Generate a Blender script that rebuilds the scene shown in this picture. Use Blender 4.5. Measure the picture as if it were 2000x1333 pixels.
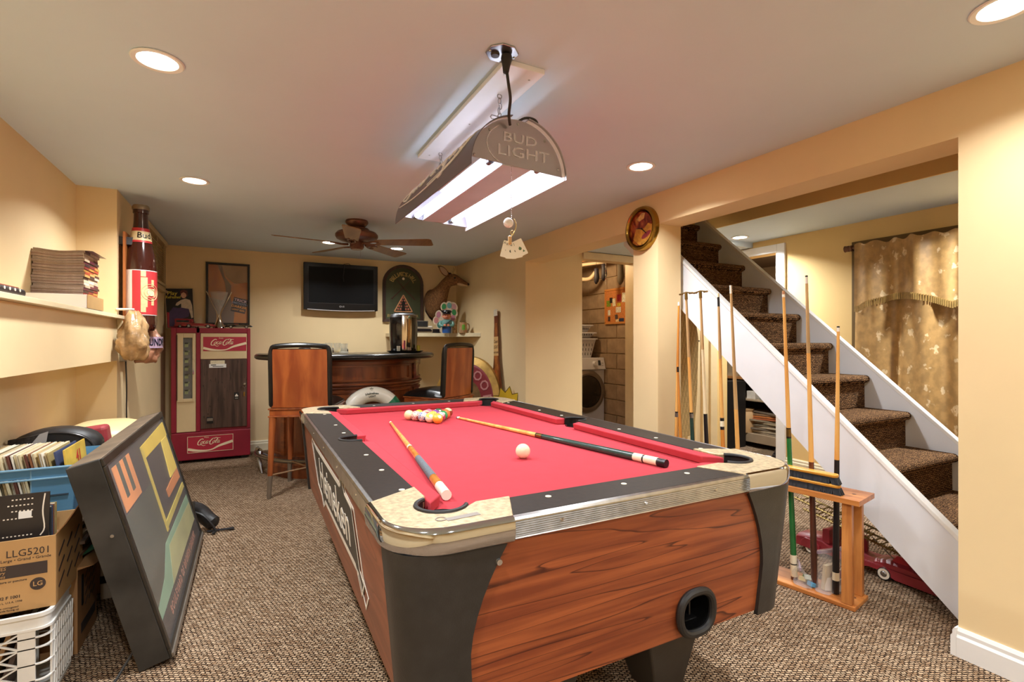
import bpy, math, random
from mathutils import Matrix, Vector
random.seed(7)
PI = math.pi
sc = bpy.context.scene
COL = sc.collection
for _o in list(bpy.data.objects): bpy.data.objects.remove(_o)

# ------------------------------------------------------------------ camera
CEIL = 2.22
cam_d = bpy.data.cameras.new('camera')
cam_d.sensor_width = 36.0
cam_d.lens = 36.0 * 985.0 / 2000.0
cam_d.clip_start = 0.05
cam = bpy.data.objects.new('camera', cam_d)
cam.location = (0, 0, 1.22)
cam.rotation_euler = (PI / 2, 0, -math.radians(27.465))
COL.objects.link(cam)
sc.camera = cam

# ------------------------------------------------------------------ world, exposure
w = bpy.data.worlds.new('world'); sc.world = w; w.use_nodes = True
w.node_tree.nodes['Background'].inputs[0].default_value = (0.9, 0.85, 0.8, 1)
w.node_tree.nodes['Background'].inputs[1].default_value = 0.3
sc.view_settings.view_transform = 'Standard'
sc.view_settings.look = 'None'
sc.view_settings.gamma = 1.0
sc.view_settings.use_curve_mapping = False
sc.view_settings.exposure = 0.55
DOWN_W = 14.0      # each recessed downlight, watts
TUBE_W = 4.5      # each fluorescent tube
WARM = (0.94, 0.975, 1.0)
COOL = (0.93, 0.95, 1.0)

# ------------------------------------------------------------------ materials
def lin(c):
    if isinstance(c, str):
        c = c.lstrip('#'); c = [int(c[i:i + 2], 16) / 255 for i in (0, 2, 4)]
    return tuple((v / 12.92 if v <= 0.04045 else ((v + 0.055) / 1.055) ** 2.4) for v in c)
_M = {}
def nmat(name):
    m = bpy.data.materials.new(name); m.use_nodes = True
    nt = m.node_tree
    return m, nt, nt.nodes, nt.links, nt.nodes['Principled BSDF']
def mat(name, col, rough=0.5, metal=0.0, var=0.06, scale=8.0, bump=0.0, bscale=60.0, coat=0.0, spec=None, alpha=1.0, trans=0.0):
    """plain procedural material: base colour with a little noise variation and optional fine bump"""
    if name in _M: return _M[name]
    m, nt, N, L, b = nmat(name)
    c = lin(col)
    b.inputs['Roughness'].default_value = rough
    b.inputs['Metallic'].default_value = metal
    if coat: b.inputs['Coat Weight'].default_value = coat
    if spec is not None: b.inputs['Specular IOR Level'].default_value = spec
    if trans: b.inputs['Transmission Weight'].default_value = trans
    if alpha < 1: b.inputs['Alpha'].default_value = alpha
    tc = N.new('ShaderNodeTexCoord')
    if var > 0:
        n = N.new('ShaderNodeTexNoise'); n.inputs['Scale'].default_value = scale; n.inputs['Detail'].default_value = 4
        r = N.new('ShaderNodeValToRGB')
        r.color_ramp.elements[0].position = 0.3; r.color_ramp.elements[1].position = 0.7
        r.color_ramp.elements[0].color = tuple(v * (1 - var) for v in c) + (1,)
        r.color_ramp.elements[1].color = tuple(min(1, v * (1 + var)) for v in c) + (1,)
        L.new(tc.outputs['Object'], n.inputs['Vector']); L.new(n.outputs['Fac'], r.inputs[0]); L.new(r.outputs[0], b.inputs['Base Color'])
    else:
        b.inputs['Base Color'].default_value = c + (1,)
    if bump > 0:
        n2 = N.new('ShaderNodeTexNoise'); n2.inputs['Scale'].default_value = bscale; n2.inputs['Detail'].default_value = 3
        bp = N.new('ShaderNodeBump'); bp.inputs['Strength'].default_value = bump; bp.inputs['Distance'].default_value = 0.004
        L.new(tc.outputs['Object'], n2.inputs['Vector']); L.new(n2.outputs['Fac'], bp.inputs['Height']); L.new(bp.outputs[0], b.inputs['Normal'])
    _M[name] = m
    return m
def emit(name, col, strength, base='#ffffff'):
    if name in _M: return _M[name]
    m, nt, N, L, b = nmat(name)
    b.inputs['Base Color'].default_value = lin(base) + (1,)
    b.inputs['Emission Color'].default_value = lin(col) + (1,)
    b.inputs['Emission Strength'].default_value = strength
    _M[name] = m
    return m
def wood(name, c1, c2, stretch=(12, 1.2, 12), rough=0.4, lines=None, coat=0.0, dist=3.0, ls=1.0):
    """c1 dark .. c2 light streaks, long along the axis with the small stretch value; lines = colour of thin dark veins"""
    if name in _M: return _M[name]
    m, nt, N, L, b = nmat(name)
    tc = N.new('ShaderNodeTexCoord'); mp = N.new('ShaderNodeMapping'); mp.inputs['Scale'].default_value = stretch
    L.new(tc.outputs['Object'], mp.inputs['Vector'])
    n = N.new('ShaderNodeTexNoise'); n.inputs['Scale'].default_value = 1.6; n.inputs['Detail'].default_value = 7; n.inputs['Distortion'].default_value = 0.4
    L.new(mp.outputs[0], n.inputs['Vector'])
    r = N.new('ShaderNodeValToRGB'); r.color_ramp.elements[0].position = 0.36; r.color_ramp.elements[1].position = 0.66
    r.color_ramp.elements[0].color = lin(c1) + (1,); r.color_ramp.elements[1].color = lin(c2) + (1,)
    L.new(n.outputs['Fac'], r.inputs[0])
    out = r.outputs[0]
    if lines:
        n3 = N.new('ShaderNodeTexNoise'); n3.inputs['Scale'].default_value = 0.32 * ls; n3.inputs['Detail'].default_value = 2.5; n3.inputs['Distortion'].default_value = 0.3
        L.new(mp.outputs[0], n3.inputs['Vector'])
        mu = N.new('ShaderNodeMath'); mu.operation = 'MULTIPLY'; mu.inputs[1].default_value = 13
        fr = N.new('ShaderNodeMath'); fr.operation = 'FRACT'
        L.new(n3.outputs['Fac'], mu.inputs[0]); L.new(mu.outputs[0], fr.inputs[0])
        r2 = N.new('ShaderNodeValToRGB'); e = r2.color_ramp.elements
        e[0].position = 0.0; e[0].color = (0, 0, 0, 1); e[1].position = 0.90; e[1].color = (0.15, 0.15, 0.15, 1)
        x = e.new(0.975); x.color = (1, 1, 1, 1); x2 = e.new(1.0); x2.color = (0, 0, 0, 1)
        L.new(fr.outputs[0], r2.inputs[0])
        mx = N.new('ShaderNodeMix'); mx.data_type = 'RGBA'
        L.new(r2.outputs[0], mx.inputs[0]); L.new(out, mx.inputs[6]); mx.inputs[7].default_value = lin(lines) + (1,)
        out = mx.outputs[2]
    L.new(out, b.inputs['Base Color'])
    b.inputs['Roughness'].default_value = rough
    if coat: b.inputs['Coat Weight'].default_value = coat; b.inputs['Coat Roughness'].default_value = 0.15
    _M[name] = m
    return m
def carpet(name, light, mid, dark, cell=0.011, yz=False):
    """woven loop carpet: offset little loops, light and mid brown with dark gaps, on real relief by bump"""
    if name in _M: return _M[name]
    m, nt, N, L, b = nmat(name)
    tc = N.new('ShaderNodeTexCoord'); mp = N.new('ShaderNodeMapping')
    mp.inputs['Rotation'].default_value = (0, 0, math.radians(0 if yz else 28))
    L.new(tc.outputs['Object'], mp.inputs['Vector'])
    vec = mp.outputs[0]
    if yz:   # on steps: run the weave along x and along the unrolled y - z direction
        sp = N.new('ShaderNodeSeparateXYZ'); L.new(vec, sp.inputs[0])
        sb = N.new('ShaderNodeMath'); sb.operation = 'ADD'; L.new(sp.outputs[1], sb.inputs[0]); L.new(sp.outputs[2], sb.inputs[1])
        cb = N.new('ShaderNodeCombineXYZ'); L.new(sp.outputs[0], cb.inputs[0]); L.new(sb.outputs[0], cb.inputs[1]); vec = cb.outputs[0]
    # slight wobble
    nz = N.new('ShaderNodeTexNoise'); nz.inputs['Scale'].default_value = 70; L.new(vec, nz.inputs['Vector'])
    vs = N.new('ShaderNodeVectorMath'); vs.operation = 'SCALE'; vs.inputs['Scale'].default_value = cell * 0.8; L.new(nz.outputs['Color'], vs.inputs[0])
    va = N.new('ShaderNodeVectorMath'); va.operation = 'ADD'; L.new(vec, va.inputs[0]); L.new(vs.outputs[0], va.inputs[1])
    br = N.new('ShaderNodeTexBrick')
    br.offset = 0.5; br.squash = 1.0
    br.inputs['Scale'].default_value = 1.0
    br.inputs['Brick Width'].default_value = cell * 1.15; br.inputs['Row Height'].default_value = cell * 0.62
    br.inputs['Mortar Size'].default_value = cell * 0.17; br.inputs['Mortar Smooth'].default_value = 0.7
    br.inputs['Bias'].default_value = -0.1
    br.inputs['Color1'].default_value = lin(light) + (1,); br.inputs['Color2'].default_value = lin(mid) + (1,)
    br.inputs['Mortar'].default_value = lin(dark) + (1,)
    L.new(va.outputs[0], br.inputs['Vector'])
    # large soft variation of tone
    n2 = N.new('ShaderNodeTexNoise'); n2.inputs['Scale'].default_value = 1.6; n2.inputs['Detail'].default_value = 3; L.new(vec, n2.inputs['Vector'])
    r = N.new('ShaderNodeValToRGB'); r.color_ramp.elements[0].position = 0.35; r.color_ramp.elements[1].position = 0.7
    r.color_ramp.elements[0].color = (0.86, 0.85, 0.83, 1); r.color_ramp.elements[1].color = (1, 1, 1, 1)
    L.new(n2.outputs['Fac'], r.inputs[0])
    mx = N.new('ShaderNodeMix'); mx.data_type = 'RGBA'; mx.blend_type = 'MULTIPLY'; mx.inputs[0].default_value = 1
    L.new(br.outputs['Color'], mx.inputs[6]); L.new(r.outputs[0], mx.inputs[7]); L.new(mx.outputs[2], b.inputs['Base Color'])
    bp = N.new('ShaderNodeBump'); bp.inputs['Strength'].default_value = 0.8; bp.inputs['Distance'].default_value = 0.004
    iv = N.new('ShaderNodeMath'); iv.operation = 'SUBTRACT'; iv.inputs[0].default_value = 1; L.new(br.outputs['Fac'], iv.inputs[1])
    L.new(iv.outputs[0], bp.inputs['Height']); L.new(bp.outputs[0], b.inputs['Normal'])
    b.inputs['Roughness'].default_value = 0.95; b.inputs['Specular IOR Level'].default_value = 0.1
    _M[name] = m
    return m
def clear(name, col='#ffffff', rough=0.08, alpha=0.25):
    """thin clear plastic or glass: a tinted see-through film with highlights"""
    if name in _M: return _M[name]
    m, nt, N, L, b = nmat(name)
    b.inputs['Base Color'].default_value = lin(col) + (1,)
    b.inputs['Roughness'].default_value = rough; b.inputs['Alpha'].default_value = alpha
    b.inputs['Specular IOR Level'].default_value = 0.9
    _M[name] = m
    return m
def swirl(name, c1, c2, c3, scale=14.0):
    """marbled ball / painted picture: three colours in bands of noise"""
    if name in _M: return _M[name]
    m, nt, N, L, b = nmat(name)
    tc = N.new('ShaderNodeTexCoord'); n = N.new('ShaderNodeTexNoise'); n.inputs['Scale'].default_value = scale; n.inputs['Distortion'].default_value = 1.5
    L.new(tc.outputs['Object'], n.inputs['Vector'])
    r = N.new('ShaderNodeValToRGB'); e = r.color_ramp.elements
    e[0].position = 0.35; e[0].color = lin(c1) + (1,); e[1].position = 0.65; e[1].color = lin(c3) + (1,)
    k = e.new(0.5); k.color = lin(c2) + (1,)
    L.new(n.outputs['Fac'], r.inputs[0]); L.new(r.outputs[0], b.inputs['Base Color'])
    b.inputs['Roughness'].default_value = 0.25
    _M[name] = m
    return m

# ------------------------------------------------------------------ geometry
class MB:
    def __init__(s, M=None):
        s.v = []; s.f = []; s.M = M or Matrix.Identity(4)
    def add(s, vs, fs, M=None):
        k = len(s.v); T = s.M @ M if M is not None else s.M
        s.v += [tuple(T @ Vector(p)) for p in vs]
        s.f += [tuple(i + k for i in f) for f in fs]
        return s
    def hexa(s, b, t, M=None):
        return s.add(list(b) + list(t), [(3, 2, 1, 0), (4, 5, 6, 7), (0, 1, 5, 4), (1, 2, 6, 5), (2, 3, 7, 6), (3, 0, 4, 7)], M)
    def box(s, x0, x1, y0, y1, z0, z1, M=None):
        return s.hexa([(x0, y0, z0), (x1, y0, z0), (x1, y1, z0), (x0, y1, z0)], [(x0, y0, z1), (x1, y0, z1), (x1, y1, z1), (x0, y1, z1)], M)
    def prism(s, poly, d0, d1, plane='XY', M=None):
        """poly: 2-D outline, extruded from d0 to d1 along the third axis"""
        def P(p, d):
            if plane == 'XY': return (p[0], p[1], d)
            if plane == 'XZ': return (p[0], d, p[1])
            return (d, p[0], p[1])
        n = len(poly)
        vs = [P(p, d0) for p in poly] + [P(p, d1) for p in poly]
        fs = [tuple(range(n - 1, -1, -1)), tuple(range(n, 2 * n))] + [(i, (i + 1) % n, n + (i + 1) % n, n + i) for i in range(n)]
        return s.add(vs, fs, M)
    def loft(s, rings, closed=True, caps=True, M=None):
        n = len(rings[0]); vs = [p for r in rings for p in r]; fs = []
        for k in range(len(rings) - 1):
            for i in range(n if closed else n - 1):
                j = (i + 1) % n
                fs.append((k * n + i, k * n + j, (k + 1) * n + j, (k + 1) * n + i))
        if caps and closed:
            fs.append(tuple(range(n - 1, -1, -1))); fs.append(tuple((len(rings) - 1) * n + i for i in range(n)))
        return s.add(vs, fs, M)
    def tube(s, pts, r, n=8, caps=True, M=None):
        pts = [Vector(p) for p in pts]
        if not isinstance(r, (list, tuple)): r = [r] * len(pts)
        rings = []; up = None
        for i, p in enumerate(pts):
            d = (pts[min(i + 1, len(pts) - 1)] - pts[max(i - 1, 0)])
            if d.length < 1e-9: d = Vector((0, 0, 1))
            d.normalize()
            if up is None:
                a = Vector((0, 0, 1)) if abs(d.z) < 0.9 else Vector((1, 0, 0))
            else: a = up
            x = a - d * a.dot(d)
            if x.length < 1e-6: x = Vector((0, 1, 0)) - d * d.y
            x.normalize(); up = x; y = d.cross(x)
            rings.append([tuple(p + x * (r[i] * math.cos(t)) + y * (r[i] * math.sin(t))) for t in [2 * PI * k / n for k in range(n)]])
        return s.loft(rings, True, caps, M)
    def cyl(s, p0, p1, r0, r1=None, n=16, M=None):
        return s.tube([p0, p1], [r0, r0 if r1 is None else r1], n, True, M)
    def lathe(s, prof, c=(0, 0, 0), n=24, M=None, sx=1.0, sy=1.0, a0=0.0, a1=2 * PI):
        full = abs(a1 - a0 - 2 * PI) < 1e-6; k = n if full else n + 1
        rings = [[(c[0] + sx * r * math.cos(a0 + (a1 - a0) * i / n), c[1] + sy * r * math.sin(a0 + (a1 - a0) * i / n), c[2] + z) for i in range(k)] for r, z in prof]
        s.loft(rings, full, False, M)
        if full:
            b = len(s.v) - n * len(rings)
            if abs(prof[0][0]) < 0.003: s.f.append(tuple(b + i for i in range(n - 1, -1, -1)))
            if abs(prof[-1][0]) < 0.003: s.f.append(tuple(b + (len(rings) - 1) * n + i for i in range(n)))
        return s
    def ball(s, c, r, n=16, M=None, sc=(1, 1, 1)):
        m = n // 2
        prof = [(max(1e-4, math.sin(PI * i / m)), -math.cos(PI * i / m)) for i in range(m + 1)]
        rings = [[(c[0] + r * sc[0] * a * math.cos(2 * PI * i / n), c[1] + r * sc[1] * a * math.sin(2 * PI * i / n), c[2] + r * sc[2] * z) for i in range(n)] for a, z in prof]
        return s.loft(rings, True, True, M)
    def torus(s, c, R, r, n=32, m=10, M=None, a0=0, a1=2 * PI):
        full = abs(a1 - a0 - 2 * PI) < 1e-6; k = n if full else n + 1
        rings = []
        for i in range(k):
            a = a0 + (a1 - a0) * i / n
            rings.append([(c[0] + (R + r * math.cos(2 * PI * j / m)) * math.cos(a), c[1] + (R + r * math.cos(2 * PI * j / m)) * math.sin(a), c[2] + r * math.sin(2 * PI * j / m)) for j in range(m)])
        if full: rings.append(rings[0])
        return s.loft(rings, True, not full, M)
    def ribbon(s, pts, wd, th=0.0006, M=None):
        """flat pen stroke in the xy plane; wd = half widths"""
        n = len(pts)
        if not isinstance(wd, (list, tuple)): wd = [wd] * n
        A = []; B = []
        for i in range(n):
            a = pts[max(i - 1, 0)]; b = pts[min(i + 1, n - 1)]
            dx, dy = b[0] - a[0], b[1] - a[1]; l = math.hypot(dx, dy) or 1
            nx, ny = -dy / l, dx / l
            A.append((pts[i][0] + nx * wd[i], pts[i][1] + ny * wd[i])); B.append((pts[i][0] - nx * wd[i], pts[i][1] - ny * wd[i]))
        rings = [[(A[i][0], A[i][1], 0), (B[i][0], B[i][1], 0), (B[i][0], B[i][1], th), (A[i][0], A[i][1], th)] for i in range(n)]
        return s.loft(rings, True, True, M)
    def grid(s, fn, nu, nv, M=None):
        vs = [fn(i / nu, j / nv) for j in range(nv + 1) for i in range(nu + 1)]
        fs = [(j * (nu + 1) + i, j * (nu + 1) + i + 1, (j + 1) * (nu + 1) + i + 1, (j + 1) * (nu + 1) + i) for j in range(nv) for i in range(nu)]
        return s.add(vs, fs, M)
    def text(s, t, size, M, th=0.0008, align='CENTER', sx=1.0, shear=0.0, bold=0.0, valign='CENTER', space=1.0):
        v, f = text_geo(t, align, shear, bold, valign, space)
        return s.add([(p[0] * size * sx, p[1] * size, p[2] * th) for p in v], f, M)
_TX = {}
def text_geo(t, align, shear, bold, valign='CENTER', space=1.0):
    k = (t, align, shear, bold, valign, space)
    if k in _TX: return _TX[k]
    cu = bpy.data.curves.new('tmp', 'FONT'); cu.body = t; cu.size = 1.0; cu.extrude = 0.5; cu.resolution_u = 2
    cu.align_x = align; cu.align_y = valign; cu.shear = shear; cu.offset = bold; cu.space_character = space
    ob = bpy.data.objects.new('tmp', cu); COL.objects.link(ob)
    dg = bpy.context.evaluated_depsgraph_get(); dg.update()
    me = ob.evaluated_get(dg).to_mesh()
    v = [tuple(p.co) for p in me.vertices]; f = [tuple(p.vertices) for p in me.polygons]
    ob.evaluated_get(dg).to_mesh_clear()
    bpy.data.objects.remove(ob); bpy.data.curves.remove(cu)
    v = [(p[0], p[1], p[2] + 0.5) for p in v]
    _TX[k] = (v, f); return v, f
def FR(o, right, up=(0, 0, 1)):
    """frame: origin o, local x = right, local y = up, local z = towards the viewer"""
    r = Vector(right).normalized(); n = r.cross(Vector(up)).normalized(); u = n.cross(r).normalized()
    return Matrix(((r.x, u.x, n.x, o[0]), (r.y, u.y, n.y, o[1]), (r.z, u.z, n.z, o[2]), (0, 0, 0, 1)))
def TR(x, y, z, rz=0.0, rx=0.0, ry=0.0):
    return Matrix.Translation((x, y, z)) @ Matrix.Rotation(rz, 4, 'Z') @ Matrix.Rotation(ry, 4, 'Y') @ Matrix.Rotation(rx, 4, 'X')

# ------------------------------------------------------------------ scene objects
FRM = {}
def tag(o, label=None, cat=None, group=None, kind=None):
    if label: o['label'] = label
    if cat: o['category'] = cat
    if group: o['group'] = group
    if kind: o['kind'] = kind
    return o
def obj(name, mb, m, parent=None, smooth=False, bev=0.0, seg=2, W=False, label=None, kind=None, angle=35):
    me = bpy.data.meshes.new(name)
    if W and parent is not None:
        I = FRM[parent.name].inverted(); vs = [tuple(I @ Vector(p)) for p in mb.v]
    else: vs = mb.v
    me.from_pydata(vs, [], mb.f); me.validate(); 
    me.materials.append(m)
    if smooth: me.shade_smooth() if hasattr(me, 'shade_smooth') else None
    o = bpy.data.objects.new(name, me); COL.objects.link(o)
    if smooth:
        try: me.set_sharp_from_angle(angle=math.radians(angle))
        except Exception: pass
    if bev > 0:
        b = o.modifiers.new('bevel', 'BEVEL'); b.width = bev; b.segments = seg; b.limit_method = 'ANGLE'; b.angle_limit = math.radians(40)
    if parent is not None:
        o.parent = parent; FRM[o.name] = FRM[parent.name]
    else: FRM[o.name] = Matrix.Identity(4)
    tag(o, label=label, kind=kind)
    return o
def thing(name, label, cat, loc=(0, 0, 0), rz=0.0, group=None):
    o = bpy.data.objects.new(name, None); o.empty_display_size = 0.05; COL.objects.link(o)
    o.location = loc; o.rotation_euler = (0, 0, rz)
    FRM[o.name] = Matrix.Translation(loc) @ Matrix.Rotation(rz, 4, 'Z')
    return tag(o, label, cat, group)
def struct(name, mb, m, label=None, bev=0.0, smooth=False):
    o = obj(name, mb, m, None, smooth=smooth, bev=bev); o['kind'] = 'structure'
    if label: o['label'] = label
    return o
def solo(name, mb, m, label, cat, group=None, smooth=False, bev=0.0, kind=None, loc=None, angle=35, seg=2):
    """a thing that is one mesh; world coordinates, origin moved to loc"""
    if loc is not None:
        mb.v = [(p[0] - loc[0], p[1] - loc[1], p[2] - loc[2]) for p in mb.v]
    o = obj(name, mb, m, None, smooth=smooth, bev=bev, angle=angle, seg=seg)
    if loc is not None: o.location = loc
    return tag(o, label, cat, group, kind)
def dup(root, loc, rz=0.0, label=None, group=None):
    r = root.copy(); COL.objects.link(r); r.location = loc; r.rotation_euler = (0, 0, rz)
    if label: r['label'] = label
    if group: r['group'] = group
    for ch in list(root.children):
        c = ch.copy(); COL.objects.link(c); c.parent = r
        for g in list(ch.children):
            d = g.copy(); COL.objects.link(d); d.parent = c
    return r
def spl(pts, k=6, closed=False):
    """Catmull-Rom through points (2-D or 3-D)"""
    P = [tuple(p) for p in pts]; n = len(P); out = []
    rng = n if closed else n - 1
    for i in range(rng):
        p0 = P[(i - 1) % n] if closed or i > 0 else P[0]; p1 = P[i]; p2 = P[(i + 1) % n]; p3 = P[(i + 2) % n] if closed or i + 2 < n else P[n - 1]
        for j in range(k):
            t = j / k
            out.append(tuple(0.5 * (2 * b + (c - a) * t + (2 * a - 5 * b + 4 * c - d) * t * t + (3 * b - a - 3 * c + d) * t ** 3) for a, b, c, d in zip(p0, p1, p2, p3)))
    if not closed: out.append(P[-1])
    return out
def arc(cx, cy, r, a0, a1, n=10, ry=None):
    ry = r if ry is None else ry
    return [(cx + r * math.cos(math.radians(a0 + (a1 - a0) * i / n)), cy + ry * math.sin(math.radians(a0 + (a1 - a0) * i / n))) for i in range(n + 1)]
def rrect(x0, x1, y0, y1, r, n=5):
    return arc(x1 - r, y0 + r, r, -90, 0, n) + arc(x1 - r, y1 - r, r, 0, 90, n) + arc(x0 + r, y1 - r, r, 90, 180, n) + arc(x0 + r, y0 + r, r, 180, 270, n)

# ================================================================== SETTING
XL, XR, YB = -0.777, 2.44, 6.30        # wall planes: left, right, back
XN = -0.988                             # back of the left niche
WALL = mat('wall_paint', '#ead0a0', 0.7, var=0.025, scale=3, bump=0.05, bscale=90)
WALLD = mat('wall_paint_far', '#e8c684', 0.7, var=0.025, scale=3)
CEILM = mat('ceiling_paint', '#d0deea', 0.8, var=0.02, scale=2.5, bump=0.06, bscale=50)
WHITE = mat('white_trim_paint', '#eceae6', 0.35, var=0.02)
CARP = carpet('woven_loop_carpet', '#d2b596', '#9a7a5c', '#281c15', 0.0175)
CARPS = carpet('stair_carpet', '#b88b60', '#7d5c42', '#21170f', 0.016, yz=True)

struct('floor', MB().box(-1.2, 6.2, -2.2, 8.0, -0.1, 0.0), CARP, 'brown and tan woven loop carpet')
cm = MB()
cm.box(-1.3, 2.65, -2.2, 6.42, CEIL, CEIL + 0.1)
cm.box(3.68, 6.2, -2.2, 4.42, CEIL, CEIL + 0.1)
struct('ceiling', cm, CEILM, 'smooth pale grey painted ceiling')
# left wall with an upper and a lower niche
lw = MB()
lw.box(XN - 0.1, XN, -2.2, 4.15, 0, CEIL)
lw.box(XN - 0.1, XL, 4.15, YB + 0.1, 0, CEIL)
struct('wall_left', lw, WALL, 'pale yellow left wall stepping out towards the room past the niche')
struct('trim_1', MB().box(XN, XL, -2.2, 4.15, 1.09, 1.364), WALL, 'boxed-in pale yellow ledge face between the two niches')
struct('wall_back', MB().box(-1.3, 2.65, YB, YB + 0.1, 0, CEIL), WALL, 'pale tan back wall behind the bar')
struct('wall_rear', MB().box(-1.3, 6.2, -2.3, -2.2, 0, CEIL + 0.1), WALL)
rw = MB()
rw.box(XR, 2.65, 4.4, YB + 0.1, 0, CEIL)                    # solid part at the back
rw.box(XR, 2.65, 0.938, 4.4, 2.012, CEIL)                     # beam
rw.box(XR, 2.65, 2.562, 2.807, 0, 2.012)                      # pillar
rw.box(XR, 2.65, -2.2, 0.938, 0, CEIL)                       # near part
rw.prism([(2.807, 1.84), (2.807, 2.012), (2.92, 2.012)], XR + 0.02, 2.64, 'YZ')
struct('wall_right', rw, WALL, 'pale yellow right wall with a wide beam, pillar and two openings')
# alcove with laundry doorway (plane y = 4.4)
aw = MB()
aw.box(2.65, 3.125, 4.4, 4.5, 0, CEIL); aw.box(3.125, 3.84, 4.4, 4.5, 2.16, CEIL); aw.box(3.84, 4.55, 4.4, 4.5, 0, CEIL)
struct('wall_laundry', aw, WALL, 'pale wall of the alcove around the laundry doorway')
struct('trim_2', MB().box(3.125, 3.84, 4.37, 4.51, 2.09, 2.16).box(3.80, 3.84, 4.37, 4.51, 0, 2.09), mat('casing_cream', '#e0caa0', 0.5), 'cream painted wooden door casing of the laundry doorway')
struct('ceiling_alcove', MB().box(2.65, 4.55, 3.43, 4.39, 2.17, 2.22), CEILM)
# stairwell shaft and far room
sw = MB()
sw.box(3.68, 3.78, -2.2, 4.4, CEIL + 0.1, 3.6); sw.box(3.668, 3.68, -2.2, 4.4, CEIL + 0.001, CEIL + 0.1)
sw.box(2.57, 2.65, -2.2, 4.4, CEIL + 0.1, 3.6)
sw.box(2.65, 3.68, 4.4, 4.5, CEIL, 3.6); sw.box(2.57, 3.78, -2.3, -2.2, CEIL + 0.1, 3.6)
struct('wall_stairwell', sw, WALLD, 'tan painted wall above the stairwell opening')
struct('ceiling_stairwell', MB().box(2.5, 3.8, -2.3, 4.5, 3.6, 3.7), CEILM)
FX = 4.55
fw = MB()
fw.box(FX, FX + 0.12, -2.2, 3.15, 0, CEIL); fw.box(FX, FX + 0.12, 3.15, 3.84, 2.08, CEIL); fw.box(FX, FX + 0.12, 3.84, 4.5, 0, CEIL)
struct('wall_far', fw, WALLD, 'warm yellow wall of the room beyond the stairs')
struct('trim_3', MB().box(FX - 0.025, FX, 3.07, 3.15, 0, 2.16).box(FX - 0.025, FX, 3.15, 3.93, 2.08, 2.16).box(FX - 0.012, FX, 3.15, 3.17, 0, 2.08), WHITE, 'white door casing on the yellow wall beyond the stairs', bev=0.004)
struct('trim_4', MB().box(FX - 0.025, FX + 0.0, 3.85, 3.93, 0, 2.08), WALLD)
# dark store room behind that doorway
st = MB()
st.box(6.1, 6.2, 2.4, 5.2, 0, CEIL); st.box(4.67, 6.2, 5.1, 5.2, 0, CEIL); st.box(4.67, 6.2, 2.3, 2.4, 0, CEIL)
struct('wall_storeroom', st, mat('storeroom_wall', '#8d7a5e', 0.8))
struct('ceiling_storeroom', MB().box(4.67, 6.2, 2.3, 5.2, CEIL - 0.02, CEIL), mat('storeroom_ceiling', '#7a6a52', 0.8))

# laundry room: block wall built block by block
LBX = 4.20
struct('wall_block', MB().box(LBX + 0.02, LBX + 0.1, 4.5, 7.5, 0, 2.5), mat('mortar', '#cdb48a', 0.9, var=0.1, bump=0.3), 'rough mortar behind the concrete blocks')
BLK = mat('concrete_block', '#a88f72', 0.95, var=0.16, scale=10, bump=0.6, bscale=120)
wb = bpy.data.objects['wall_block']
bmesh_cache = {}
for r in range(11):
    z0 = 0.062 + (r - 0) * 0.2
    off = 0.2 if r % 2 else 0.0
    y = 4.36 + off
    while y < 6.6:
        a = max(y, 4.51); b_ = y + 0.388
        key = round(b_ - a, 3)
        if b_ - a > 0.05:
            if key not in bmesh_cache:
                o = obj('block', MB().box(0, 0.04, 0, b_ - a, 0, 0.188), BLK, wb, bev=0.004, seg=1)
                bmesh_cache[key] = o.data
            else:
                o = bpy.data.objects.new('block', bmesh_cache[key]); COL.objects.link(o); o.parent = wb
                md = o.modifiers.new('bevel', 'BEVEL'); md.width = 0.004; md.segments = 1
            o.location = (LBX - random.uniform(0.0, 0.004), a, z0)
        y += 0.4
struct('wall_laundry_far', MB().box(2.65, 4.3, 7.0, 7.1, 0, 2.5).box(2.65, 2.75, 4.5, 7.0, 0, 2.5), mat('laundry_wall', '#a8906c', 0.9))
LWD = wood('joist_wood', '#6b4326', '#9a6a3e', (2, 12, 12), 0.8)
struct('ceiling_laundry', MB().box(2.65, 4.3, 4.5, 7.1, 2.48, 2.55), mat('subfloor_dark', '#5b3c24', 0.9))
cl = bpy.data.objects['ceiling_laundry']
for i in range(5):
    obj('joist', MB().box(2.75, 4.2, 4.65 + i * 0.42, 4.69 + i * 0.42, 2.30, 2.48), LWD, cl)

# baseboards
BB = [(0, 0), (0.018, 0), (0.018, 0.075), (0.012, 0.085), (0.012, 0.098), (0.006, 0.11), (0, 0.11)]
b1 = MB()
b1.prism([(XR - x, z) for x, z in BB], -2.2, 0.9375, 'XZ'); b1.prism([(0.938 + x, z) for x, z in BB], XR - 0.018, 2.65, 'YZ')
struct('baseboard_right', b1, WHITE, 'white moulded baseboard at the foot of the near wall')
struct('baseboard_back', MB().prism([(YB - x, z) for x, z in BB], XL, XR, 'YZ'), mat('baseboard_cream', '#ddd0b0', 0.5), 'cream baseboard along the back wall')
struct('baseboard_far', MB().prism([(FX - x, z) for x, z in BB], -2.2, 3.07, 'XZ'), mat('baseboard_cream', '#ddd0b0', 0.5))

sm_ = MB()
for i in range(62): sm_.box(-0.75 + i * 0.019, -0.739 + i * 0.019, 5.60 - i * 0.0016, 5.606 - i * 0.0016, 0.0, 0.0015)
o_ = obj('carpet_seam', sm_, mat('seam_dark', '#1d150e', 0.9), bpy.data.objects['floor'], kind='stuff')
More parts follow.
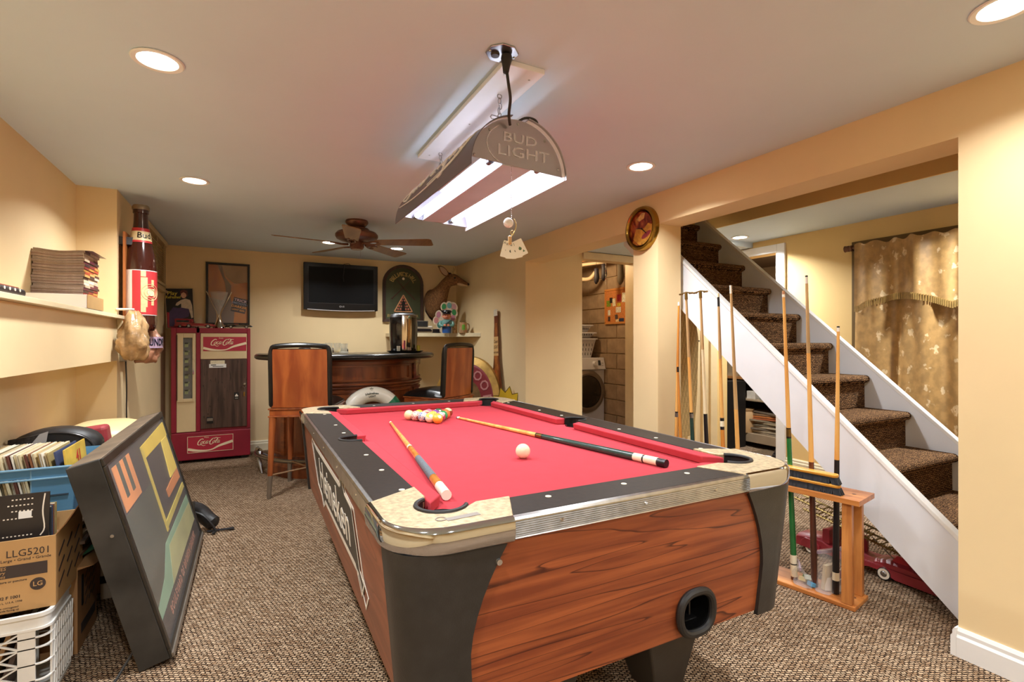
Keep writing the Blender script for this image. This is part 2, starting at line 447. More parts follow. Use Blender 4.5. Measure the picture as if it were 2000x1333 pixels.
# ------------------------------------------------------------------ recessed lights
def downlight(x, y, label, z=CEIL, group='recessed ceiling lights', vis=True, W_=None):
    t = thing('recessed_light', label, 'ceiling light', (x, y, z), 0, group)
    ring = MB().lathe([(0.060, -0.001), (0.080, -0.001), (0.082, -0.004), (0.078, -0.008), (0.063, -0.006), (0.060, -0.001)], n=32)
    obj('trim_ring', ring, WHITE, t, smooth=True)
    obj('lens', MB().lathe([(0.0005, -0.003), (0.061, -0.003), (0.061, -0.0005), (0.0005, -0.0005)], n=32), emit('lens_glow', '#fff2dc', 14.0), t)
    ld = bpy.data.lights.new('lamp', 'AREA'); ld.shape = 'DISK'; ld.size = 0.13; ld.energy = W_ or DOWN_W; ld.color = WARM; ld.spread = math.radians(140)
    lo = bpy.data.objects.new('lamp', ld); COL.objects.link(lo); lo.parent = t; lo.location = (0, 0, -0.012)
    return t
downlight(-0.291, 2.173, 'round recessed light, largest at the upper left of the ceiling')
downlight(-0.305, 3.694, 'small round recessed light, farther of the two along the left wall')
downlight(1.982, 2.216, 'small round recessed light near the beam, left of the clock top')
downlight(2.0, 0.658, 'round recessed light cut by the upper right corner of the view', W_=8)
downlight(0.713, 5.382, 'tiny recessed light seen just left of the ceiling fan motor', W_=8)
downlight(1.407, 5.402, 'tiny recessed light seen under the right fan blade', W_=8)
downlight(4.183, 3.294, 'recessed light in the ceiling of the room beyond the stairs', W_=26)
for x, y in ((-0.29, 0.55), (-0.29, -1.0), (1.97, -1.0), (0.85, -0.5)): downlight(x, y, 'round recessed ceiling light behind the viewer, %s' % ('over the left wall niche' if x < 0 and y > 0 else 'at the rear left corner' if x < 0 else 'at the rear right corner' if x > 1 else 'in the middle of the rear'))
downlight(4.13, 1.3, 'recessed light added to brighten the far room, unseen behind the near wall', W_=24)  # extra unseen downlight, added to brighten the space under and beyond the stairs
def bulb(name, loc, wts, col, size=0.1):
    ld = bpy.data.lights.new(name, 'POINT'); ld.energy = wts; ld.color = col; ld.shadow_soft_size = size
    lo = bpy.data.objects.new(name, ld); COL.objects.link(lo); lo.location = loc
bulb('laundry_bulb', (3.35, 5.0, 2.2), 16, (1, 0.72, 0.42), 0.05)
bulb('storeroom_bulb', (5.0, 3.2, 2.05), 14, (1, 0.8, 0.6))

# ================================================================== STAIRCASE
def stairs():
    t = thing('staircase', 'carpeted staircase with white stringers rising behind the wide opening', 'staircase', (3.1, 1.0, 0))
    X0, X1 = 2.70, 3.50
    top = lambda y: 0.376 + 0.906 * (y - 1.037)
    botm = lambda y: 0.016 + 0.906 * (y - 1.032)
    yf = 1.032 - 0.016 / 0.906
    def stringer(xa, xb, y1):
        y0 = 0.63
        return MB().prism([(y0, 0), (yf, 0), (y1, botm(y1)), (y1, top(y1)), (y0, top(y0))], xa, xb, 'YZ')
    SP = mat('stringer_paint', '#e3e4e8', 0.45, var=0.03, scale=5)
    obj('stringer', stringer(X0, X0 + 0.035, 3.22), SP, t, W=True)
    obj('stringer', stringer(X1 - 0.0, X1 + 0.035, 3.22), SP, t, W=True)
    for xa in (X0 - 0.006, X1 - 0.006):
        m = MB().prism([(0.64, top(0.64) - 0.02), (3.2, top(3.2) - 0.02), (3.2, top(3.2) + 0.006), (0.64, top(0.64) + 0.006)], xa, xa + 0.047, 'YZ')
        obj('cap_moulding', m, WHITE, t, W=True, bev=0.003)
    for k in range(1, 12):
        z = 0.592 + 0.205 * (k - 3); y = 1.335 + 0.2265 * (k - 3); zb = z - 0.205
        r = 0.024
        nose = [(y + r + r * math.cos(a), z - r + r * math.sin(a)) for a in [PI / 2 + PI * i / 8 for i in range(9)]]
        prof = nose + [(y + 0.032, z - 2 * r - 0.004), (y + 0.03, max(0.0, zb - 0.002)), (y + 0.05, max(0, zb - 0.002)), (y + 0.05, z - 0.045), (y + 0.262, z - 0.045), (y + 0.262, z)]
        m = MB()
        # cloth wraps a little unevenly at the ends
        m.prism(prof[::-1], X0 + 0.036, X1 - 0.012, 'YZ')
        obj('step', m, CARPS, t, W=True, smooth=True, bev=0.006, angle=50)
stairs()

# ================================================================== POOL TABLE
def pool_table():
    t = thing('pool_table', 'coin-style pool table with red cloth, black rails, chrome corners and wood-grain cabinet', 'pool table', (0.275, 1.065, 0), 0)
    Wd, Ln, H = 1.39, 2.35, 0.80
    BLACK = mat('rail_black_laminate', '#261c14', 0.55, var=0.25, scale=60, bump=0.05, spec=0.25)
    CLOTH = mat('red_felt', '#bb3f48', 0.9, var=0.035, scale=20, bump=0.1, bscale=900, spec=0.15)
    CHROME = mat('chrome', '#c9cdd4', 0.06, 1.0, var=0.0)
    ALU = mat('ribbed_aluminium', '#b4b4b4', 0.28, 1.0, var=0.15, scale=30)
    CREAM = mat('worn_metallic_casting_top', '#c4b08c', 0.45, 0.4, var=0.3, scale=70, bump=0.25, bscale=300)
    RUB = mat('black_rubber', '#1d1b1a', 0.5, var=0.1)
    CORN = mat('black_corner_panel', '#2a2826', 0.4, var=0.18, scale=30, bump=0.15, bscale=260)
    WOODM = wood('cherry_laminate', '#79391f', '#a0562f', (1.3, 22, 26), 0.36, lines='#43190e', ls=0.8)
    WOODS = wood('cherry_laminate_side', '#74402a', '#95583c', (22, 1.5, 14), 0.4, lines='#6b3a22')
    # playing surface with pocket cut-outs
    bz = 0.765; a = 0.17; rp = 0.062
    CP = [(a - 0.02, a - 0.02), (Wd - a + 0.02, a - 0.02), (Wd - a + 0.02, Ln - a + 0.02), (a - 0.02, Ln - a + 0.02)]
    MP = [(0.118, Ln / 2), (Wd - 0.118, Ln / 2)]
    x0, x1, y0, y1 = 0.14, Wd - 0.14, 0.14, Ln - 0.14
    bed = []
    bed += [(x0 + 0.09, y0), (x1 - 0.09, y0)] + [(CP[1][0] + rp * math.cos(q), CP[1][1] + rp * math.sin(q)) for q in [math.radians(250 - 220 * i / 8) for i in range(1, 8)]]
    bed += [(x1, y0 + 0.09), (x1, Ln / 2 - 0.055)] + [(MP[1][0] + 0.055 * math.cos(q), MP[1][1] + 0.055 * math.sin(q)) for q in [math.radians(270 - 180 * i / 8) for i in range(1, 8)]] + [(x1, Ln / 2 + 0.055), (x1, y1 - 0.09)]
    bed += [(CP[2][0] + rp * math.cos(q), CP[2][1] + rp * math.sin(q)) for q in [math.radians(-20 - 220 * i / 8) for i in range(1, 8)]]
    bed += [(x1 - 0.09, y1), (x0 + 0.09, y1)] + [(CP[3][0] + rp * math.cos(q), CP[3][1] + rp * math.sin(q)) for q in [math.radians(70 - 220 * i / 8) for i in range(1, 8)]]
    bed += [(x0, y1 - 0.09), (x0, Ln / 2 + 0.055)] + [(MP[0][0] + 0.055 * math.cos(q), MP[0][1] + 0.055 * math.sin(q)) for q in [math.radians(90 - 180 * i / 8) for i in range(1, 8)]] + [(x0, Ln / 2 - 0.055), (x0, y0 + 0.09)]
    bed += [(CP[0][0] + rp * math.cos(q), CP[0][1] + rp * math.sin(q)) for q in [math.radians(160 - 220 * i / 8) for i in range(1, 8)]]
    obj('playing_surface', MB().prism(bed, bz - 0.02, bz), CLOTH, t)
    # cushions: (outer start, outer end, inner start, inner end)
    def cush(o0, o1, i0, i1):
        m = MB(); zt, zn = H - 0.002, H - 0.004
        ring = lambda o, i: [(o[0], o[1], zt), (i[0], i[1], zn), ((i[0] * 0.85 + o[0] * 0.15), (i[1] * 0.85 + o[1] * 0.15), bz + 0.001), (o[0], o[1], bz + 0.001)]
        m.loft([ring(o0, i0), ring(o1, i1)])
        obj('cushion', m, CLOTH, t, bev=0.004, smooth=True)
    c = 0.142; n = 0.192; cg = 0.20; ng = 0.262; mg = 0.066; mn = 0.082
    cush((c, Ln - cg), (c, Ln / 2 + mg), (n, Ln - ng), (n, Ln / 2 + mn)); cush((c, Ln / 2 - mg), (c, cg), (n, Ln / 2 - mn), (n, ng))
    cush((Wd - c, cg), (Wd - c, Ln / 2 - mg), (Wd - n, ng), (Wd - n, Ln / 2 - mn)); cush((Wd - c, Ln / 2 + mg), (Wd - c, Ln - cg), (Wd - n, Ln / 2 + mn), (Wd - n, Ln - ng))
    cush((cg, c), (Wd - cg, c), (ng, n), (Wd - ng, n)); cush((Wd - cg, Ln - c), (cg, Ln - c), (Wd - ng, Ln - n), (ng, Ln - n))
    # rail tops (black), with side pocket notches
    rt, rb = H, H - 0.035; e = 0.014; js, ji = 0.262, 0.345
    def rail(poly): obj('rail', MB().prism(poly, rb, rt), BLACK, t, bev=0.002, seg=1)
    notch = [(c + 0.001, Ln / 2 + 0.07)] + [(0.118 - 0.056 * math.sin(math.radians(q)), Ln / 2 + 0.056 * math.cos(math.radians(q))) for q in range(0, 181, 20)] + [(c + 0.001, Ln / 2 - 0.07)]
    left = [(e, js), (e, Ln - js), (c, Ln - ji)] + notch + [(c, ji)]
    rail(left[::-1]); rail([(Wd - x, y) for x, y in left])
    fr = [(js + 0.02, e), (Wd - js - 0.02, e), (Wd - ji, c), (ji, c)]
    rail(fr); rail([(x, Ln - y) for x, y in fr][::-1])
    # aluminium edge trims, ribbed
    def trim(p0, p1, nx, ny, ln):
        m = MB(); rings = []
        prof = [(0.0, H - 0.002), (0.004, H + 0.001), (0.012, H - 0.002), (0.015, H - 0.008)]
        zz = H - 0.011
        for i in range(8):
            prof += [(0.0155, zz), (0.0135, zz - 0.0025), (0.0155, zz - 0.005)]; zz -= 0.0053
        prof += [(0.013, 0.752), (0.0, 0.752)]
        for p in (p0, p1): rings.append([(p[0] + nx * u, p[1] + ny * u, z) for u, z in prof])
        m.loft(rings); o = obj('edge_trim', m, ALU, t)
        s = MB()
        for i in range(3 if ln < 1.3 else 5):
            f = (i + 0.5) / (3 if ln < 1.3 else 5); q = (p0[0] + (p1[0] - p0[0]) * f, p0[1] + (p1[1] - p0[1]) * f)
            s.cyl((q[0] + nx * 0.014, q[1] + ny * 0.014, 0.773), (q[0] + nx * 0.0175, q[1] + ny * 0.0175, 0.773), 0.006, 0.004, 10)
        obj('screw', s, CHROME, o, smooth=True, kind='stuff')
    trim((e, Ln - js), (e, js), -1, 0, 1.8); trim((Wd - e, js), (Wd - e, Ln - js), 1, 0, 1.8)
    trim((js + 0.02, e), (Wd - js - 0.02, e), 0, -1, 0.8); trim((Wd - js - 0.02, Ln - e), (js + 0.02, Ln - e), 0, 1, 0.8)
    # corner castings: textured top + chrome band + rubber pocket liner
    def mirror(i):
        return lambda p: ((Wd - p[0]) if i in (1, 2) else p[0], (Ln - p[1]) if i in (2, 3) else p[1]) + tuple(p[2:])
    px, py, pr = 0.157, 0.157, 0.068
    for i in range(4):
        mr = mirror(i); flip = i in (1, 3)
        R = 0.13
        outer = [(js + 0.02, 0.0)] + [(R - R * math.sin(math.radians(q)), R - R * math.cos(math.radians(q))) for q in range(0, 91, 10)] + [(0.0, js)]
        arcp = [(px + pr * math.cos(math.radians(q)), py + pr * math.sin(math.radians(q))) for q in [125 + 200 * k / 14 for k in range(15)]]
        top = outer + [(c, ji)] + [(c, 0.245)] + arcp + [(0.245, c), (ji, c)]
        poly = [mr(p) for p in top]
        if not flip: poly = poly[::-1]
        cs = obj('corner_casting', MB().prism(poly, H - 0.028, H + 0.004), CREAM, t, bev=0.003, smooth=True, label='worn cream-topped cast pocket corner')
        # chrome band
        prof = [(0.002, H + 0.004), (-0.006, H + 0.001), (-0.012, H - 0.008), (-0.0135, 0.765), (-0.010, 0.748), (-0.002, 0.741), (0.012, 0.741), (0.012, H - 0.01)]
        rings = []
        path = [((js + 0.02, 0.0), (0, 1))] + [((R - R * math.sin(math.radians(q)), R - R * math.cos(math.radians(q))), (math.sin(math.radians(q)), math.cos(math.radians(q)))) for q in range(0, 91, 6)] + [((0.0, js), (1, 0))]
        for (p, nn) in path: rings.append([mr((p[0] + nn[0] * u, p[1] + nn[1] * u, z)) for u, z in prof])
        if flip: rings = rings[::-1]
        obj('chrome_band', MB().loft(rings), CHROME, cs, smooth=True, angle=60)
        # liner
        m = MB(); pth = [mr((px + (pr - 0.004) * math.cos(math.radians(q)), py + (pr - 0.004) * math.sin(math.radians(q)), H + 0.004)) for q in [118 + 214 * k / 20 for k in range(21)]]
        m.tube(pth, 0.0065, 8)
        m2 = [[(x, y, H) for x, y, z in pth], [(x, y, H - 0.08) for x, y, z in pth]]
        m.loft(m2, closed=False, caps=False)
        o = obj('pocket_liner', m, RUB, cs, smooth=True)
        obj('pocket_cup', MB().lathe([(0.001, -0.09), (0.055, -0.085), (0.066, -0.04), (0.068, -0.03)], mr((px, py, H)), 16), RUB, cs, smooth=True)
    for sgn in (0, 1):
        X = (lambda x: x) if sgn == 0 else (lambda x: Wd - x)
        pth = [(X(0.118 - 0.056 * math.sin(math.radians(q))), Ln / 2 + 0.056 * math.cos(math.radians(q)), H + 0.001) for q in range(0, 181, 15)]
        pth = [(X(c + 0.004), Ln / 2 + 0.06, H + 0.001)] + pth + [(X(c + 0.004), Ln / 2 - 0.06, H + 0.001)]
        m = MB().tube(pth, 0.0055, 8); m.loft([[(x, y, H) for x, y, z in pth], [(x, y, H - 0.08) for x, y, z in pth]], closed=False, caps=False)
        m.lathe([(0.001, -0.09), (0.05, -0.085), (0.056, -0.03)], (X(0.118), Ln / 2, H), 16)
        obj('side_pocket', m, RUB, t, smooth=True)
    # sights
    SG = mat('sight_inlay', '#efe6cf', 0.3)
    for y in [0.34, 0.585, 0.83, 1.33, 1.575, 1.99]:
        for x in (0.105, Wd - 0.105): obj('sight', MB().lathe([(0.0005, 0.0012), (0.0085, 0.0012), (0.0085, -0.001)], (x, y, H), 12), SG, t)
    for x in (0.44, 0.70, 0.955):
        for y in (0.098, Ln - 0.098): obj('sight', MB().lathe([(0.0005, 0.0012), (0.0085, 0.0012), (0.0085, -0.001)], (x, y, H), 12), SG, t)
    # cabinet: tapered
    zt, zb = 0.745, 0.335; i0, i1 = 0.012, 0.05
    def shell(ya=0): return None
    b = [(i1, i1 - 0.012, zb), (Wd - i1, i1 - 0.012, zb), (Wd - i1, Ln - i1, zb), (i1, Ln - i1, zb)]
    tp = [(i0, i0, zt), (Wd - i0, i0, zt), (Wd - i0, Ln - i0, zt), (i0, Ln - i0, zt)]
    # front panel with a hole for the ball return is simply covered by the cup ring below
    def fpan(hx, half):
        hole = [(0.915 + 0.0665 * math.cos(q) , 0.405 + 0.061 * math.sin(q)) for q in [PI / 2 + half * PI * k / 10 for k in range(11)]]
        ex = 0.10 if half > 0 else Wd - 0.10
        poly = [(0.915, zb), (ex, zb), (ex, zt), (0.915, zt)] + hole
        if half < 0: poly = poly[::-1]
        m = MB().prism(poly, 0.0, 0.02, 'XZ')
        m.v = [(x, y + i0 + (i1 - 0.012 - i0) * (zt - z) / (zt - zb), z) for x, y, z in m.v]
        return m
    pm = fpan(0, 1); pm.add(fpan(0, -1).v, fpan(0, -1).f)
    obj('front_panel', pm, WOODM, t, label='wood-grain end panel with dark veins')
    obj('back_panel', MB().hexa([(0.1, Ln - i1 - 0.02, zb), (Wd - 0.1, Ln - i1 - 0.02, zb), (Wd - 0.1, Ln - i1, zb), (0.1, Ln - i1, zb)], [(0.1, Ln - i0 - 0.02, zt), (Wd - 0.1, Ln - i0 - 0.02, zt), (Wd - 0.1, Ln - i0, zt), (0.1, Ln - i0, zt)]), WOODM, t)
    L_ = obj('side_panel', MB().hexa([(i1, 0.1, zb), (i1 + 0.02, 0.1, zb), (i1 + 0.02, Ln - 0.1, zb), (i1, Ln - 0.1, zb)], [(i0, 0.1, zt), (i0 + 0.02, 0.1, zt), (i0 + 0.02, Ln - 0.1, zt), (i0, Ln - 0.1, zt)]), WOODS, t)
    obj('side_panel', MB().hexa([(Wd - i1 - 0.02, 0.1, zb), (Wd - i1, 0.1, zb), (Wd - i1, Ln - 0.1, zb), (Wd - i1 - 0.02, Ln - 0.1, zb)], [(Wd - i0 - 0.02, 0.1, zt), (Wd - i0, 0.1, zt), (Wd - i0, Ln - 0.1, zt), (Wd - i0 - 0.02, Ln - 0.1, zt)]), WOODS, t)
    obj('underside', MB().box(i1 + 0.06, Wd - i1 - 0.06, i1 + 0.02, Ln - i1 - 0.02, zb, zb + 0.02), RUB, t)
    # black flared corner panels
    def wf(s):      # width along the end at height fraction s (1 = top)
        return 0.155 + 0.115 * max(0, (s - 0.35) / 0.65) ** 1.7
    def wsd(s): return 0.115 + 0.03 * s
    for i in range(4):
        mr = mirror(i); rings = []
        for k in range(11):
            s = k / 10; z = (zb - 0.012) + (zt + 0.0 - zb + 0.012) * s
            ins = (i1 - 0.011) * (1 - s) + (i0 - 0.011) * s; insy = (i1 - 0.023) * (1 - s) + (i0 - 0.011) * s
            R = 0.10
            P = [(wf(s) + ins, insy)] + [(ins + R - R * math.sin(math.radians(q)), insy + R - R * math.cos(math.radians(q))) for q in range(0, 91, 10)] + [(ins, insy + wsd(s))]
            I = [(ins + 0.014, insy + wsd(s)), (ins + 0.014, insy + R), (ins + R * 0.4, insy + R * 0.4), (ins + R, insy + 0.014), (wf(s) + ins, insy + 0.014)]
            rings.append([mr(p + (z,)) for p in P + I])
        if i in (0, 2): rings = rings[::-1]
        obj('corner_panel', MB().loft(rings), CORN, t, smooth=True, angle=30)
    scm = MB()
    for x, z in ((0.245, 0.70),): scm.cyl((x, 0.0 - 0.002 + 0.004, z), (x, -0.003, z), 0.009, 0.007, 12)
    obj('screw', scm, CHROME, t, smooth=True)
    # ball return: rubber ring and cup
    cx, cz, cy = 0.915, 0.405, 0.030
    rg = MB(); path = []
    for k in range(33):
        q = 2 * PI * k / 32
        x = 0.068 * (abs(math.cos(q)) ** 0.75) * (1 if math.cos(q) >= 0 else -1); z = 0.062 * (abs(math.sin(q)) ** 0.9) * (1 if math.sin(q) >= 0 else -1)
        path.append((cx + x, cy - 0.008, cz + z))
    rg.tube(path, 0.012, 10)
    ro = obj('ball_return', rg, RUB, t, smooth=True)
    HOLE = mat('black_cup', '#0e0d0d', 0.22, var=0.0)
    Q = path[:-1]
    cup = MB().loft([[(cx + (x - cx) * 0.94, y - 0.004, cz + (z - cz) * 0.94) for x, y, z in Q], [(cx + (x - cx) * 0.87, cy + 0.03, cz + (z - cz) * 0.87) for x, y, z in Q], [(cx + (x - cx) * 0.8, cy + 0.10, cz + 0.01 + (z - cz) * 0.75) for x, y, z in Q]], caps=False)
    cup.add([(cx + (x - cx) * 0.8, cy + 0.10, cz + 0.01 + (z - cz) * 0.75) for x, y, z in Q], [tuple(range(len(Q)))])
    cup.box(cx - 0.003, cx + 0.003, cy + 0.02, cy + 0.10, cz - 0.02, cz + 0.05); cup.hexa([(cx - 0.04, cy + 0.03, cz - 0.045), (cx + 0.04, cy + 0.03, cz - 0.045), (cx + 0.004, cy + 0.08, cz - 0.03), (cx - 0.004, cy + 0.08, cz - 0.03)], [(cx - 0.04, cy + 0.03, cz - 0.04), (cx + 0.04, cy + 0.03, cz - 0.04), (cx + 0.004, cy + 0.08, cz - 0.015), (cx - 0.004, cy + 0.08, cz - 0.015)])
    obj('cup', cup, HOLE, ro, smooth=True)
    # legs
    for (lx, ly) in ((0.80, 0.10), (0.34, 0.10), (0.15, Ln - 0.5), (1.02, Ln - 0.5)):
        s = 1 if lx > Wd / 2 else -1
        m = MB().hexa([(lx + 0.10 + 0.02 * s, ly + 0.10, 0.03), (lx + 0.22 + 0.02 * s, ly + 0.10, 0.03), (lx + 0.22 + 0.02 * s, ly + 0.22, 0.03), (lx + 0.10 + 0.02 * s, ly + 0.22, 0.03)],
                      [(lx - 0.02, ly - 0.02, zb), (lx + 0.20, ly - 0.02, zb), (lx + 0.20, ly + 0.20, zb), (lx - 0.02, ly + 0.20, zb)])
        lg = obj('leg', m, CORN, t, bev=0.006)
        obj('foot', MB().lathe([(0.001, 0), (0.045, 0), (0.045, 0.012), (0.012, 0.02), (0.012, 0.035)], (lx + 0.16 + 0.02 * s, ly + 0.16, 0), 16), mat('steel_foot', '#8d8983', 0.4, 0.9), lg, smooth=True)
    # decal on the left side panel (brewery name in a double frame)
    dx = (i1 - i0) / (zt - zb)
    def side(y, z): return (i0 + dx * (zt - z) - 0.001, y, z)
    M = FR(side(1.12, 0.585), (0, -1, 0), (-dx, 0, 1))
    DW = mat('decal_white', '#e4ddd0', 0.4); DK = mat('decal_dark', '#33302b', 0.4)
    oval = [(-0.52, 0.115), (0.28, 0.115), (0.33, 0.20), (0.40, 0.115), (0.54, 0.10), (0.56, 0.03), (0.60, -0.10), (0.66, -0.13), (0.60, -0.19), (0.52, -0.115), (-0.30, -0.115), (-0.38, -0.16), (-0.42, -0.115), (-0.54, -0.09), (-0.60, 0.0), (-0.66, 0.10), (-0.62, 0.13)]
    sc2 = lambda f, P: [(x * f, y * f) for x, y in P]
    dk = MB(M).prism(sc2(0.93, oval), 0.0004, 0.0010); 
    obj('decal', dk, DK, L_)
    ln = MB(M)
    for f in (1.0, 0.91): ln.ribbon(sc2(f, oval) + [sc2(f, oval)[0]], 0.006, 0.0012)
    ln.text('Heineken', 0.21, M=Matrix.Translation((0, -0.005, 0.001)), th=0.0012, sx=1.02, shear=0.12, bold=0.004)
    obj('decal_lettering', ln, DW, L_)
    obj('brand_plate', MB(FR(side(0.28, 0), (0, -1, 0))).text('', 0.02, M=Matrix.Identity(4)) if False else MB(TR(0.175, 0.055, H + 0.0045)).ribbon([(-0.045, -0.01), (0.04, -0.004)], 0.010, 0.0006).ribbon(arc(-0.055, 0.0, 0.012, 0, 360, 14), 0.0015, 0.001), mat('plate_grey', '#9b938a', 0.4, 0.5), t)
    return t
pool_table()

# balls -------------------------------------------------------------
BZ = 0.765; BR = 0.0286
def ball(x, y, m, label, number=None, stripe=None, rot=(0, 0)):
    t = thing('cue_ball' if number == 0 else 'pool_ball', label, 'ball', (x, y, BZ + BR), 0, None if number == 0 else 'racked pool balls')
    obj('shell', MB().ball((0, 0, 0), BR, 24), m, t, smooth=True, angle=180)
    if stripe:
        A = Matrix.Rotation(rot[0], 4, 'Z') @ Matrix.Rotation(rot[1], 4, 'X')
        prof = [((BR + 0.0003) * math.cos(math.radians(q)), (BR + 0.0003) * math.sin(math.radians(q))) for q in range(-30, 31, 6)]
        obj('stripe', MB(A).lathe(prof, (0, 0, 0), 24), stripe, t, smooth=True)
    if number:
        A = Matrix.Rotation(rot[0], 4, 'Z') @ Matrix.Rotation(math.radians(62) , 4, 'X')
        m1 = MB(A).lathe([(0.0005, BR + 0.0005), (0.005, BR + 0.0001), (0.0095, BR - 0.0012)], (0, 0, 0), 14)
        s = obj('number_spot', m1, mat('ball_ivory', '#f2e3c2', 0.15), t, smooth=True)
        obj('number', MB(A).text(str(number), 0.011, M=Matrix.Translation((0, 0, BR + 0.0003)), th=0.0005), mat('ink_black', '#141210', 0.4), s)
IV = mat('ball_ivory', '#f2e3c2', 0.15)
ball(0.938, 1.713, IV, 'plain ivory cue ball alone on the red cloth', 0)
ax, ay = 0.915, 2.645                       # apex nearest the viewer
d = BR * 2.02; row = []
cols = [('#f0a93a', None, 1), ('#e9cf58', None, 9), ('#c9566a', '#a8435a', 0), ('#2f63a8', None, 2), ('#f4c84a', '#d99a30', 0),
        ('#2f8a4e', None, 6), ('#a43c3c', None, 11), ('#edd9b0', '#9c4a32', 0), ('#7a4a8c', None, 4), ('#e2703a', None, 5),
        ('#f0d8a8', None, 0), ('#d8b24a', None, 0), ('#d6708a', None, 0), ('#3a6a4a', None, 14), ('#ead2a0', '#8c3a2a', 0)]
LB = ['glossy orange pool ball, nearest at the front point of the triangle', 'yellow pool ball, second row left', 'pink and maroon marbled ball, second row right', 'blue marbled ball, third row', 'golden ball in the middle of the rack',
      'green ball in the third row right', 'red pool ball in the fourth row', 'cream ball with brown stripe, right edge of the rack', 'purple ball deep in the rack', 'orange-red ball in the fourth row',
      'cream and orange ball at the left back corner of the rack', 'yellow striped ball beside the back left corner', 'pink ball in the back row', 'dark green ball in the back row', 'cream ball with dark stripe at the right back corner']
k = 0
for r in range(5):
    for q in range(r + 1):
        x = ax + (q - r / 2) * d; y = ay + r * d * 0.866
        th = math.radians(-4); X_ = ax + (x - ax) * math.cos(th) - (y - ay) * math.sin(th); Y_ = ay + (x - ax) * math.sin(th) + (y - ay) * math.cos(th)
        c1, c2, num = cols[k]
        if k in (2, 3, 6): m = swirl('marble_%d' % k, c1, '#f0e2d0', '#3b2f5a' if k == 3 else c1, 40 + k)
        else: m = mat('ball_%d' % k, c1, 0.12, var=0.0, coat=0.5)
        st = mat('stripe_%d' % k, c2, 0.12, var=0) if c2 else (mat('ball_ivory', '#f2e3c2', 0.15) if k in (1, 11, 13) else None)
        ball(X_, Y_, m, LB[k], num or None, st, (random.uniform(-0.6, 0.3), random.uniform(-0.6, 0.9)))
        k += 1

# cues --------------------------------------------------------------
def cue(label, tip, butt, segs, group=None, bridge=None, cat='cue', name='pool_cue'):
    """segs: list of (part, material, f0, f1) along the stick from tip (0) to butt (1)"""
    tip = Vector(tip); butt = Vector(butt); dr = butt - tip; L = dr.length
    z = dr.normalized(); a = Vector((0, 0, 1)) if abs(z.z) < 0.9 else Vector((1, 0, 0))
    x = a.cross(z).normalized(); y = z.cross(x)
    t = thing(name, label, cat, tuple(butt), 0, group)
    Mx = Matrix(((x.x, y.x, z.x, tip.x - butt.x), (x.y, y.y, z.y, tip.y - butt.y), (x.z, y.z, z.z, tip.z - butt.z), (0, 0, 0, 1)))
    rad = lambda f: 0.0062 + 0.0088 * min(1, f * 1.05)
    for nm, m, f0, f1 in segs:
        g = MB(Mx); ex = 0.0004 if nm in ('ring', 'wrap', 'ferrule') else 0
        g.lathe([(0.0004, f0 * L), (rad(f0) + ex, f0 * L), (rad(f1) + ex, f1 * L), (0.0004, f1 * L)], (0, 0, 0), 14)
        obj(nm, g, m, t, smooth=True, angle=40)
    if bridge:
        g = MB(Mx)
        g.cyl((0, 0, -0.012), (0, 0, 0.03), 0.0085, 0.009, 12)
        g.tube([(-0.045, 0, -0.004), (0, 0, -0.012), (0.045, 0, -0.004)], 0.0035, 6)
        for q in (-0.045, -0.03, 0.03, 0.045): g.ball((q, 0, -0.004), 0.007, 8, sc=(1.6, 0.5, 0.8))
        obj('bridge_head', g, mat('brass_old', '#8a6f3c', 0.35, 0.9), t, smooth=True)
    return t
MAP = wood('cue_maple', '#dd9a4e', '#eeb86a', (14, 14, 1.5), 0.25, coat=0.4)
MAPL = wood('cue_pale', '#e4cfa4', '#f0dfba', (14, 14, 1.5), 0.3, coat=0.3)
MAPG = wood('cue_weathered', '#b08c5e', '#cda873', (14, 14, 1.5), 0.4)
DRK = wood('cue_dark', '#3f1f14', '#6a3522', (14, 14, 1.5), 0.3, coat=0.4)
ORG = wood('cue_orange', '#b56d2a', '#d98f3f', (14, 14, 1.5), 0.22, coat=0.5)
GRN = mat('cue_green', '#1d6b33', 0.15, var=0.15, scale=12, coat=0.6)
TEAL = mat('cue_teal_wrap', '#1f3f38', 0.3, var=0.3, scale=80, coat=0.4)
BLK = mat('cue_black', '#17151a', 0.3, var=0.1)
CRM = mat('cue_cream', '#f0e6c8', 0.3)
FER = mat('ferrule_white', '#efe4d2', 0.35)
GREY = mat('grey_linen_wrap', '#5f676e', 0.7, var=0.35, scale=260)
TIPC = mat('tip_leather', '#4a5a60', 0.8)
zc = BZ + 0.016
t1 = cue('short two-piece cue with grey wrap and white butt lying on the left of the cloth', (0.687, 2.775, BZ + 0.0075), (0.497, 1.36, BZ + 0.0158),
    [('tip', TIPC, 0, 0.006), ('ferrule', FER, 0.006, 0.02), ('shaft', MAP, 0.02, 0.50), ('ring', CRM, 0.50, 0.515), ('ring', BLK, 0.515, 0.519), ('forearm', ORG, 0.519, 0.655), ('wrap', GREY, 0.655, 0.865), ('butt_sleeve', ORG, 0.865, 0.93), ('butt_cap', FER, 0.93, 1.0)])
cue('long cue with dark green butt and cream rings lying across the right of the cloth', (1.075, 2.765, BZ + 0.0075), (1.322, 1.345, BZ + 0.0158),
    [('tip', TIPC, 0, 0.006), ('ferrule', FER, 0.006, 0.02), ('shaft', MAP, 0.02, 0.50), ('ring', BLK, 0.50, 0.505), ('ring', mat('brass_old', '#8a6f3c', 0.35, 0.9), 0.505, 0.53), ('ring', BLK, 0.53, 0.535), ('wrap', TEAL, 0.535, 0.90), ('ring', CRM, 0.90, 0.93), ('ring', BLK, 0.93, 0.935), ('ring', CRM, 0.935, 0.975), ('bumper', BLK, 0.975, 1.0)])

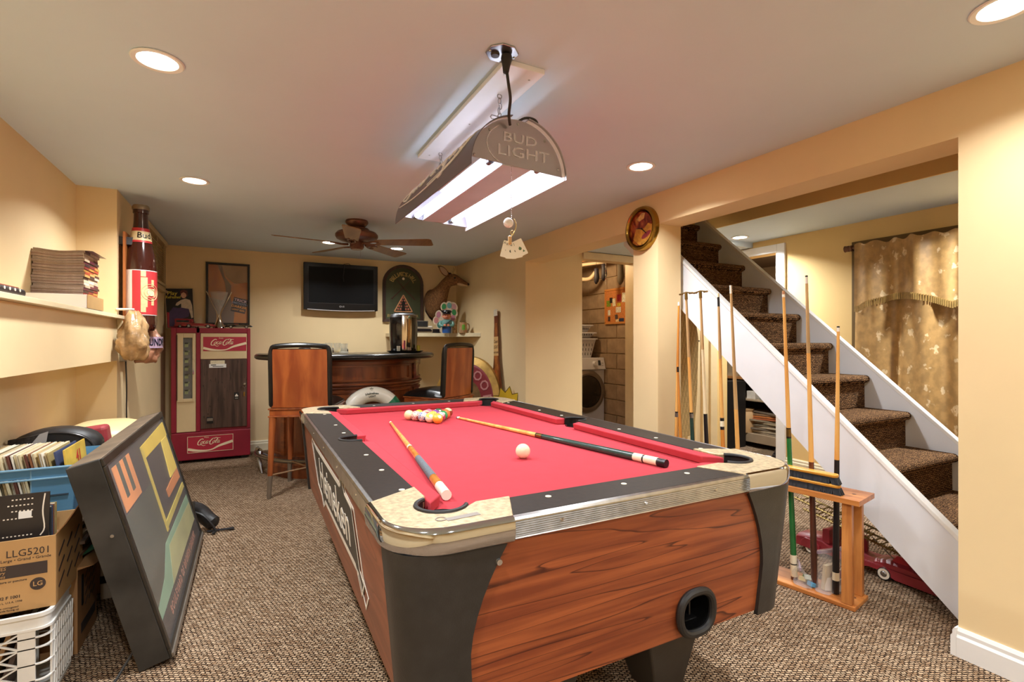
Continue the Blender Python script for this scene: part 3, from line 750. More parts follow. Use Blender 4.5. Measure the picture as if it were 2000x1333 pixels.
# ================================================================== BILLIARD LIGHT
SILV = mat('silver_sheet', '#b9b6bd', 0.32, 0.85, var=0.05)
GREYP = mat('grey_violet_print', '#6d6a77', 0.4, 0.3, var=0.05)
WREF = mat('white_reflector', '#f4f6ff', 0.5, var=0)
STEEL = mat('zinc_steel', '#a9aaad', 0.3, 1.0, var=0.05)
CORD = mat('black_cord', '#24221f', 0.5, var=0.05)
CX_, CYA, CYB, ZB_, HW = 0.905, 1.665, 2.72, 1.862, 0.205
t = thing('ceiling_board', 'long white painted board screwed flat to the ceiling above the billiard light', 'board', (0.88, 2.11, 2.2))
obj('board', MB().box(-0.0825, 0.0825, -0.52, 0.52, 0.0, 0.0195), mat('board_white', '#eeeef4', 0.4, var=0.02), t, bev=0.002)
sm = MB()
for x, y in ((-0.05, -0.45), (0.05, -0.46), (0.0, 0.0), (-0.04, 0.45)): sm.cyl((x, y, 0.001), (x, y, -0.001), 0.005, 0.004, 10)
obj('screw', sm, STEEL, t, smooth=True, kind='stuff')
def shade_pt(a, r=1.0, y=0):   # a = 0 right edge .. 180 left edge
    return (CX_ + HW * r * math.cos(math.radians(a)), y, ZB_ + 0.205 * r * math.sin(math.radians(a)))
t = thing('billiard_light', 'curved grey metal billiard light with two glowing tubes hanging over the pool table', 'pendant lamp', (CX_, 2.19, ZB_))
for nm, a0, a1, m in (('left_shade', 100, 182, GREYP), ('right_shade', -2, 80, SILV)):
    g = MB(); ys = (CYA, CYB)
    sec = [a0 + (a1 - a0) * i / 14 for i in range(15)]
    rings = []
    for y in ys: rings.append([shade_pt(a, 1.0, y) for a in sec] + [shade_pt(a, 0.985, y) for a in sec[::-1]])
    g.loft(rings); sh = obj('shade_half', g, m, t, W=True, smooth=True, angle=40, label='grey violet printed shade half' if a0 > 90 else None)
    g2 = MB().loft([[shade_pt(a, 0.982, y) for a in sec] + [shade_pt(a, 0.978, y) for a in sec[::-1]] for y in (CYA + 0.01, CYB - 0.01)])
    obj('reflector', g2, WREF, sh, W=True, smooth=True, angle=40)
    if a0 > 90:   # script lettering along the curved left side
        L_ = sh; scm = MB()
        def wrap(pts, wd):
            out = []
            for (u, v) in pts:
                q = 172 - v * 60
                out.append((shade_pt(q, 1.012, CYB - 0.05 - u * (CYB - CYA - 0.1)), wd))
            scm.tube([p for p, _ in out], wd, 5)
        W_ = lambda P, wd=0.0045: wrap(spl(P, 5), wd)
        W_([(0.02, 0.35), (0.10, 0.75), (0.14, 0.8), (0.10, 0.45), (0.18, 0.52), (0.14, 0.25), (0.06, 0.3)])
        W_([(0.20, 0.55), (0.21, 0.35), (0.26, 0.4), (0.27, 0.55), (0.28, 0.35)])
        W_([(0.38, 0.45), (0.33, 0.5), (0.33, 0.35), (0.38, 0.4), (0.41, 0.8), (0.40, 0.35)])
        W_([(0.50, 0.85), (0.49, 0.4), (0.56, 0.38)]); W_([(0.60, 0.6), (0.60, 0.38)]); W_([(0.70, 0.55), (0.65, 0.55), (0.66, 0.38), (0.70, 0.42), (0.71, 0.15), (0.66, 0.1)])
        W_([(0.75, 0.85), (0.75, 0.38), (0.76, 0.52), (0.80, 0.52), (0.81, 0.36)]); W_([(0.87, 0.8), (0.87, 0.4), (0.91, 0.38)]); W_([(0.84, 0.6), (0.92, 0.6)])
        W_([(0.0, 0.2), (0.3, 0.1), (0.6, 0.12), (0.86, 0.25), (0.95, 0.5), (0.94, 0.8)], 0.003); W_([(0.5, 0.16), (0.8, 0.25), (0.9, 0.45)], 0.002)
        obj('lettering', scm, mat('white_print', '#f0eef2', 0.4), L_, W=True, smooth=True)
for y in (CYA + 0.03, CYB - 0.03):
    pl = [(x - CX_, z) for x, _, z in [shade_pt(a, 0.975) for a in range(3, 178, 7)]]
    g = MB().prism([(CX_ + x, z) for x, z in pl], y - 0.0015, y + 0.0015, 'XZ')
    e = obj('end_plate', g, SILV, t, W=True)
    if y < 2:
        F = FR((CX_ + 0.01, y - 0.002, ZB_ + 0.095), (1, 0, 0))
        g = MB(F); g.text('BUD', 0.05, M=Matrix.Translation((0.0, 0.030, 0)), th=0.003, sx=1.5, bold=0.006); g.text('LIGHT', 0.056, M=Matrix.Translation((0.015, -0.022, 0)), th=0.003, sx=1.45, bold=0.006)
        g.ribbon(arc(-0.01, 0.0, 0.13, 130, 235, 14, 0.085), 0.002, 0.003)
        obj('embossed_lettering', g, mat('embossed_silver', '#dedce2', 0.25, 0.7), e, W=True)
        s_ = MB()
        for a in (12, 50, 90, 130, 168):
            p = shade_pt(a, 0.90); s_.ball((p[0], y - 0.003, p[2]), 0.0055, 8)
        obj('rivet', s_, STEEL, e, W=True, smooth=True, kind='stuff')
obj('ballast_box', MB().prism([(CX_ - 0.065, ZB_ + 0.02), (CX_ + 0.065, ZB_ + 0.02), (CX_ + 0.045, ZB_ + 0.09), (CX_ - 0.045, ZB_ + 0.09)], CYA + 0.033, CYB - 0.033, 'XZ'), mat('ballast_enamel', '#bcc6cc', 0.4), t, W=True, bev=0.003)
for sx in (-1, 1):
    g = MB().cyl((CX_ + sx * 0.105, CYA + 0.07, ZB_ + 0.035), (CX_ + sx * 0.105, CYB - 0.07, ZB_ + 0.035), 0.013, n=12)
    tb = obj('tube', g, emit('tube_glow', '#eef1ff', 11.0), t, W=True, smooth=True)
    for y in (CYA + 0.04, CYB - 0.07): obj('tube_cap', MB().cyl((CX_ + sx * 0.105, y, ZB_ + 0.035), (CX_ + sx * 0.105, y + 0.03, ZB_ + 0.035), 0.0135, n=12), STEEL, tb, W=True, smooth=True)
    ld = bpy.data.lights.new('tube_lamp', 'AREA'); ld.shape = 'RECTANGLE'; ld.size = 0.04; ld.size_y = 0.9; ld.energy = TUBE_W; ld.color = COOL
    lo = bpy.data.objects.new('tube_lamp', ld); COL.objects.link(lo); lo.parent = t; lo.location = (sx * 0.105, 0, 0.015)
g = MB().tube(spl([(CX_ - 0.01, CYA + 0.05, 2.045), (CX_ + 0.03, CYA + 0.03, 2.075), (CX_ + 0.075, CYA + 0.02, 2.07), (CX_ + 0.10, CYA + 0.04, 2.035)], 6), 0.005, 8)
obj('loop_cord', g, CORD, t, W=True, smooth=True)
# chains
def chain(y, z0, z1, label):
    t = thing('hanging_chain', label, 'chain', (0.88, y, z1), 0, 'chains of the billiard light')
    n = int((z1 - z0) / 0.021); 
    obj('hook', MB().torus((0, 0, 0), 0.009, 0.0022, 16, 6, M=TR(0, 0, -0.008, 0, PI / 2)), STEEL, t, smooth=True)
    for i in range(n):
        g = MB(); pts = [(0.0065 * math.cos(q), 0, 0.013 * math.sin(q)) for q in [2 * PI * k / 14 for k in range(15)]]
        g.tube(pts, 0.0019, 6, M=TR(0.004 * math.sin(i * 2), 0, -0.026 - i * 0.0205, (i % 2) * PI / 2 + i * 0.3, 0, 0.25 * math.sin(i * 1.7)))
        obj('link', g, STEEL, t, smooth=True)
    return t
c1 = chain(1.80, 2.07, 2.2, 'tangled zinc chain beside the black cord at the near end of the billiard light')
g = MB().tube([(0.0, 0, -0.09), (-0.035, 0, -0.088), (-0.04, 0, -0.097), (-0.035, 0, -0.104), (0, 0, -0.10)], 0.0022, 6)
obj('snap_hook', g, STEEL, c1, smooth=True)
chain(2.50, 2.10, 2.2, 'short zinc chain at the far end of the billiard light')
# ceiling outlet and cord
t = thing('ceiling_outlet', 'oval metal outlet plate on the ceiling with a black plug in it', 'outlet', (0.775, 1.565, CEIL))
obj('plate', MB().prism([(x, y) for x, y in arc(0, 0, 0.058, 0, 360, 8)][:-1], -0.006, 0.0, 'XY', M=Matrix.Rotation(math.radians(22.5), 4, 'Z')), STEEL, t, bev=0.002)
g = MB(); g.lathe([(0.001, -0.014), (0.014, -0.014), (0.016, -0.006)], (-0.022, 0.01, 0), 14); obj('socket', g, mat('socket_brown', '#3a2d25', 0.4), t, smooth=True)
g = MB()
for x in (-0.046, 0.046): g.cyl((x, 0.0, -0.006), (x, 0, -0.01), 0.005, 0.003, 10)
obj('screw', g, STEEL, t, smooth=True)
t = thing('electric_flex', 'thick black power cord with plug running down to the billiard light', 'cord', (0.79, 1.56, CEIL - 0.01))
obj('plug', MB(TR(0, 0, 0, 0, 0.0, 0.05)).lathe([(0.001, 0.0), (0.018, 0.0), (0.02, -0.012), (0.014, -0.035), (0.010, -0.06), (0.001, -0.06)], (0, 0, 0), 16), CORD, t, smooth=True)
obj('cord', MB().tube(spl([(0, 0, -0.05), (0.012, 0.01, -0.09), (0.035, 0.04, -0.125), (0.055, 0.09, -0.155), (0.075, 0.12, -0.18)], 6), 0.0055, 8), CORD, t, smooth=True)
# pull chain with golf ball and playing-card charm
t = thing('pull_chain', 'beaded pull chain with a golf ball and fanned playing cards below the billiard light', 'pull chain', (0.86, 1.66, 1.87))
g = MB()
for i in range(26): g.ball((0, 0, -0.005 - i * 0.0075), 0.0021, 6)
obj('bead_chain', g, STEEL, t, smooth=True, kind='stuff')
obj('golf_ball', MB().ball((-0.012, 0, -0.213), 0.0185, 20), mat('golf_white', '#f6f6f8', 0.3, bump=0.8, bscale=260), t, smooth=True, angle=180)
g = MB().tube(spl([(0.004, -0.014, -0.20), (0.012, -0.016, -0.22), (0.008, -0.01, -0.245), (0.0, 0, -0.262)], 5), 0.002, 6); g.torus((0, 0, 0), 0.008, 0.0016, 12, 6, M=TR(0.004, 0, -0.248, 0.3, PI / 2))
obj('clasp', g, mat('brass_pale', '#cdbb85', 0.3, 0.9), t, smooth=True)
obj('wooden_toggle', MB().lathe([(0.001, -0.018), (0.0065, -0.015), (0.007, 0.012), (0.001, 0.016)], (-0.006, 0, -0.275), 12), mat('pale_wood', '#ddb985', 0.5), t, smooth=True)
CW = mat('card_white', '#f7f5ea', 0.4, var=0); INK = mat('card_ink', '#2d3a33', 0.5, var=0); RED_ = mat('card_green_print', '#5c7f58', 0.5)
for i, a in enumerate((14, 2, -12, -26)):
    Mx = FR((0.004, -0.0012 * i, -0.283), (math.cos(0.45), -math.sin(0.45), 0)) @ Matrix.Rotation(math.radians(-a), 4, 'Z') @ Matrix.Translation(((-0.012, -0.004, 0.006, 0.014)[i], 0, 0))
    c = obj('playing_card', MB(Mx).prism(rrect(-0.020, 0.020, -0.062, 0.0, 0.003), 0, 0.0008), CW, t)
    g = MB(Mx); g.text('AKQJ'[i], 0.012, M=Matrix.Translation((-0.014, -0.009, 0.0009)), th=0.0003)
    g.lathe([(0.0003, 0.0012), (0.006, 0.0012), (0.006, 0.0008)], (0.0, -0.034, 0), 8); g.prism([(-0.006, -0.036), (0.006, -0.036), (0, -0.025)], 0.0009, 0.0013)
    if i: g.prism([(0.004, -0.05), (0.013, -0.05), (0.009, -0.041)], 0.0009, 0.0013)
    obj('card_print', g, INK if i != 3 else RED_, c)

# ================================================================== CEILING FAN
t = thing('ceiling_fan', 'bronze five-blade ceiling fan close under the ceiling above the bar', 'ceiling fan', (0.789, 4.314, CEIL))
BRZ = mat('fan_bronze', '#6e4a38', 0.35, 0.5, var=0.12, scale=14)
obj('canopy', MB().lathe([(0.001, 0), (0.088, 0), (0.092, -0.012), (0.09, -0.022), (0.062, -0.055), (0.055, -0.06), (0.055, -0.07), (0.001, -0.07)], n=32), BRZ, t, smooth=True, angle=30)
obj('motor', MB().lathe([(0.001, -0.066), (0.09, -0.068), (0.094, -0.078), (0.11, -0.088), (0.145, -0.10), (0.158, -0.118), (0.158, -0.135), (0.15, -0.152), (0.12, -0.168), (0.085, -0.176), (0.001, -0.178)], n=40, sx=1.08, sy=1.08), BRZ, t, smooth=True, angle=30)
obj('ring', MB().torus((0, 0, -0.112), 0.1555, 0.005, 40, 8).torus((0, 0, -0.14), 0.157, 0.004, 40, 8), BRZ, t, smooth=True)
obj('switch_housing', MB().lathe([(0.001, -0.17), (0.055, -0.172), (0.058, -0.19), (0.058, -0.222), (0.045, -0.24), (0.001, -0.245)], n=28), BRZ, t, smooth=True, angle=30)
obj('pull_chain', MB().cyl((0.03, 0, -0.24), (0.03, 0, -0.30), 0.0012, n=6), STEEL, t)
BLD = wood('fan_blade', '#6d4c2a', '#8d6b40', (14, 2, 14), 0.4)
for i in range(5):
    a = math.radians(-28 + 72 * i)
    Mx = Matrix.Rotation(a, 4, 'Z') @ Matrix.Rotation(math.radians(-12), 4, 'X')
    br = MB(Mx)
    br.tube(spl([(0.06, 0, -0.20), (0.11, 0.015, -0.204), (0.15, 0.03, -0.20), (0.20, 0.02, -0.197)], 4), [0.009] * 4 + [0.008] * 4 + [0.007] * 5, 8)
    br.tube(spl([(0.06, 0, -0.20), (0.11, -0.015, -0.204), (0.15, -0.03, -0.20), (0.20, -0.02, -0.197)], 4), [0.009] * 4 + [0.008] * 4 + [0.007] * 5, 8)
    bi = obj('blade_iron', br, BRZ, t, smooth=True)
    out = [(0.17, -0.05), (0.17, 0.05)] + [(0.60, 0.068)] + arc(0.615, 0.0, 0.07, 75, -75, 8, 0.07)[::1] + [(0.60, -0.068)]
    bl = MB(Mx).prism([(0.17, -0.052), (0.60, -0.068)] + [(0.62, -0.066), (0.635, -0.05), (0.635, 0.05), (0.62, 0.066)] + [(0.60, 0.068), (0.17, 0.052)], -0.197, -0.191)
    obj('blade', bl, BLD, t, bev=0.002)

# ================================================================== CLOCK
t = thing('wall_clock', 'round brass-rimmed clock with a red and orange picture dial on the beam', 'clock', (XR, 2.703, 2.003))
Fc = Matrix(((0, 0, -1, 0), (-1, 0, 0, 0), (0, 1, 0, 0), (0, 0, 0, 1)))
BRS = mat('clock_brass', '#a8853c', 0.22, 0.95, var=0.08)
obj('rim', MB(Fc).lathe([(0.118, 0.03), (0.122, 0.012), (0.125, 0.030), (0.135, 0.040), (0.148, 0.036), (0.155, 0.02), (0.155, 0.0), (0.12, 0.0)], n=48), BRS, t, smooth=True, angle=40)
obj('dial', MB(Fc).lathe([(0.0005, 0.012), (0.124, 0.012), (0.124, 0.001), (0.0005, 0.001)], n=40), swirl('dial_picture', '#6a2416', '#a8482a', '#c8873c', 9), t)
g = MB(Fc)
D1 = mat('dial_yellow', '#d79a3c', 0.4, var=0.25, scale=40); D2 = mat('dial_red', '#9c3a44', 0.4, var=0.2, scale=50)
obj('dial_patch', MB(Fc).prism([(-0.09, -0.06), (-0.03, -0.11), (0.05, -0.11), (0.10, -0.05), (0.11, 0.01), (0.06, 0.03), (0.02, 0.0), (-0.06, 0.01)], 0.0125, 0.013), D1, t)
obj('dial_patch', MB(Fc).prism([(-0.055, 0.075), (0.0, 0.112), (0.03, 0.105), (0.02, 0.07), (-0.03, 0.055)], 0.0125, 0.0133), mat('dial_cream', '#e0b06a', 0.4, var=0.3, scale=60), t)
obj('dial_patch', MB(Fc).prism(arc(0.02, -0.06, 0.05, 0, 360, 14, 0.018)[:-1], 0.013, 0.0137, M=Matrix.Rotation(0.4, 4, 'Z')), D2, t)
NM = MB(Fc)
for i in range(12):
    a = math.radians(90 - 30 * (i + 1)); NM.text(str(i + 1), 0.022, M=Matrix.Translation((0.103 * math.cos(a), 0.103 * math.sin(a), 0.0138)), th=0.0006)
obj('numeral', NM, mat('numeral_rust', '#7c2a1c', 0.4), t, kind='stuff')
hd = MB(Fc); hd.ribbon([(0, 0), (-0.065, 0.012)], [0.003, 0.0015], 0.001, M=Matrix.Translation((0, 0, 0.015))); hd.ribbon([(0, 0), (0.045, -0.038)], [0.004, 0.002], 0.001, M=Matrix.Translation((0, 0, 0.0165)))
hd.lathe([(0.0005, 0.019), (0.006, 0.017), (0.006, 0.013)], n=10)
obj('hand', hd, BLK, t)

# ================================================================== TELEVISION
t = thing('television', 'flat black television mounted on the back wall under the fan', 'television', (0.963, YB, 1.58))
TVB = mat('gloss_black', '#0b0b0c', 0.3, var=0, spec=0.3); 
pr = rrect(-0.419, 0.419, 0.008, 0.545, 0.012)
fr = MB().prism([(x, z - (0.014 * (1 - (x / 0.42) ** 2) if z < 0.1 else 0)) for x, z in [(-0.419, 0.545), (-0.419, 0.012)] + [(-0.419 + 0.838 * i / 14, 0.004) for i in range(15)] + [(0.419, 0.012), (0.419, 0.545)]], -0.10, -0.055, 'XZ')
obj('cabinet', fr, TVB, t, bev=0.005)
obj('screen', MB().box(-0.365, 0.365, -0.102, -0.0995, 0.085, 0.50), mat('screen_dark', '#050506', 0.45, var=0, spec=0.15), t)
g = MB(); 
for (a, b_, c_, d_) in ((-0.37, 0.37, 0.078, 0.083), (-0.37, 0.37, 0.502, 0.505), (-0.372, -0.368, 0.08, 0.503), (0.368, 0.372, 0.08, 0.503)): g.box(a, b_, -0.1025, -0.099, c_, d_)
obj('screen_bezel', g, mat('bezel_grey', '#2b2c30', 0.25), t)
g = MB(FR((0.0, -0.1015, 0.045), (1, 0, 0))); g.text('LG', 0.026, M=Matrix.Translation((0.012, 0, 0)), th=0.001); g.ribbon(arc(-0.018, 0, 0.009, 0, 360, 14), 0.0016, 0.001)
obj('logo', g, mat('logo_silver', '#c9c9cc', 0.3, 0.5), t)
obj('chin', MB().ribbon([(-0.38 + 0.76 * i / 12, -0.012 * (1 - ((-0.38 + 0.76 * i / 12) / 0.4) ** 2) + 0.008) for i in range(13)], 0.004, 0.002, M=FR((0, -0.101, 0), (1, 0, 0))), mat('logo_silver', '#c9c9cc', 0.3, 0.5), t)
obj('wall_mount', MB().box(-0.2, 0.2, -0.056, 0.0, 0.12, 0.42), mat('mount_grey', '#3b3b3d', 0.5), t)
obj('cable', MB().tube(spl([(0.03, -0.05, 0.53), (0.05, -0.04, 0.56), (0.09, -0.03, 0.565), (0.12, -0.04, 0.54)], 5), 0.003, 6), CORD, t, smooth=True)
# camera hanging strap seen on the screen front: a thin dark cable
obj('hanging_cable', MB().tube(spl([(0.03, -0.075, 0.552), (0.025, -0.108, 0.54), (0.02, -0.108, 0.46), (0.012, -0.108, 0.40), (0.02, -0.108, 0.34)], 5), 0.0045, 6), mat('cable_soft_black', '#111112', 0.6), t, smooth=True)

# ================================================================== BILLIARDS SIGN
t = thing('billiards_sign', 'arched dark wood pub sign lettered for billiards on a green ground', 'sign', (1.717, YB, 1.46))
SGN = mat('sign_green', '#3f4428', 0.6, var=0.15, scale=10); SFR = wood('sign_frame_wood', '#2d1a12', '#4a2d20', (10, 10, 2), 0.45)
arch = lambda r, z0, ry: [(-r, z0), (r, z0)] + arc(0, 0.475, r, 0, 180, 18, ry)
obj('board', MB().prism(arch(0.225, 0.03, 0.21), -0.022, -0.002, 'XZ'), SGN, t)
g = MB(); o_ = arch(0.258, 0.0, 0.245); i_ = arch(0.222, 0.036, 0.207)
n = len(o_); vs = [(x, -0.038, z) for x, z in o_] + [(x, -0.034, z) for x, z in i_] + [(x, -0.002, z) for x, z in o_] + [(x, -0.002, z) for x, z in i_]
fs = []
for i in range(n):
    j = (i + 1) % n; fs += [(i, j, n + j, n + i), (2 * n + i, i, n + i, 3 * n + i) if False else (i, 2 * n + i, 2 * n + j, j), (n + i, n + j, 3 * n + j, 3 * n + i)]
g.add(vs, fs); obj('frame', g, SFR, t)
GOLD = mat('sign_gold', '#b39a5c', 0.45, 0.2)
Fs = FR((0, -0.0225, 0.475), (1, 0, 0)); g = MB(Fs); word = 'BILLIARDS HALL'
for i, ch in enumerate(word):
    if ch == ' ': continue
    a = math.radians(160 - 140 * (i + 0.5) / len(word))
    g.text(ch, 0.078, M=Matrix.Translation((0.155 * math.cos(a), 0.135 * math.sin(a) - 0.01, 0)) @ Matrix.Rotation(a - PI / 2, 4, 'Z'), th=0.002, bold=0.01)
obj('lettering', g, GOLD, t)
g = MB(Fs); g.text('BILLIARD', 0.05, M=Matrix.Translation((-0.1, -0.4, 0)), th=0.002); g.text('KEEPER', 0.05, M=Matrix.Translation((0.115, -0.40, 0)), th=0.002); obj('lettering', g, GOLD, t)
g = MB(Fs)
for s in (-1, 1): g.ribbon([(s * 0.085, 0.055), (-s * 0.0, -0.04), (-s * 0.15, -0.19)], [0.003, 0.004, 0.0075], 0.005)
obj('crossed_cues', g, mat('sign_cue', '#4a2a1c', 0.4), t)
obj('sign_ball', MB().ball((0, -0.028, 0.545), 0.017, 14, sc=(1, 0.5, 1)), IV, t, smooth=True)
g = MB(Fs); tri = [(0, -0.135), (0.115, -0.345), (-0.115, -0.345)]
for i in range(3):
    a, b_ = tri[i], tri[(i + 1) % 3]; g.ribbon([a, b_], 0.006, 0.012)
obj('triangle_rack', g, mat('sign_rack', '#c98f62', 0.5), t)
g = MB()
for r in range(5):
    for q in range(r + 1): g.ball(((q - r / 2) * 0.034, -0.026, 0.475 - 0.172 - r * 0.0355), 0.0145, 10, sc=(1, 0.6, 1))
obj('rack_balls', g, mat('sign_balls', '#b0604c', 0.3, var=0.4, scale=60), t, smooth=True, kind='stuff')
g = MB(Fs).prism([(-0.02, -0.34), (0.02, -0.34), (0.016, -0.27), (0.02, -0.24), (0.008, -0.21), (-0.012, -0.21), (-0.02, -0.25)], 0.006, 0.014)
obj('dark_figure', g, BLK, t)

# ================================================================== PICTURES ON THE BACK WALL
t = thing('framed_poster', 'black-framed beer poster with an orange and grey curve on the back wall', 'picture', (-0.209, YB, 1.395))
g = MB()
for a, b_, c_, d_ in ((-0.208, 0.208, 0, 0.022), (-0.208, 0.208, 0.648, 0.67), (-0.208, -0.186, 0.022, 0.648), (0.186, 0.208, 0.022, 0.648)): g.box(a, b_, -0.03, -0.002, c_, d_)
obj('frame', g, mat('picture_frame_black', '#1b1614', 0.35), t, bev=0.002)
obj('print', MB().box(-0.19, 0.19, -0.012, -0.004, 0.02, 0.65), swirl('poster_orange', '#a8622c', '#c2782f', '#b07a4e', 1.6), t)
Fp = FR((0, -0.0125, 0), (1, 0, 0))
g = MB(Fp).prism([(-0.10, 0.648), (-0.06, 0.648), (-0.03, 0.52), (0.03, 0.43), (0.02, 0.30), (0.06, 0.15), (0.05, 0.022), (-0.186, 0.022), (-0.186, 0.30), (-0.05, 0.26), (-0.02, 0.36), (-0.03, 0.45)], 0, 0.0006)
obj('print_shape', g, mat('poster_grey', '#85705f', 0.5, var=0.15, scale=5), t)
g = MB(Fp).prism([(-0.06, 0.648), (0.186, 0.648), (0.186, 0.47), (0.06, 0.45), (-0.02, 0.52)], 0.0003, 0.0009); obj('print_shape', g, mat('poster_tan', '#a88660', 0.5, var=0.1), t)
Fq = Fp @ Matrix.Translation((0.108, 0.215, 0.001)) @ Matrix.Rotation(-0.22, 4, 'Z')
obj('print_label', MB(Fq).prism([(-0.07, -0.078), (0.07, -0.078), (0.07, 0.078), (-0.07, 0.078)], 0, 0.001), mat('label_slate', '#37332f', 0.5), t)
obj('lettering', MB(Fq).text('TRICK', 0.038, M=Matrix.Translation((0, 0.052, 0.001)), th=0.0006, sx=1.2, bold=0.02), mat('pale_pink', '#d8b4bc', 0.5), t)
obj('lettering', MB(Fq).text('SMOOTH', 0.034, M=Matrix.Translation((0, 0.018, 0.001)), th=0.0006, sx=1.1, bold=0.015), mat('slate_blue', '#8a94ae', 0.5), t)
obj('lettering', MB(Fq).text('DARKER', 0.036, M=Matrix.Translation((0, -0.018, 0.001)), th=0.0006, sx=1.1, bold=0.02).text('LIGHT BEER', 0.028, M=Matrix.Translation((0, -0.053, 0.001)), th=0.0006, sx=0.85, bold=0.01), mat('label_orange', '#f0a03c', 0.5), t)
obj('glazing', MB().box(-0.186, 0.186, -0.0165, -0.0155, 0.022, 0.648), clear('picture_glass', '#ffffff', 0.35, 0.04), t)

# ================================================================== DEER HEAD MOUNT
def ellring(c, dr, rx, rz, n=20, top=1.0, up=(0, 0, 1)):
    d = Vector(dr).normalized(); s_ = d.cross(Vector(up)).normalized(); u = s_.cross(d).normalized(); c = Vector(c)
    return [tuple(c + s_ * (rx * math.cos(q)) + u * (rz * math.sin(q) * (top if math.sin(q) > 0 else 1))) for q in [2 * PI * k / n for k in range(n)]]
def deer():
    t = thing('deer_head_mount', 'mounted deer head with short spikes looking right from the corner of the back wall', 'hunting trophy', (2.11, YB, 1.70))
    m, nt, N, L, b = nmat('deer_fur')
    tc = N.new('ShaderNodeTexCoord'); n1 = N.new('ShaderNodeTexNoise'); n1.inputs['Scale'].default_value = 60; n1.inputs['Detail'].default_value = 6
    L.new(tc.outputs['Object'], n1.inputs['Vector'])
    r = N.new('ShaderNodeValToRGB'); r.color_ramp.elements[0].position = 0.3; r.color_ramp.elements[1].position = 0.75
    r.color_ramp.elements[0].color = lin('#5a3a1f') + (1,); r.color_ramp.elements[1].color = lin('#96693c') + (1,)
    L.new(n1.outputs['Fac'], r.inputs[0]); L.new(r.outputs[0], b.inputs['Base Color']); b.inputs['Roughness'].default_value = 0.9
    bp = N.new('ShaderNodeBump'); bp.inputs['Strength'].default_value = 0.5; bp.inputs['Distance'].default_value = 0.006; L.new(n1.outputs['Fac'], bp.inputs['Height']); L.new(bp.outputs[0], b.inputs['Normal'])
    FUR = m; DKF = mat('deer_dark_fur', '#33241a', 0.8, var=0.2, scale=40, bump=0.3); WHF = mat('deer_white_fur', '#c4a680', 0.9, var=0.1, bump=0.3)
    R = []
    R.append(ellring((2.105, 6.298, 1.685), (0.05, -1, 0.25), 0.125, 0.215))
    R.append(ellring((2.105, 6.22, 1.70), (0.08, -1, 0.4), 0.135, 0.21))
    R.append(ellring((2.115, 6.12, 1.76), (0.15, -0.8, 0.8), 0.118, 0.165))
    R.append(ellring((2.145, 6.03, 1.86), (0.25, -0.5, 1.0), 0.082, 0.09))
    R.append(ellring((2.17, 5.97, 1.935), (0.45, -0.5, 0.8), 0.066, 0.072))
    R.append(ellring((2.215, 5.925, 1.985), (0.85, -0.45, 0.2), 0.068, 0.082))
    R.append(ellring((2.26, 5.895, 1.985), (0.88, -0.42, -0.15), 0.064, 0.078))
    R.append(ellring((2.305, 5.872, 1.965), (0.88, -0.42, -0.28), 0.044, 0.050))
    R.append(ellring((2.345, 5.853, 1.948), (0.88, -0.42, -0.28), 0.034, 0.038))
    R.append(ellring((2.385, 5.834, 1.93), (0.88, -0.42, -0.28), 0.027, 0.030))
    R.append(ellring((2.408, 5.823, 1.92), (0.88, -0.42, -0.28), 0.018, 0.021))
    R.append(ellring((2.414, 5.82, 1.917), (0.88, -0.42, -0.28), 0.006, 0.008))
    body = obj('head_and_neck', MB().loft(R), FUR, t, W=True, smooth=True, angle=180)
    md = body.modifiers.new('sub', 'SUBSURF'); md.levels = 1; md.render_levels = 1
    d = Vector((0.88, -0.42, -0.28)).normalized(); side = Vector((-0.43, -0.9, 0)).normalized()
    obj('nose', MB().ball((2.408, 5.822, 1.926), 0.019, 14, sc=(1.0, 1.0, 0.85)), mat('deer_nose', '#15110f', 0.3), t, W=True, smooth=True)
    obj('muzzle', MB().loft([ellring(c_, (0.88, -0.42, -0.28), a_, b_) for c_, a_, b_ in (((2.26, 5.885, 1.945), 0.02, 0.012), ((2.31, 5.866, 1.930), 0.036, 0.022), ((2.36, 5.845, 1.917), 0.029, 0.018), ((2.40, 5.828, 1.908), 0.019, 0.012), ((2.412, 5.823, 1.909), 0.006, 0.005))]), WHF, t, W=True, smooth=True)
    e = Vector((2.268, 5.895, 1.998)) + side * 0.052
    obj('eye', MB().ball(tuple(e), 0.0145, 14, sc=(1.2, 0.8, 0.85)), mat('deer_eye', '#0d0a08', 0.05), t, W=True, smooth=True)
    obj('eye_ring', MB().ball(tuple(e - side * 0.005), 0.0185, 14, sc=(1.2, 0.75, 0.75)), mat('deer_eye_ring', '#8a6a48', 0.9), t, W=True, smooth=True)
    for sd, bx, tipp in ((1, (2.17, 5.90, 2.025), (2.03, 5.86, 2.135)), (-1, (2.20, 5.99, 2.045), (2.145, 6.10, 2.14))):
        B = Vector(bx); T_ = Vector(tipp); dr = (T_ - B); Ln = dr.length; dr.normalize()
        fwd = Vector((0.2, -1, 0.1)); sx_ = dr.cross(fwd).normalized(); nn = sx_.cross(dr).normalized()
        def leaf(r_, off, sc_):
            out = []
            for k in range(9):
                f = k / 8; w = sc_ * 0.046 * math.sin(PI * min(1, f * 0.85 + 0.12)) ** 0.8 * (1 if f < 1 else 0.05)
                c0 = B + dr * (Ln * f) + nn * off
                out.append([tuple(c0 + sx_ * (w * math.cos(q)) + nn * (0.009 * sc_ * math.sin(q) + (0.012 * (abs(math.cos(q))) if True else 0))) for q in [2 * PI * j / 10 for j in range(10)]])
            return out
        ear = obj('ear', MB().loft(leaf(1, 0, 1)), DKF if sd < 0 else FUR, t, W=True, smooth=True, angle=180)
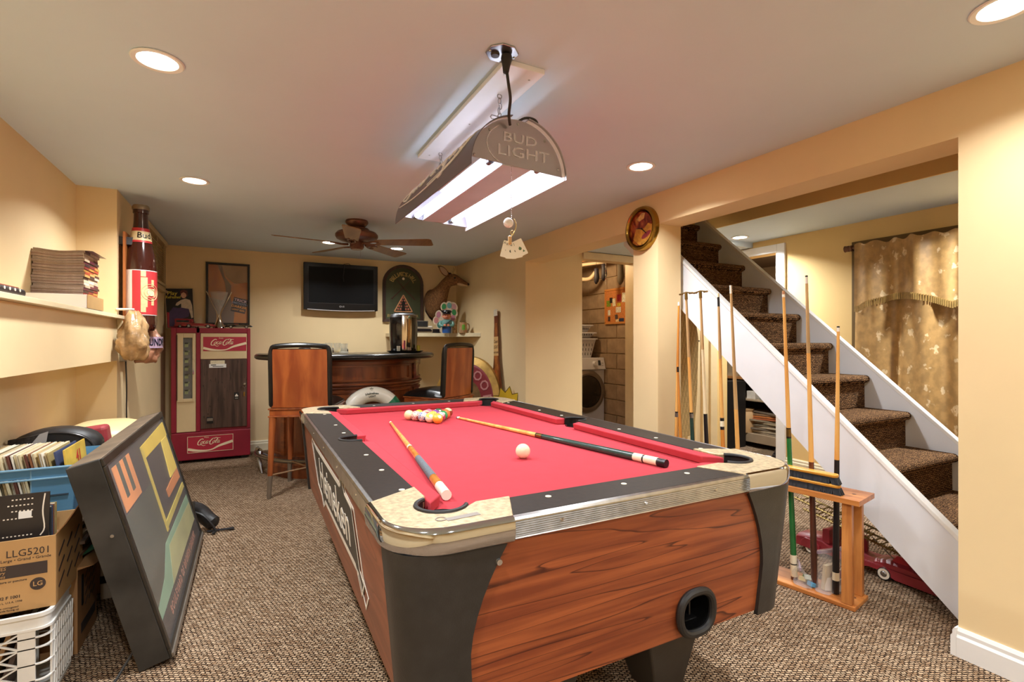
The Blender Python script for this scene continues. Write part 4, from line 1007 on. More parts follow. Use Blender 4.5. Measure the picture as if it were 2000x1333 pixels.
        obj('inner_ear', MB().loft([[tuple((B + dr * Ln * 0.5 + nn * 0.009) + (Vector(p) - (B + dr * Ln * 0.5)) * 0.78) for p in ring] for ring in leaf(1, 0, 1)]), mat('deer_inner_ear', '#b89c84', 0.8), ear, W=True, smooth=True, angle=180)
    for dx, dy in ((0, -0.035), (0.025, 0.03)):
        pts = spl([(2.225 + dx, 5.925 + dy, 2.045), (2.24 + dx, 5.92 + dy * 1.5, 2.085), (2.255 + dx, 5.915 + dy * 1.7, 2.12), (2.245 + dx, 5.91 + dy * 1.8, 2.15)], 4)
        obj('antler', MB().tube(pts, [0.007 - 0.0055 * i / (len(pts) - 1) for i in range(len(pts))], 8), mat('antler_bone', '#b39766', 0.5), t, W=True, smooth=True)
    obj('crown_tuft', MB().ball((2.205, 5.94, 2.05), 0.035, 12, sc=(1, 1, 0.7)), DKF, t, W=True, smooth=True)
    obj('mount_board', MB().prism([(2.00, 1.75), (2.01, 1.60), (2.06, 1.52), (2.12, 1.47), (2.18, 1.52), (2.22, 1.62), (2.22, 1.78), (2.15, 1.88), (2.05, 1.86)], 6.285, 6.299, 'XZ'), SFR, t, W=True)
deer()

# ================================================================== DRINKS MACHINE
def script_logo(g, M, w):
    """flowing pen-stroke wordmark of the soft drink, about w wide, centred"""
    k = w / 10.0
    def S(P, wd=0.16, wd2=None):
        Q = spl([(x + 0.28 * y, y) for x, y in P], 6); n = len(Q)
        ww = [k * (wd * (0.55 + 0.45 * math.sin(PI * i / (n - 1)))) for i in range(n)]
        g.ribbon([(x * k - 0.3 * k, y * k) for x, y in Q], ww, 0.0012, M=M)
    S([(-3.0, 1.1), (-3.4, 1.5), (-4.1, 1.3), (-4.8, 0.2), (-4.7, -1.0), (-4.0, -1.3), (-3.4, -1.0)], 0.2)
    S([(-3.2, 0.3), (-3.6, 0.0), (-3.6, -0.7), (-3.2, -0.8), (-2.85, -0.2), (-3.1, 0.35), (-2.6, 0.1)], 0.14)
    S([(-1.9, 0.3), (-2.3, 0.4), (-2.55, -0.2), (-2.4, -0.8), (-2.0, -0.7), (-1.75, -0.4)], 0.14)
    S([(-0.8, 0.3), (-1.3, 0.4), (-1.6, -0.3), (-1.4, -0.8), (-1.0, -0.4), (-0.75, 0.3), (-0.85, -0.7), (-0.5, -0.6)], 0.14)
    S([(-0.5, 0.15), (-0.1, 0.2)], 0.12)
    S([(1.8, 1.0), (1.5, 1.5), (0.8, 1.3), (0.1, 0.2), (0.2, -1.0), (0.9, -1.3), (1.4, -1.0)], 0.2)
    S([(0.9, 1.35), (2.0, 1.7), (3.0, 1.5), (4.0, 1.45)], 0.13)
    S([(1.7, 0.3), (1.3, 0.0), (1.3, -0.7), (1.7, -0.8), (2.05, -0.2), (1.8, 0.35), (2.3, 0.1)], 0.14)
    S([(2.5, -0.3), (3.0, 0.9), (2.8, 1.3), (2.5, 0.3), (2.5, -0.7), (2.9, -0.7)], 0.14)
    S([(4.0, 0.3), (3.5, 0.4), (3.2, -0.3), (3.4, -0.8), (3.8, -0.4), (4.05, 0.3), (3.95, -0.7), (4.3, -0.6)], 0.14)
    S([(-4.0, -1.3), (-3.0, -1.35), (-2.2, -1.75), (-1.4, -1.5)], 0.12)
def wave(w, h, n=16):
    P = [(-w / 2, -0.28 * h), (-w * 0.28, -0.42 * h), (0.0, -0.42 * h), (w * 0.2, -0.18 * h), (w * 0.5, 0.06 * h)]
    Q = spl(P, 5); m = len(Q)
    return Q, [h * (0.085 - 0.05 * math.sin(PI * i / (m - 1)) ** 3 + 0.0) for i in range(m)]
t = thing('drinks_machine', 'old red and cream soft-drink vending machine with a narrow bottle door', 'vending machine', (-0.3415, 5.95, 0))
RED = mat('machine_red', '#8f1f33', 0.35, var=0.08, scale=5); CREAMP = mat('machine_cream', '#ddc497', 0.4, var=0.06, scale=4); LRED = mat('logo_red', '#b32a3e', 0.4, var=0.05)
LCR = mat('logo_cream', '#f0dcb8', 0.4, var=0)
ox = 0.3415
def px(x): return x + ox
g = MB().box(px(-0.688), px(0.005), 0.012, 0.33, 0.025, 1.352)
g.box(px(-0.688), px(-0.645), -0.008, 0.012, 0.31, 1.352); g.box(px(-0.026), px(0.005), -0.008, 0.012, 0.31, 1.352); g.box(px(-0.478), px(-0.444), -0.008, 0.012, 0.31, 1.352)
g.box(px(-0.645), px(-0.026), -0.008, 0.012, 1.30, 1.352)
obj('cabinet', g, RED, t, bev=0.004)
obj('base_panel', MB().box(px(-0.688), px(0.005), -0.012, 0.012, 0.03, 0.305), RED, t, bev=0.008, seg=3)
obj('side_panel', MB().box(px(-0.643), px(-0.480), -0.004, 0.012, 0.312, 1.298), CREAMP, t, bev=0.004, label='cream enamel panel around the bottle door')
dr = MB()
for a, b_, c_, d_ in ((-0.636, -0.587, 0.612, 1.293), (-0.509, -0.492, 0.612, 1.293), (-0.587, -0.509, 1.252, 1.293), (-0.587, -0.509, 0.612, 0.646)): dr.box(px(a), px(b_), -0.014, -0.004, c_, d_)
dr = obj('bottle_door', dr, CREAMP, t, bev=0.003)
obj('glass', MB().box(px(-0.588), px(-0.508), -0.008, -0.006, 0.645, 1.253), clear('machine_glass', '#b8b4a8', 0.08, 0.15), dr)
obj('well', MB().box(px(-0.588), px(-0.508), -0.0045, -0.004, 0.645, 1.253), mat('well_dark', '#4b4a44', 0.6, var=0.4, scale=25), dr)
for i in range(7):
    z = 0.69 + i * 0.078
    obj('bottle_slot', MB().box(px(-0.575), px(-0.545), -0.006, -0.0045, z, z + 0.045).box(px(-0.575), px(-0.535), -0.006, -0.0045, z + 0.03, z + 0.045), mat('slot_pale', '#b7b49c' if i % 3 else '#9fa66a', 0.5, var=0.15), dr)
obj('handle', MB().prism(rrect(px(-0.506), px(-0.494), 0.89, 1.035, 0.006), -0.03, -0.014, 'XZ'), CHROME if 'CHROME' in globals() else mat('chrome', '#dcdcdc', 0.14, 1.0, var=0.0), dr, bev=0.003)
obj('hinge', MB().cyl((px(-0.637), -0.014, 0.63), (px(-0.637), -0.014, 1.28), 0.004, n=8), mat('hinge_worn', '#5f4a35', 0.6), dr)
obj('top_panel', MB().box(px(-0.440), px(-0.027), -0.005, 0.012, 1.036, 1.298), CREAMP, t, bev=0.003)
F1 = FR((px(-0.225), -0.0062, 1.190), (1, 0, 0))
lg = obj('logo_plate', MB(F1).box(-0.192, 0.192, -0.072, 0.072, 0, 0.001), LRED, t)
g = MB(F1); script_logo(g, Matrix.Translation((-0.01, 0.015, 0.001)), 0.215); Q, Wd_ = wave(0.384, 0.144); g.ribbon(Q, Wd_, 0.002, M=Matrix.Translation((0, 0, 0.001))); g.text('Enjoy', 0.018, M=Matrix.Translation((-0.035, 0.059, 0.001)), th=0.001)
obj('lettering', g, LCR, lg)
obj('coin_door', MB().box(px(-0.438), px(-0.028), -0.007, 0.012, 0.335, 1.030), wood('machine_walnut', '#3b271d', '#64483a', (18, 18, 1.5), 0.5, lines='#24160f', ls=2), t, bev=0.002)
g = MB().cyl((px(-0.047), -0.007, 0.775), (px(-0.047), -0.03, 0.775), 0.014, 0.011, 14); obj('lock', g, STEEL, t, smooth=True)
g = MB().torus((0, 0, 0), 0.014, 0.0012, 16, 6, M=TR(px(-0.05), -0.02, 0.752, 0, PI / 2)); g.cyl((px(-0.05), -0.014, 0.738), (px(-0.052), -0.012, 0.69), 0.001, n=6); obj('key_ring', g, STEEL, t)
obj('key_tag', MB().box(px(-0.058), px(-0.046), -0.014, -0.011, 0.645, 0.69), mat('brass_tag', '#a8803a', 0.3, 0.8), t, bev=0.002)
obj('sticker', MB().box(px(-0.145), px(-0.100), -0.0085, -0.007, 0.615, 0.69), mat('sticker_black', '#1a1816', 0.5), t)
g = MB(FR((px(-0.122), -0.0087, 0.655), (1, 0, 0)))
for a in (90, 210, 330): g.lathe([(0.0004, 0.0008), (0.008, 0.0008), (0.008, 0)], (0.008 * math.cos(math.radians(a)), 0.008 * math.sin(math.radians(a)) + 0.002, 0), 10)
g.text('IRISH', 0.012, M=Matrix.Translation((0, -0.027, 0)), th=0.0006)
obj('shamrock_print', g, FER, t)
g = MB(); 
s1 = obj('sticker', MB().box(px(-0.355), px(-0.228), -0.0085, -0.007, 0.985, 1.022), mat('sticker_cream', '#e4d6b4', 0.5, var=0.1, scale=90), t)
s2 = obj('sticker', MB().box(px(-0.366), px(-0.215), -0.0095, -0.007, 0.948, 0.986), mat('sticker_white', '#f1efe8', 0.5, var=0.03), t)
g = MB(FR((px(-0.29), -0.0096, 0.967), (1, 0, 0))); g.box(-0.06, -0.015, 0.006, 0.014, 0, 0.0005); g.text('LOVE Coke machine', 0.014, M=Matrix.Translation((0.0, -0.006, 0)), th=0.0005) if False else g.box(-0.045, 0.05, -0.009, -0.003, 0, 0.0005)
obj('sticker_print', g, mat('ink_grey', '#3a3a38', 0.5), s2)
g = MB().box(px(-0.388), px(-0.33), -0.012, -0.007, 0.385, 0.45); cr = obj('coin_return', g, BLK, t)
obj('flap', MB().hexa([(px(-0.385), -0.013, 0.41), (px(-0.333), -0.013, 0.41), (px(-0.333), -0.012, 0.41), (px(-0.385), -0.012, 0.41)], [(px(-0.385), -0.014, 0.438), (px(-0.333), -0.014, 0.438), (px(-0.333), -0.012, 0.44), (px(-0.385), -0.012, 0.44)]), STEEL, cr)
F2 = FR((px(-0.352), -0.0135, 0.183), (1, 0, 0))
lg = obj('logo_plate', MB(F2).box(-0.2, 0.2, -0.082, 0.082, 0, 0.001), LRED, t)
g = MB(F2)
for a, b_, c_, d_ in ((-0.2, 0.2, 0.078, 0.082), (-0.2, 0.2, -0.082, -0.078), (-0.2, -0.196, -0.08, 0.08), (0.196, 0.2, -0.08, 0.08)): g.box(a, b_, c_, d_, 0.0005, 0.002)
script_logo(g, Matrix.Translation((0.0, 0.02, 0.001)), 0.21); Q, Wd_ = wave(0.39, 0.15); g.ribbon(Q, Wd_, 0.002, M=Matrix.Translation((0, 0, 0.001))); g.text('Enjoy', 0.018, M=Matrix.Translation((-0.035, 0.066, 0.001)), th=0.001)
obj('lettering', g, LCR, lg)
obj('foot', MB().box(px(-0.66), px(-0.60), 0.02, 0.08, 0, 0.026), BLK, t); obj('foot', MB().box(px(-0.08), px(-0.02), 0.02, 0.08, 0, 0.026), BLK, t)
MT = 1.352
# toy cars on the machine
def toycar(label, x, y, L, H, body_m, kind, rz=0.0):
    t = thing('toy_car', label, 'toy car', (x, y, MT), rz)
    wv = L * 0.36; r = L * 0.068
    if kind == 'wagon': P = [(-0.5, 0.28), (-0.5, 0.62), (-0.47, 0.70), (0.06, 0.66), (0.16, 0.44), (0.46, 0.36), (0.5, 0.28), (0.49, 0.13), (-0.48, 0.13)]
    else: P = [(-0.5, 0.28), (-0.5, 0.42), (-0.40, 0.47), (-0.12, 0.46), (0.02, 0.46), (0.12, 0.45), (0.40, 0.42), (0.5, 0.34), (0.5, 0.16), (-0.48, 0.14)]
    pts = spl([(a * L, b * H) for a, b in P], 3, True)
    m = MB(); rings = []
    for f, s in ((-0.5, 0.93), (-0.46, 1.0), (0.46, 1.0), (0.5, 0.93)):
        rings.append([(p[0] * s, f * wv, H * 0.33 + (p[1] - H * 0.33) * s) for p in pts])
    m.loft(rings); obj('body', m, body_m, t, smooth=True, angle=40)
    GL = mat('toy_window', '#1d2226', 0.1)
    if kind == 'wagon':
        obj('window', MB().box(-0.44 * L, 0.02 * L, -wv * 0.505, wv * 0.505, 0.46 * H, 0.60 * H), GL, t)
        obj('roof', MB().box(-0.46 * L, 0.0 * L, -wv * 0.44, wv * 0.44, 0.66 * H, 0.74 * H), body_m, t, bev=0.003)
    elif kind == 'coupe':
        g = MB().loft([[(-0.22 * L, s * wv * 0.42, 0.44 * H) for s in (-1, 1)] + [(-0.22 * L, wv * 0.42, 0.46 * H)], [(-0.1 * L, s * wv * 0.36, 0.62 * H) for s in (-1, 1)] + [(-0.1 * L, wv * 0.36, 0.63 * H)], [(0.16 * L, s * wv * 0.42, 0.44 * H) for s in (-1, 1)] + [(0.16 * L, wv * 0.42, 0.46 * H)]])
        obj('windscreen', g, GL, t)
    else:
        obj('windscreen', MB().prism([(0.02 * L, 0.44 * H), (0.10 * L, 0.44 * H), (0.03 * L, 0.66 * H), (0.015 * L, 0.66 * H)], -wv * 0.4, wv * 0.4, 'XZ'), GL, t)
        obj('seat', MB().box(-0.16 * L, 0.0, -wv * 0.35, wv * 0.35, 0.44 * H, 0.54 * H), mat('toy_seat', '#7a2a22', 0.5), t, bev=0.003)
    obj('bumper', MB().cyl((0.5 * L, -wv * 0.48, 0.22 * H), (0.5 * L, wv * 0.48, 0.22 * H), 0.003, n=8).cyl((-0.5 * L, -wv * 0.48, 0.22 * H), (-0.5 * L, wv * 0.48, 0.22 * H), 0.003, n=8).box(-0.2 * L, 0.2 * L, -wv * 0.51, -wv * 0.49, 0.16 * H, 0.19 * H), STEEL, t)
    for fx in (-0.30, 0.31):
        for s in (-1, 1):
            w_ = obj('wheel', MB().cyl((fx * L, s * wv * 0.44, r), (fx * L, s * wv * 0.52, r), r, n=14), BLK, t)
            obj('hubcap', MB().cyl((fx * L, s * wv * 0.52, r), (fx * L, s * wv * 0.535, r), r * 0.62, r * 0.55, n=12), STEEL, w_)
TR_ = mat('toy_red', '#8e1f26', 0.2, var=0.05, coat=0.6)
toycar('red toy station wagon at the back left on top of the drinks machine', -0.555, 6.10, 0.23, 0.13, TR_, 'wagon')
toycar('long low red toy coupe in front of the wagon on the drinks machine', -0.46, 5.99, 0.27, 0.10, TR_, 'coupe')
toycar('black toy roadster at the right end on top of the drinks machine', -0.105, 6.02, 0.235, 0.085, mat('toy_black', '#15120f', 0.15, coat=0.6), 'open')
# glass trophy vase with metal arms
t = thing('trophy_vase', 'tall clear glass and chrome trophy cup on the drinks machine', 'trophy', (-0.285, 6.09, MT))
GLS = clear('crystal', '#e9e0d2', 0.04, 0.16); CHR = mat('chrome_warm', '#cfc4b4', 0.12, 1.0, var=0)
obj('base', MB().lathe([(0.001, 0), (0.062, 0), (0.060, 0.012), (0.045, 0.03), (0.03, 0.075), (0.018, 0.12), (0.016, 0.15), (0.001, 0.15)], n=20), CHR, t, smooth=True)
obj('bowl', MB().lathe([(0.016, 0.14), (0.03, 0.20), (0.055, 0.27), (0.075, 0.33), (0.085, 0.38), (0.082, 0.38), (0.07, 0.33), (0.03, 0.22), (0.001, 0.17)], n=24), GLS, t, smooth=True)
for s in (-1, 1):
    obj('arm', MB().tube(spl([(s * 0.045, -0.02, 0.0), (s * 0.02, -0.02, 0.09), (s * 0.018, -0.02, 0.16), (s * 0.05, -0.01, 0.24), (s * 0.085, 0, 0.32), (s * 0.115, 0, 0.385)], 5), 0.0055, 8), CHR, t, smooth=True)
for k in range(7):
    a = 2 * PI * k / 7
    obj('crystal_prism', MB().cyl((0.035 * math.cos(a), 0.035 * math.sin(a), 0.235), (0.05 * math.cos(a), 0.05 * math.sin(a), 0.30), 0.008, 0.004, 6), GLS, t)
# tin advert leaning in the corner
t = thing('tin_advert', 'upright vintage soft-drink advert of a seated woman leaning in the left corner', 'sign', (-0.64, 6.20, MT), 0.0)
Fa = FR((0, 0.0, 0.0), (1, 0.05, 0), (0.02, 0.12, 1)) @ Matrix.Rotation(0.045, 4, 'Z')
obj('panel', MB(Fa).prism(rrect(-0.115, 0.13, 0.0, 0.42, 0.006), -0.002, 0.002), mat('advert_black', '#14110f', 0.35, var=0.2), t)
g = MB(Fa)
for a, b_, c_, d_ in ((-0.115, 0.13, 0, 0.005), (-0.115, 0.13, 0.415, 0.42), (-0.115, -0.110, 0, 0.42), (0.125, 0.13, 0, 0.42)): g.box(a, b_, c_, d_, 0.002, 0.004)
obj('rim', g, mat('advert_rim', '#c9b48c', 0.4), t)
obj('lettering', MB(Fa).text('Play', 0.055, M=Matrix.Translation((-0.055, 0.365, 0.002)), th=0.001, shear=0.1, bold=0.01).text('Refreshed', 0.042, M=Matrix.Translation((-0.048, 0.325, 0.002)), th=0.001, shear=0.2, sx=0.75, bold=0.01), mat('advert_yellow', '#e2d24a', 0.4), t)
PR = [('printed_chair', '#b32a34', [(-0.105, 0.01), (-0.02, 0.01), (-0.02, 0.11), (-0.06, 0.16), (-0.105, 0.17)]), ('printed_skirt', '#4a3560', [(-0.09, 0.02), (-0.045, 0.02), (-0.03, 0.10), (0.02, 0.10), (0.08, 0.12), (0.10, 0.20), (0.05, 0.24), (0.0, 0.21), (-0.05, 0.22), (-0.085, 0.17)]),
      ('printed_blouse', '#d9c8b0', [(0.02, 0.215), (0.085, 0.20), (0.105, 0.10), (0.12, 0.11), (0.115, 0.24), (0.10, 0.295), (0.06, 0.31), (0.02, 0.295), (-0.02, 0.265), (-0.03, 0.24), (-0.01, 0.235), (0.02, 0.26)]),
      ('printed_face', '#d9a888', arc(0.045, 0.345, 0.024, 0, 360, 14, 0.032)[:-1]), ('printed_hair', '#5f2a1e', [(0.015, 0.36), (0.02, 0.395), (0.05, 0.405), (0.08, 0.39), (0.082, 0.34), (0.072, 0.33), (0.068, 0.36), (0.045, 0.378), (0.022, 0.36)]),
      ('printed_cooler', '#c13a3c', [(0.04, 0.02), (0.12, 0.02), (0.12, 0.09), (0.04, 0.095)])]
for i, (nm, c_, P) in enumerate(PR): obj(nm, MB(Fa).prism(P, 0.002, 0.0026 + i * 0.0003), mat('advert_%d' % i, c_, 0.4, var=0.12, scale=30), t)

# ================================================================== BAR
BW = wood('bar_wood', '#5c2a12', '#8f4c24', (10, 10, 1.6), 0.3, coat=0.3)
BWH = wood('bar_wood_horizontal', '#5c2a12', '#8c4a22', (2, 6, 16), 0.3, coat=0.3)
out0 = spl([(0.20, 5.45), (0.215, 5.15), (0.42, 4.86), (0.92, 4.74), (1.34, 4.86), (1.56, 5.12), (1.60, 5.45)], 8)
def off(P, d):
    Q = []
    for i in range(len(P)):
        a = P[max(0, i - 1)]; b = P[min(len(P) - 1, i + 1)]
        dx, dy = b[0] - a[0], b[1] - a[1]; l = math.hypot(dx, dy)
        Q.append((P[i][0] + dy / l * d, P[i][1] - dx / l * d))
    return Q
t = thing('home_bar', 'dark wood bow-fronted home bar with a black padded top', 'bar', (0.9, 5.2, 0))
rings = []
for z, d in ((0, 0.045), (0.09, 0.045), (0.10, 0.035), (0.13, 0.03), (0.15, 0.0), (1.04, 0.0)):
    rings.append([(x, y, z) for x, y in off(out0, d)])
obj('front', MB().loft(rings), BW, t, W=True, smooth=True, angle=40)
def band(i0, i1, z0, z1, d0, d1):
    P = out0[i0:i1 + 1]; A = off(out0, d1)[i0:i1 + 1]; B = off(out0, d0)[i0:i1 + 1]
    return [[(a[0], a[1], z0), (a[0], a[1], z1), (b[0], b[1], z1), (b[0], b[1], z0)] for a, b in zip(A, B)]
mold = []
prof = [(0.0, 0.775), (0.012, 0.78), (0.018, 0.79), (0.012, 0.80), (0.03, 0.81), (0.034, 0.82), (0.028, 0.83), (0.0, 0.835)]
obj('waist_moulding', MB().loft([[(off(out0, d)[i][0], off(out0, d)[i][1], z) for d, z in prof] for i in range(len(out0))]), BWH, t, W=True, smooth=True, angle=30)
prof2 = [(0.0, 0.995), (0.02, 1.0), (0.02, 1.03), (0.05, 1.045), (0.0, 1.045)]
obj('cornice', MB().loft([[(off(out0, d)[i][0], off(out0, d)[i][1], z) for d, z in prof2] for i in range(len(out0))]), BWH, t, W=True, smooth=True, angle=30)
n0 = len(out0)
for (a, b_) in ((1, 12), (13, 34), (35, n0 - 2)):
    for (z0, z1) in ((0.865, 0.98), (0.20, 0.745)):
        obj('panel', MB().loft(band(a + 1, b_ - 1, z0, z1, -0.004, 0.004)), BW, t, W=True)
        g = MB()
        g.loft(band(a, b_, z1 - 0.0, z1 + 0.018, 0, 0.018)); g.loft(band(a, b_, z0 - 0.018, z0, 0, 0.018))
        g.loft(band(a, a + 1, z0, z1, 0, 0.018)); g.loft(band(b_ - 1, b_, z0, z1, 0, 0.018))
        obj('panel_moulding', g, BWH, t, W=True)
tp = off(out0, 0.15)
tp = [(x, y) for x, y in tp]; tp = [(0.06, 5.52)] + tp + [(1.80, 5.52)]
BT = mat('bar_top_black', '#1c1812', 0.28, var=0.25, scale=8, coat=0.3)
rings = []
ctr = (0.92, 5.3)
for z, d in ((1.046, -0.02), (1.052, -0.004), (1.065, 0.008), (1.082, 0.008), (1.095, -0.002), (1.10, -0.02)):
    rings.append([(ctr[0] + (x - ctr[0]) * (1 + d / 0.8), ctr[1] + (y - ctr[1]) * (1 + d / 0.5), z) for x, y in tp])
obj('padded_top', MB().loft(rings), BT, t, W=True, smooth=True, angle=60)
fr_ = [(x, y, 0.175) for x, y in off(out0, 0.14)]
rl = obj('foot_rail', MB().tube([(0.085, 5.26, 0.20), (0.06, 5.3, 0.215)][::-1] + fr_[3:-3], 0.019, 10), mat('rail_steel', '#8d857b', 0.25, 0.95), t, W=True, smooth=True)
for i in (4, 14, 24, 34, 44):
    if i < len(fr_): 
        a = fr_[i]; b_ = out0[i]
        obj('rail_bracket', MB().tube([a, ((a[0] + b_[0]) / 2, (a[1] + b_[1]) / 2, 0.15), (b_[0], b_[1], 0.10)], 0.011, 8), STEEL, rl, W=True, smooth=True)
obj('rail_post', MB().tube([(0.085, 5.25, 0.19), (0.075, 5.22, 0.12), (0.10, 5.18, 0.0)], [0.024, 0.02, 0.012], 10), STEEL, rl, W=True, smooth=True)
# leather bar chair behind the bar
t = thing('leather_chair', 'dark brown leather chair back peeping above the far side of the bar', 'chair', (0.83, 5.95, 0))
LEA = mat('brown_leather', '#2f1d14', 0.3, var=0.2, scale=20, bump=0.15, bscale=60)
obj('backrest', MB().box(-0.12, 0.16, -0.05, 0.05, 0.72, 1.145), LEA, t, bev=0.03, seg=4, smooth=True); obj('seat', MB().box(-0.2, 0.24, -0.40, 0.04, 0.62, 0.72), LEA, t, bev=0.03, seg=3)
for x in (-0.17, 0.21):
    for y in (-0.36, 0.0): obj('leg', MB().cyl((x, y, 0), (x, y, 0.63), 0.016, 0.02, 8), BW, t)
t = thing('leather_chair', 'dark leather chair top behind the bar, mostly hidden by the glasses', 'chair', (0.27, 5.92, 0))
obj('backrest', MB().box(0.19, 0.33, -0.05, 0.05, 0.72, 1.15), LEA, t, bev=0.03, seg=4, smooth=True); obj('seat', MB().box(-0.05, 0.35, -0.40, 0.04, 0.62, 0.72), LEA, t, bev=0.03, seg=3)
for x in (-0.02, 0.32):
    for y in (-0.36, 0.0): obj('leg', MB().cyl((x, y, 0), (x, y, 0.63), 0.016, 0.02, 8), BW, t)
# glasses on the bar
TG = clear('tumbler_glass', '#f2eedd', 0.04, 0.35)
def glass(x, y, r, h, label, m=TG, drink=None, z=1.10, cat='glass', name='tumbler', group='tumblers on the bar'):
    t = thing(name, label, cat, (x, y, z), 0, group)
    obj('bowl', MB().lathe([(0.001, 0), (r * 0.85, 0), (r, h), (r * 0.93, h), (r * 0.78, 0.008), (0.001, 0.008)], n=16), m, t, smooth=True, angle=40)
    if drink: obj('drink', MB().lathe([(0.001, 0.009), (r * 0.77, 0.009), (r * 0.84, h * 0.45), (0.001, h * 0.45)], n=14), drink, t, smooth=True, angle=40)
YEL = mat('yellow_drink', '#e6b93a', 0.3)
glass(0.745, 5.08, 0.036, 0.055, 'low tumbler holding something yellow, front of the glasses by the left stool', drink=YEL)
glass(0.62, 5.16, 0.036, 0.095, 'clear tumbler, leftmost of the glasses behind the left stool')
glass(0.69, 5.22, 0.036, 0.10, 'clear tumbler behind the yellow drink')
glass(0.76, 5.18, 0.036, 0.10, 'clear tumbler right of the yellow drink')
glass(0.83, 5.22, 0.036, 0.095, 'clear tumbler, rightmost of the glasses on the bar')
glass(0.80, 5.05, 0.05, 0.018, 'small flat glass ashtray at the right of the yellow drink', cat='ashtray', name='ashtray', group=None)
# beer dispenser, tray, shot glasses
t = thing('serving_tray', 'round black tray under the beer dispenser at the right of the bar', 'tray', (1.43, 5.16, 1.10))
obj('dish', MB().lathe([(0.001, 0.004), (0.15, 0.004), (0.185, 0.02), (0.19, 0.018), (0.155, 0.0), (0.001, 0.0)], n=36), mat('tray_black', '#141312', 0.25, var=0.05), t, smooth=True)
t = thing('beer_dispenser', 'black and chrome countertop beer keg dispenser on the bar', 'beer dispenser', (1.425, 5.20, 1.105))
KB = mat('keg_black', '#1b1714', 0.18, var=0.1, coat=0.5)
obj('body', MB().lathe([(0.001, 0), (0.125, 0), (0.135, 0.03), (0.146, 0.18), (0.146, 0.28), (0.138, 0.37), (0.12, 0.395), (0.10, 0.40), (0.001, 0.40)], n=36, sy=0.9), KB, t, smooth=True)
obj('lid', MB().lathe([(0.141, 0.36), (0.130, 0.388), (0.10, 0.402), (0.001, 0.404), (0.001, 0.398), (0.136, 0.36)], n=36, sy=0.9), STEEL, t, smooth=True)
a0 = math.radians(-108); 
obj('front_strip', MB().lathe([(0.138, 0.01), (0.150, 0.18), (0.150, 0.28), (0.143, 0.375)], n=8, sy=0.9, a0=math.radians(-110), a1=math.radians(-70)), CHR, t, smooth=True)
obj('tap_column', MB().tube([(0.02, -0.135, 0.36), (0.018, -0.155, 0.34), (0.016, -0.15, 0.24), (0.016, -0.148, 0.10)], [0.018, 0.016, 0.011, 0.009], 10), mat('tap_gold', '#b58a55', 0.25, 0.7), t, smooth=True)
obj('tap_badge', MB().ball((0.02, -0.158, 0.345), 0.021, 14, sc=(0.85, 0.5, 1.3)), mat('badge_green', '#6c7f62', 0.3, var=0.3, scale=60), t, smooth=True)
obj('strip_print', MB().box(-0.035, -0.018, -0.1395, -0.136, 0.03, 0.12), mat('print_pink', '#a8506a', 0.4), t)
obj('drip_shelf', MB().box(0.0, 0.035, -0.17, -0.13, 0.02, 0.05), mat('drip_grey', '#a09080', 0.3, 0.6), t, bev=0.004)
glass(1.335, 5.06, 0.019, 0.065, 'clear cut shot glass on the left of the black tray', z=1.105, cat='shot glass', name='shot_glass', group='shot glasses on the black tray')
glass(1.555, 5.10, 0.019, 0.07, 'yellow-green shot glass at the right of the black tray', m=clear('glass_yellow', '#d2c43a', 0.05, 0.6), z=1.105, cat='shot glass', name='shot_glass', group='shot glasses on the black tray')

# life ring
t = thing('life_ring', 'white padded ring float with green bands leaning on the bar front', 'life ring', (0.985, 4.575, 0.20))
Fr_ = FR((0, 0.045, 0.325), (1, -0.08, 0), (0, 0.12, 1))
WV = mat('vinyl_white', '#e9e2d0', 0.35, var=0.04, bump=0.1, bscale=12)
obj('float', MB(Fr_).torus((0, 0, 0), 0.215, 0.068, 44, 14), WV, t, smooth=True, angle=180)
for a in (36, 160, 270):
    obj('band', MB(Fr_).torus((0, 0, 0), 0.215, 0.0695, 5, 14, a0=math.radians(a - 8), a1=math.radians(a + 8)), mat('band_green', '#1c6e48', 0.35), t, smooth=True)
def tor(u, v, e=0.0):   # u angle, v offset from the ring's circle along radius -> point on the front
    rr = 0.215 + v; h = math.sqrt(max(1e-6, 0.0685 ** 2 - v * v)) + e
    return (rr * math.cos(u), rr * math.sin(u), h)
g = MB(Fr_)
def ptext(s_, size, v0, ac):
    v_, f_ = text_geo(s_, 'CENTER', 0, 0.02, 'CENTER', 1.0)
    out = []
    for p in v_:
        u = ac - p[0] * size / 0.215; out.append(tor(u, v0 + p[1] * size, 0.0004 + 0.0008 * (p[2] > 0.5)))
    g.add(out, f_)
ptext('Heineken', 0.030, 0.005, math.radians(93)); ptext('LIGHT', 0.024, -0.022, math.radians(93)); ptext('*', 0.06, 0.03, math.radians(93))
obj('lettering', g, mat('print_dark_green', '#33402e', 0.5), t)

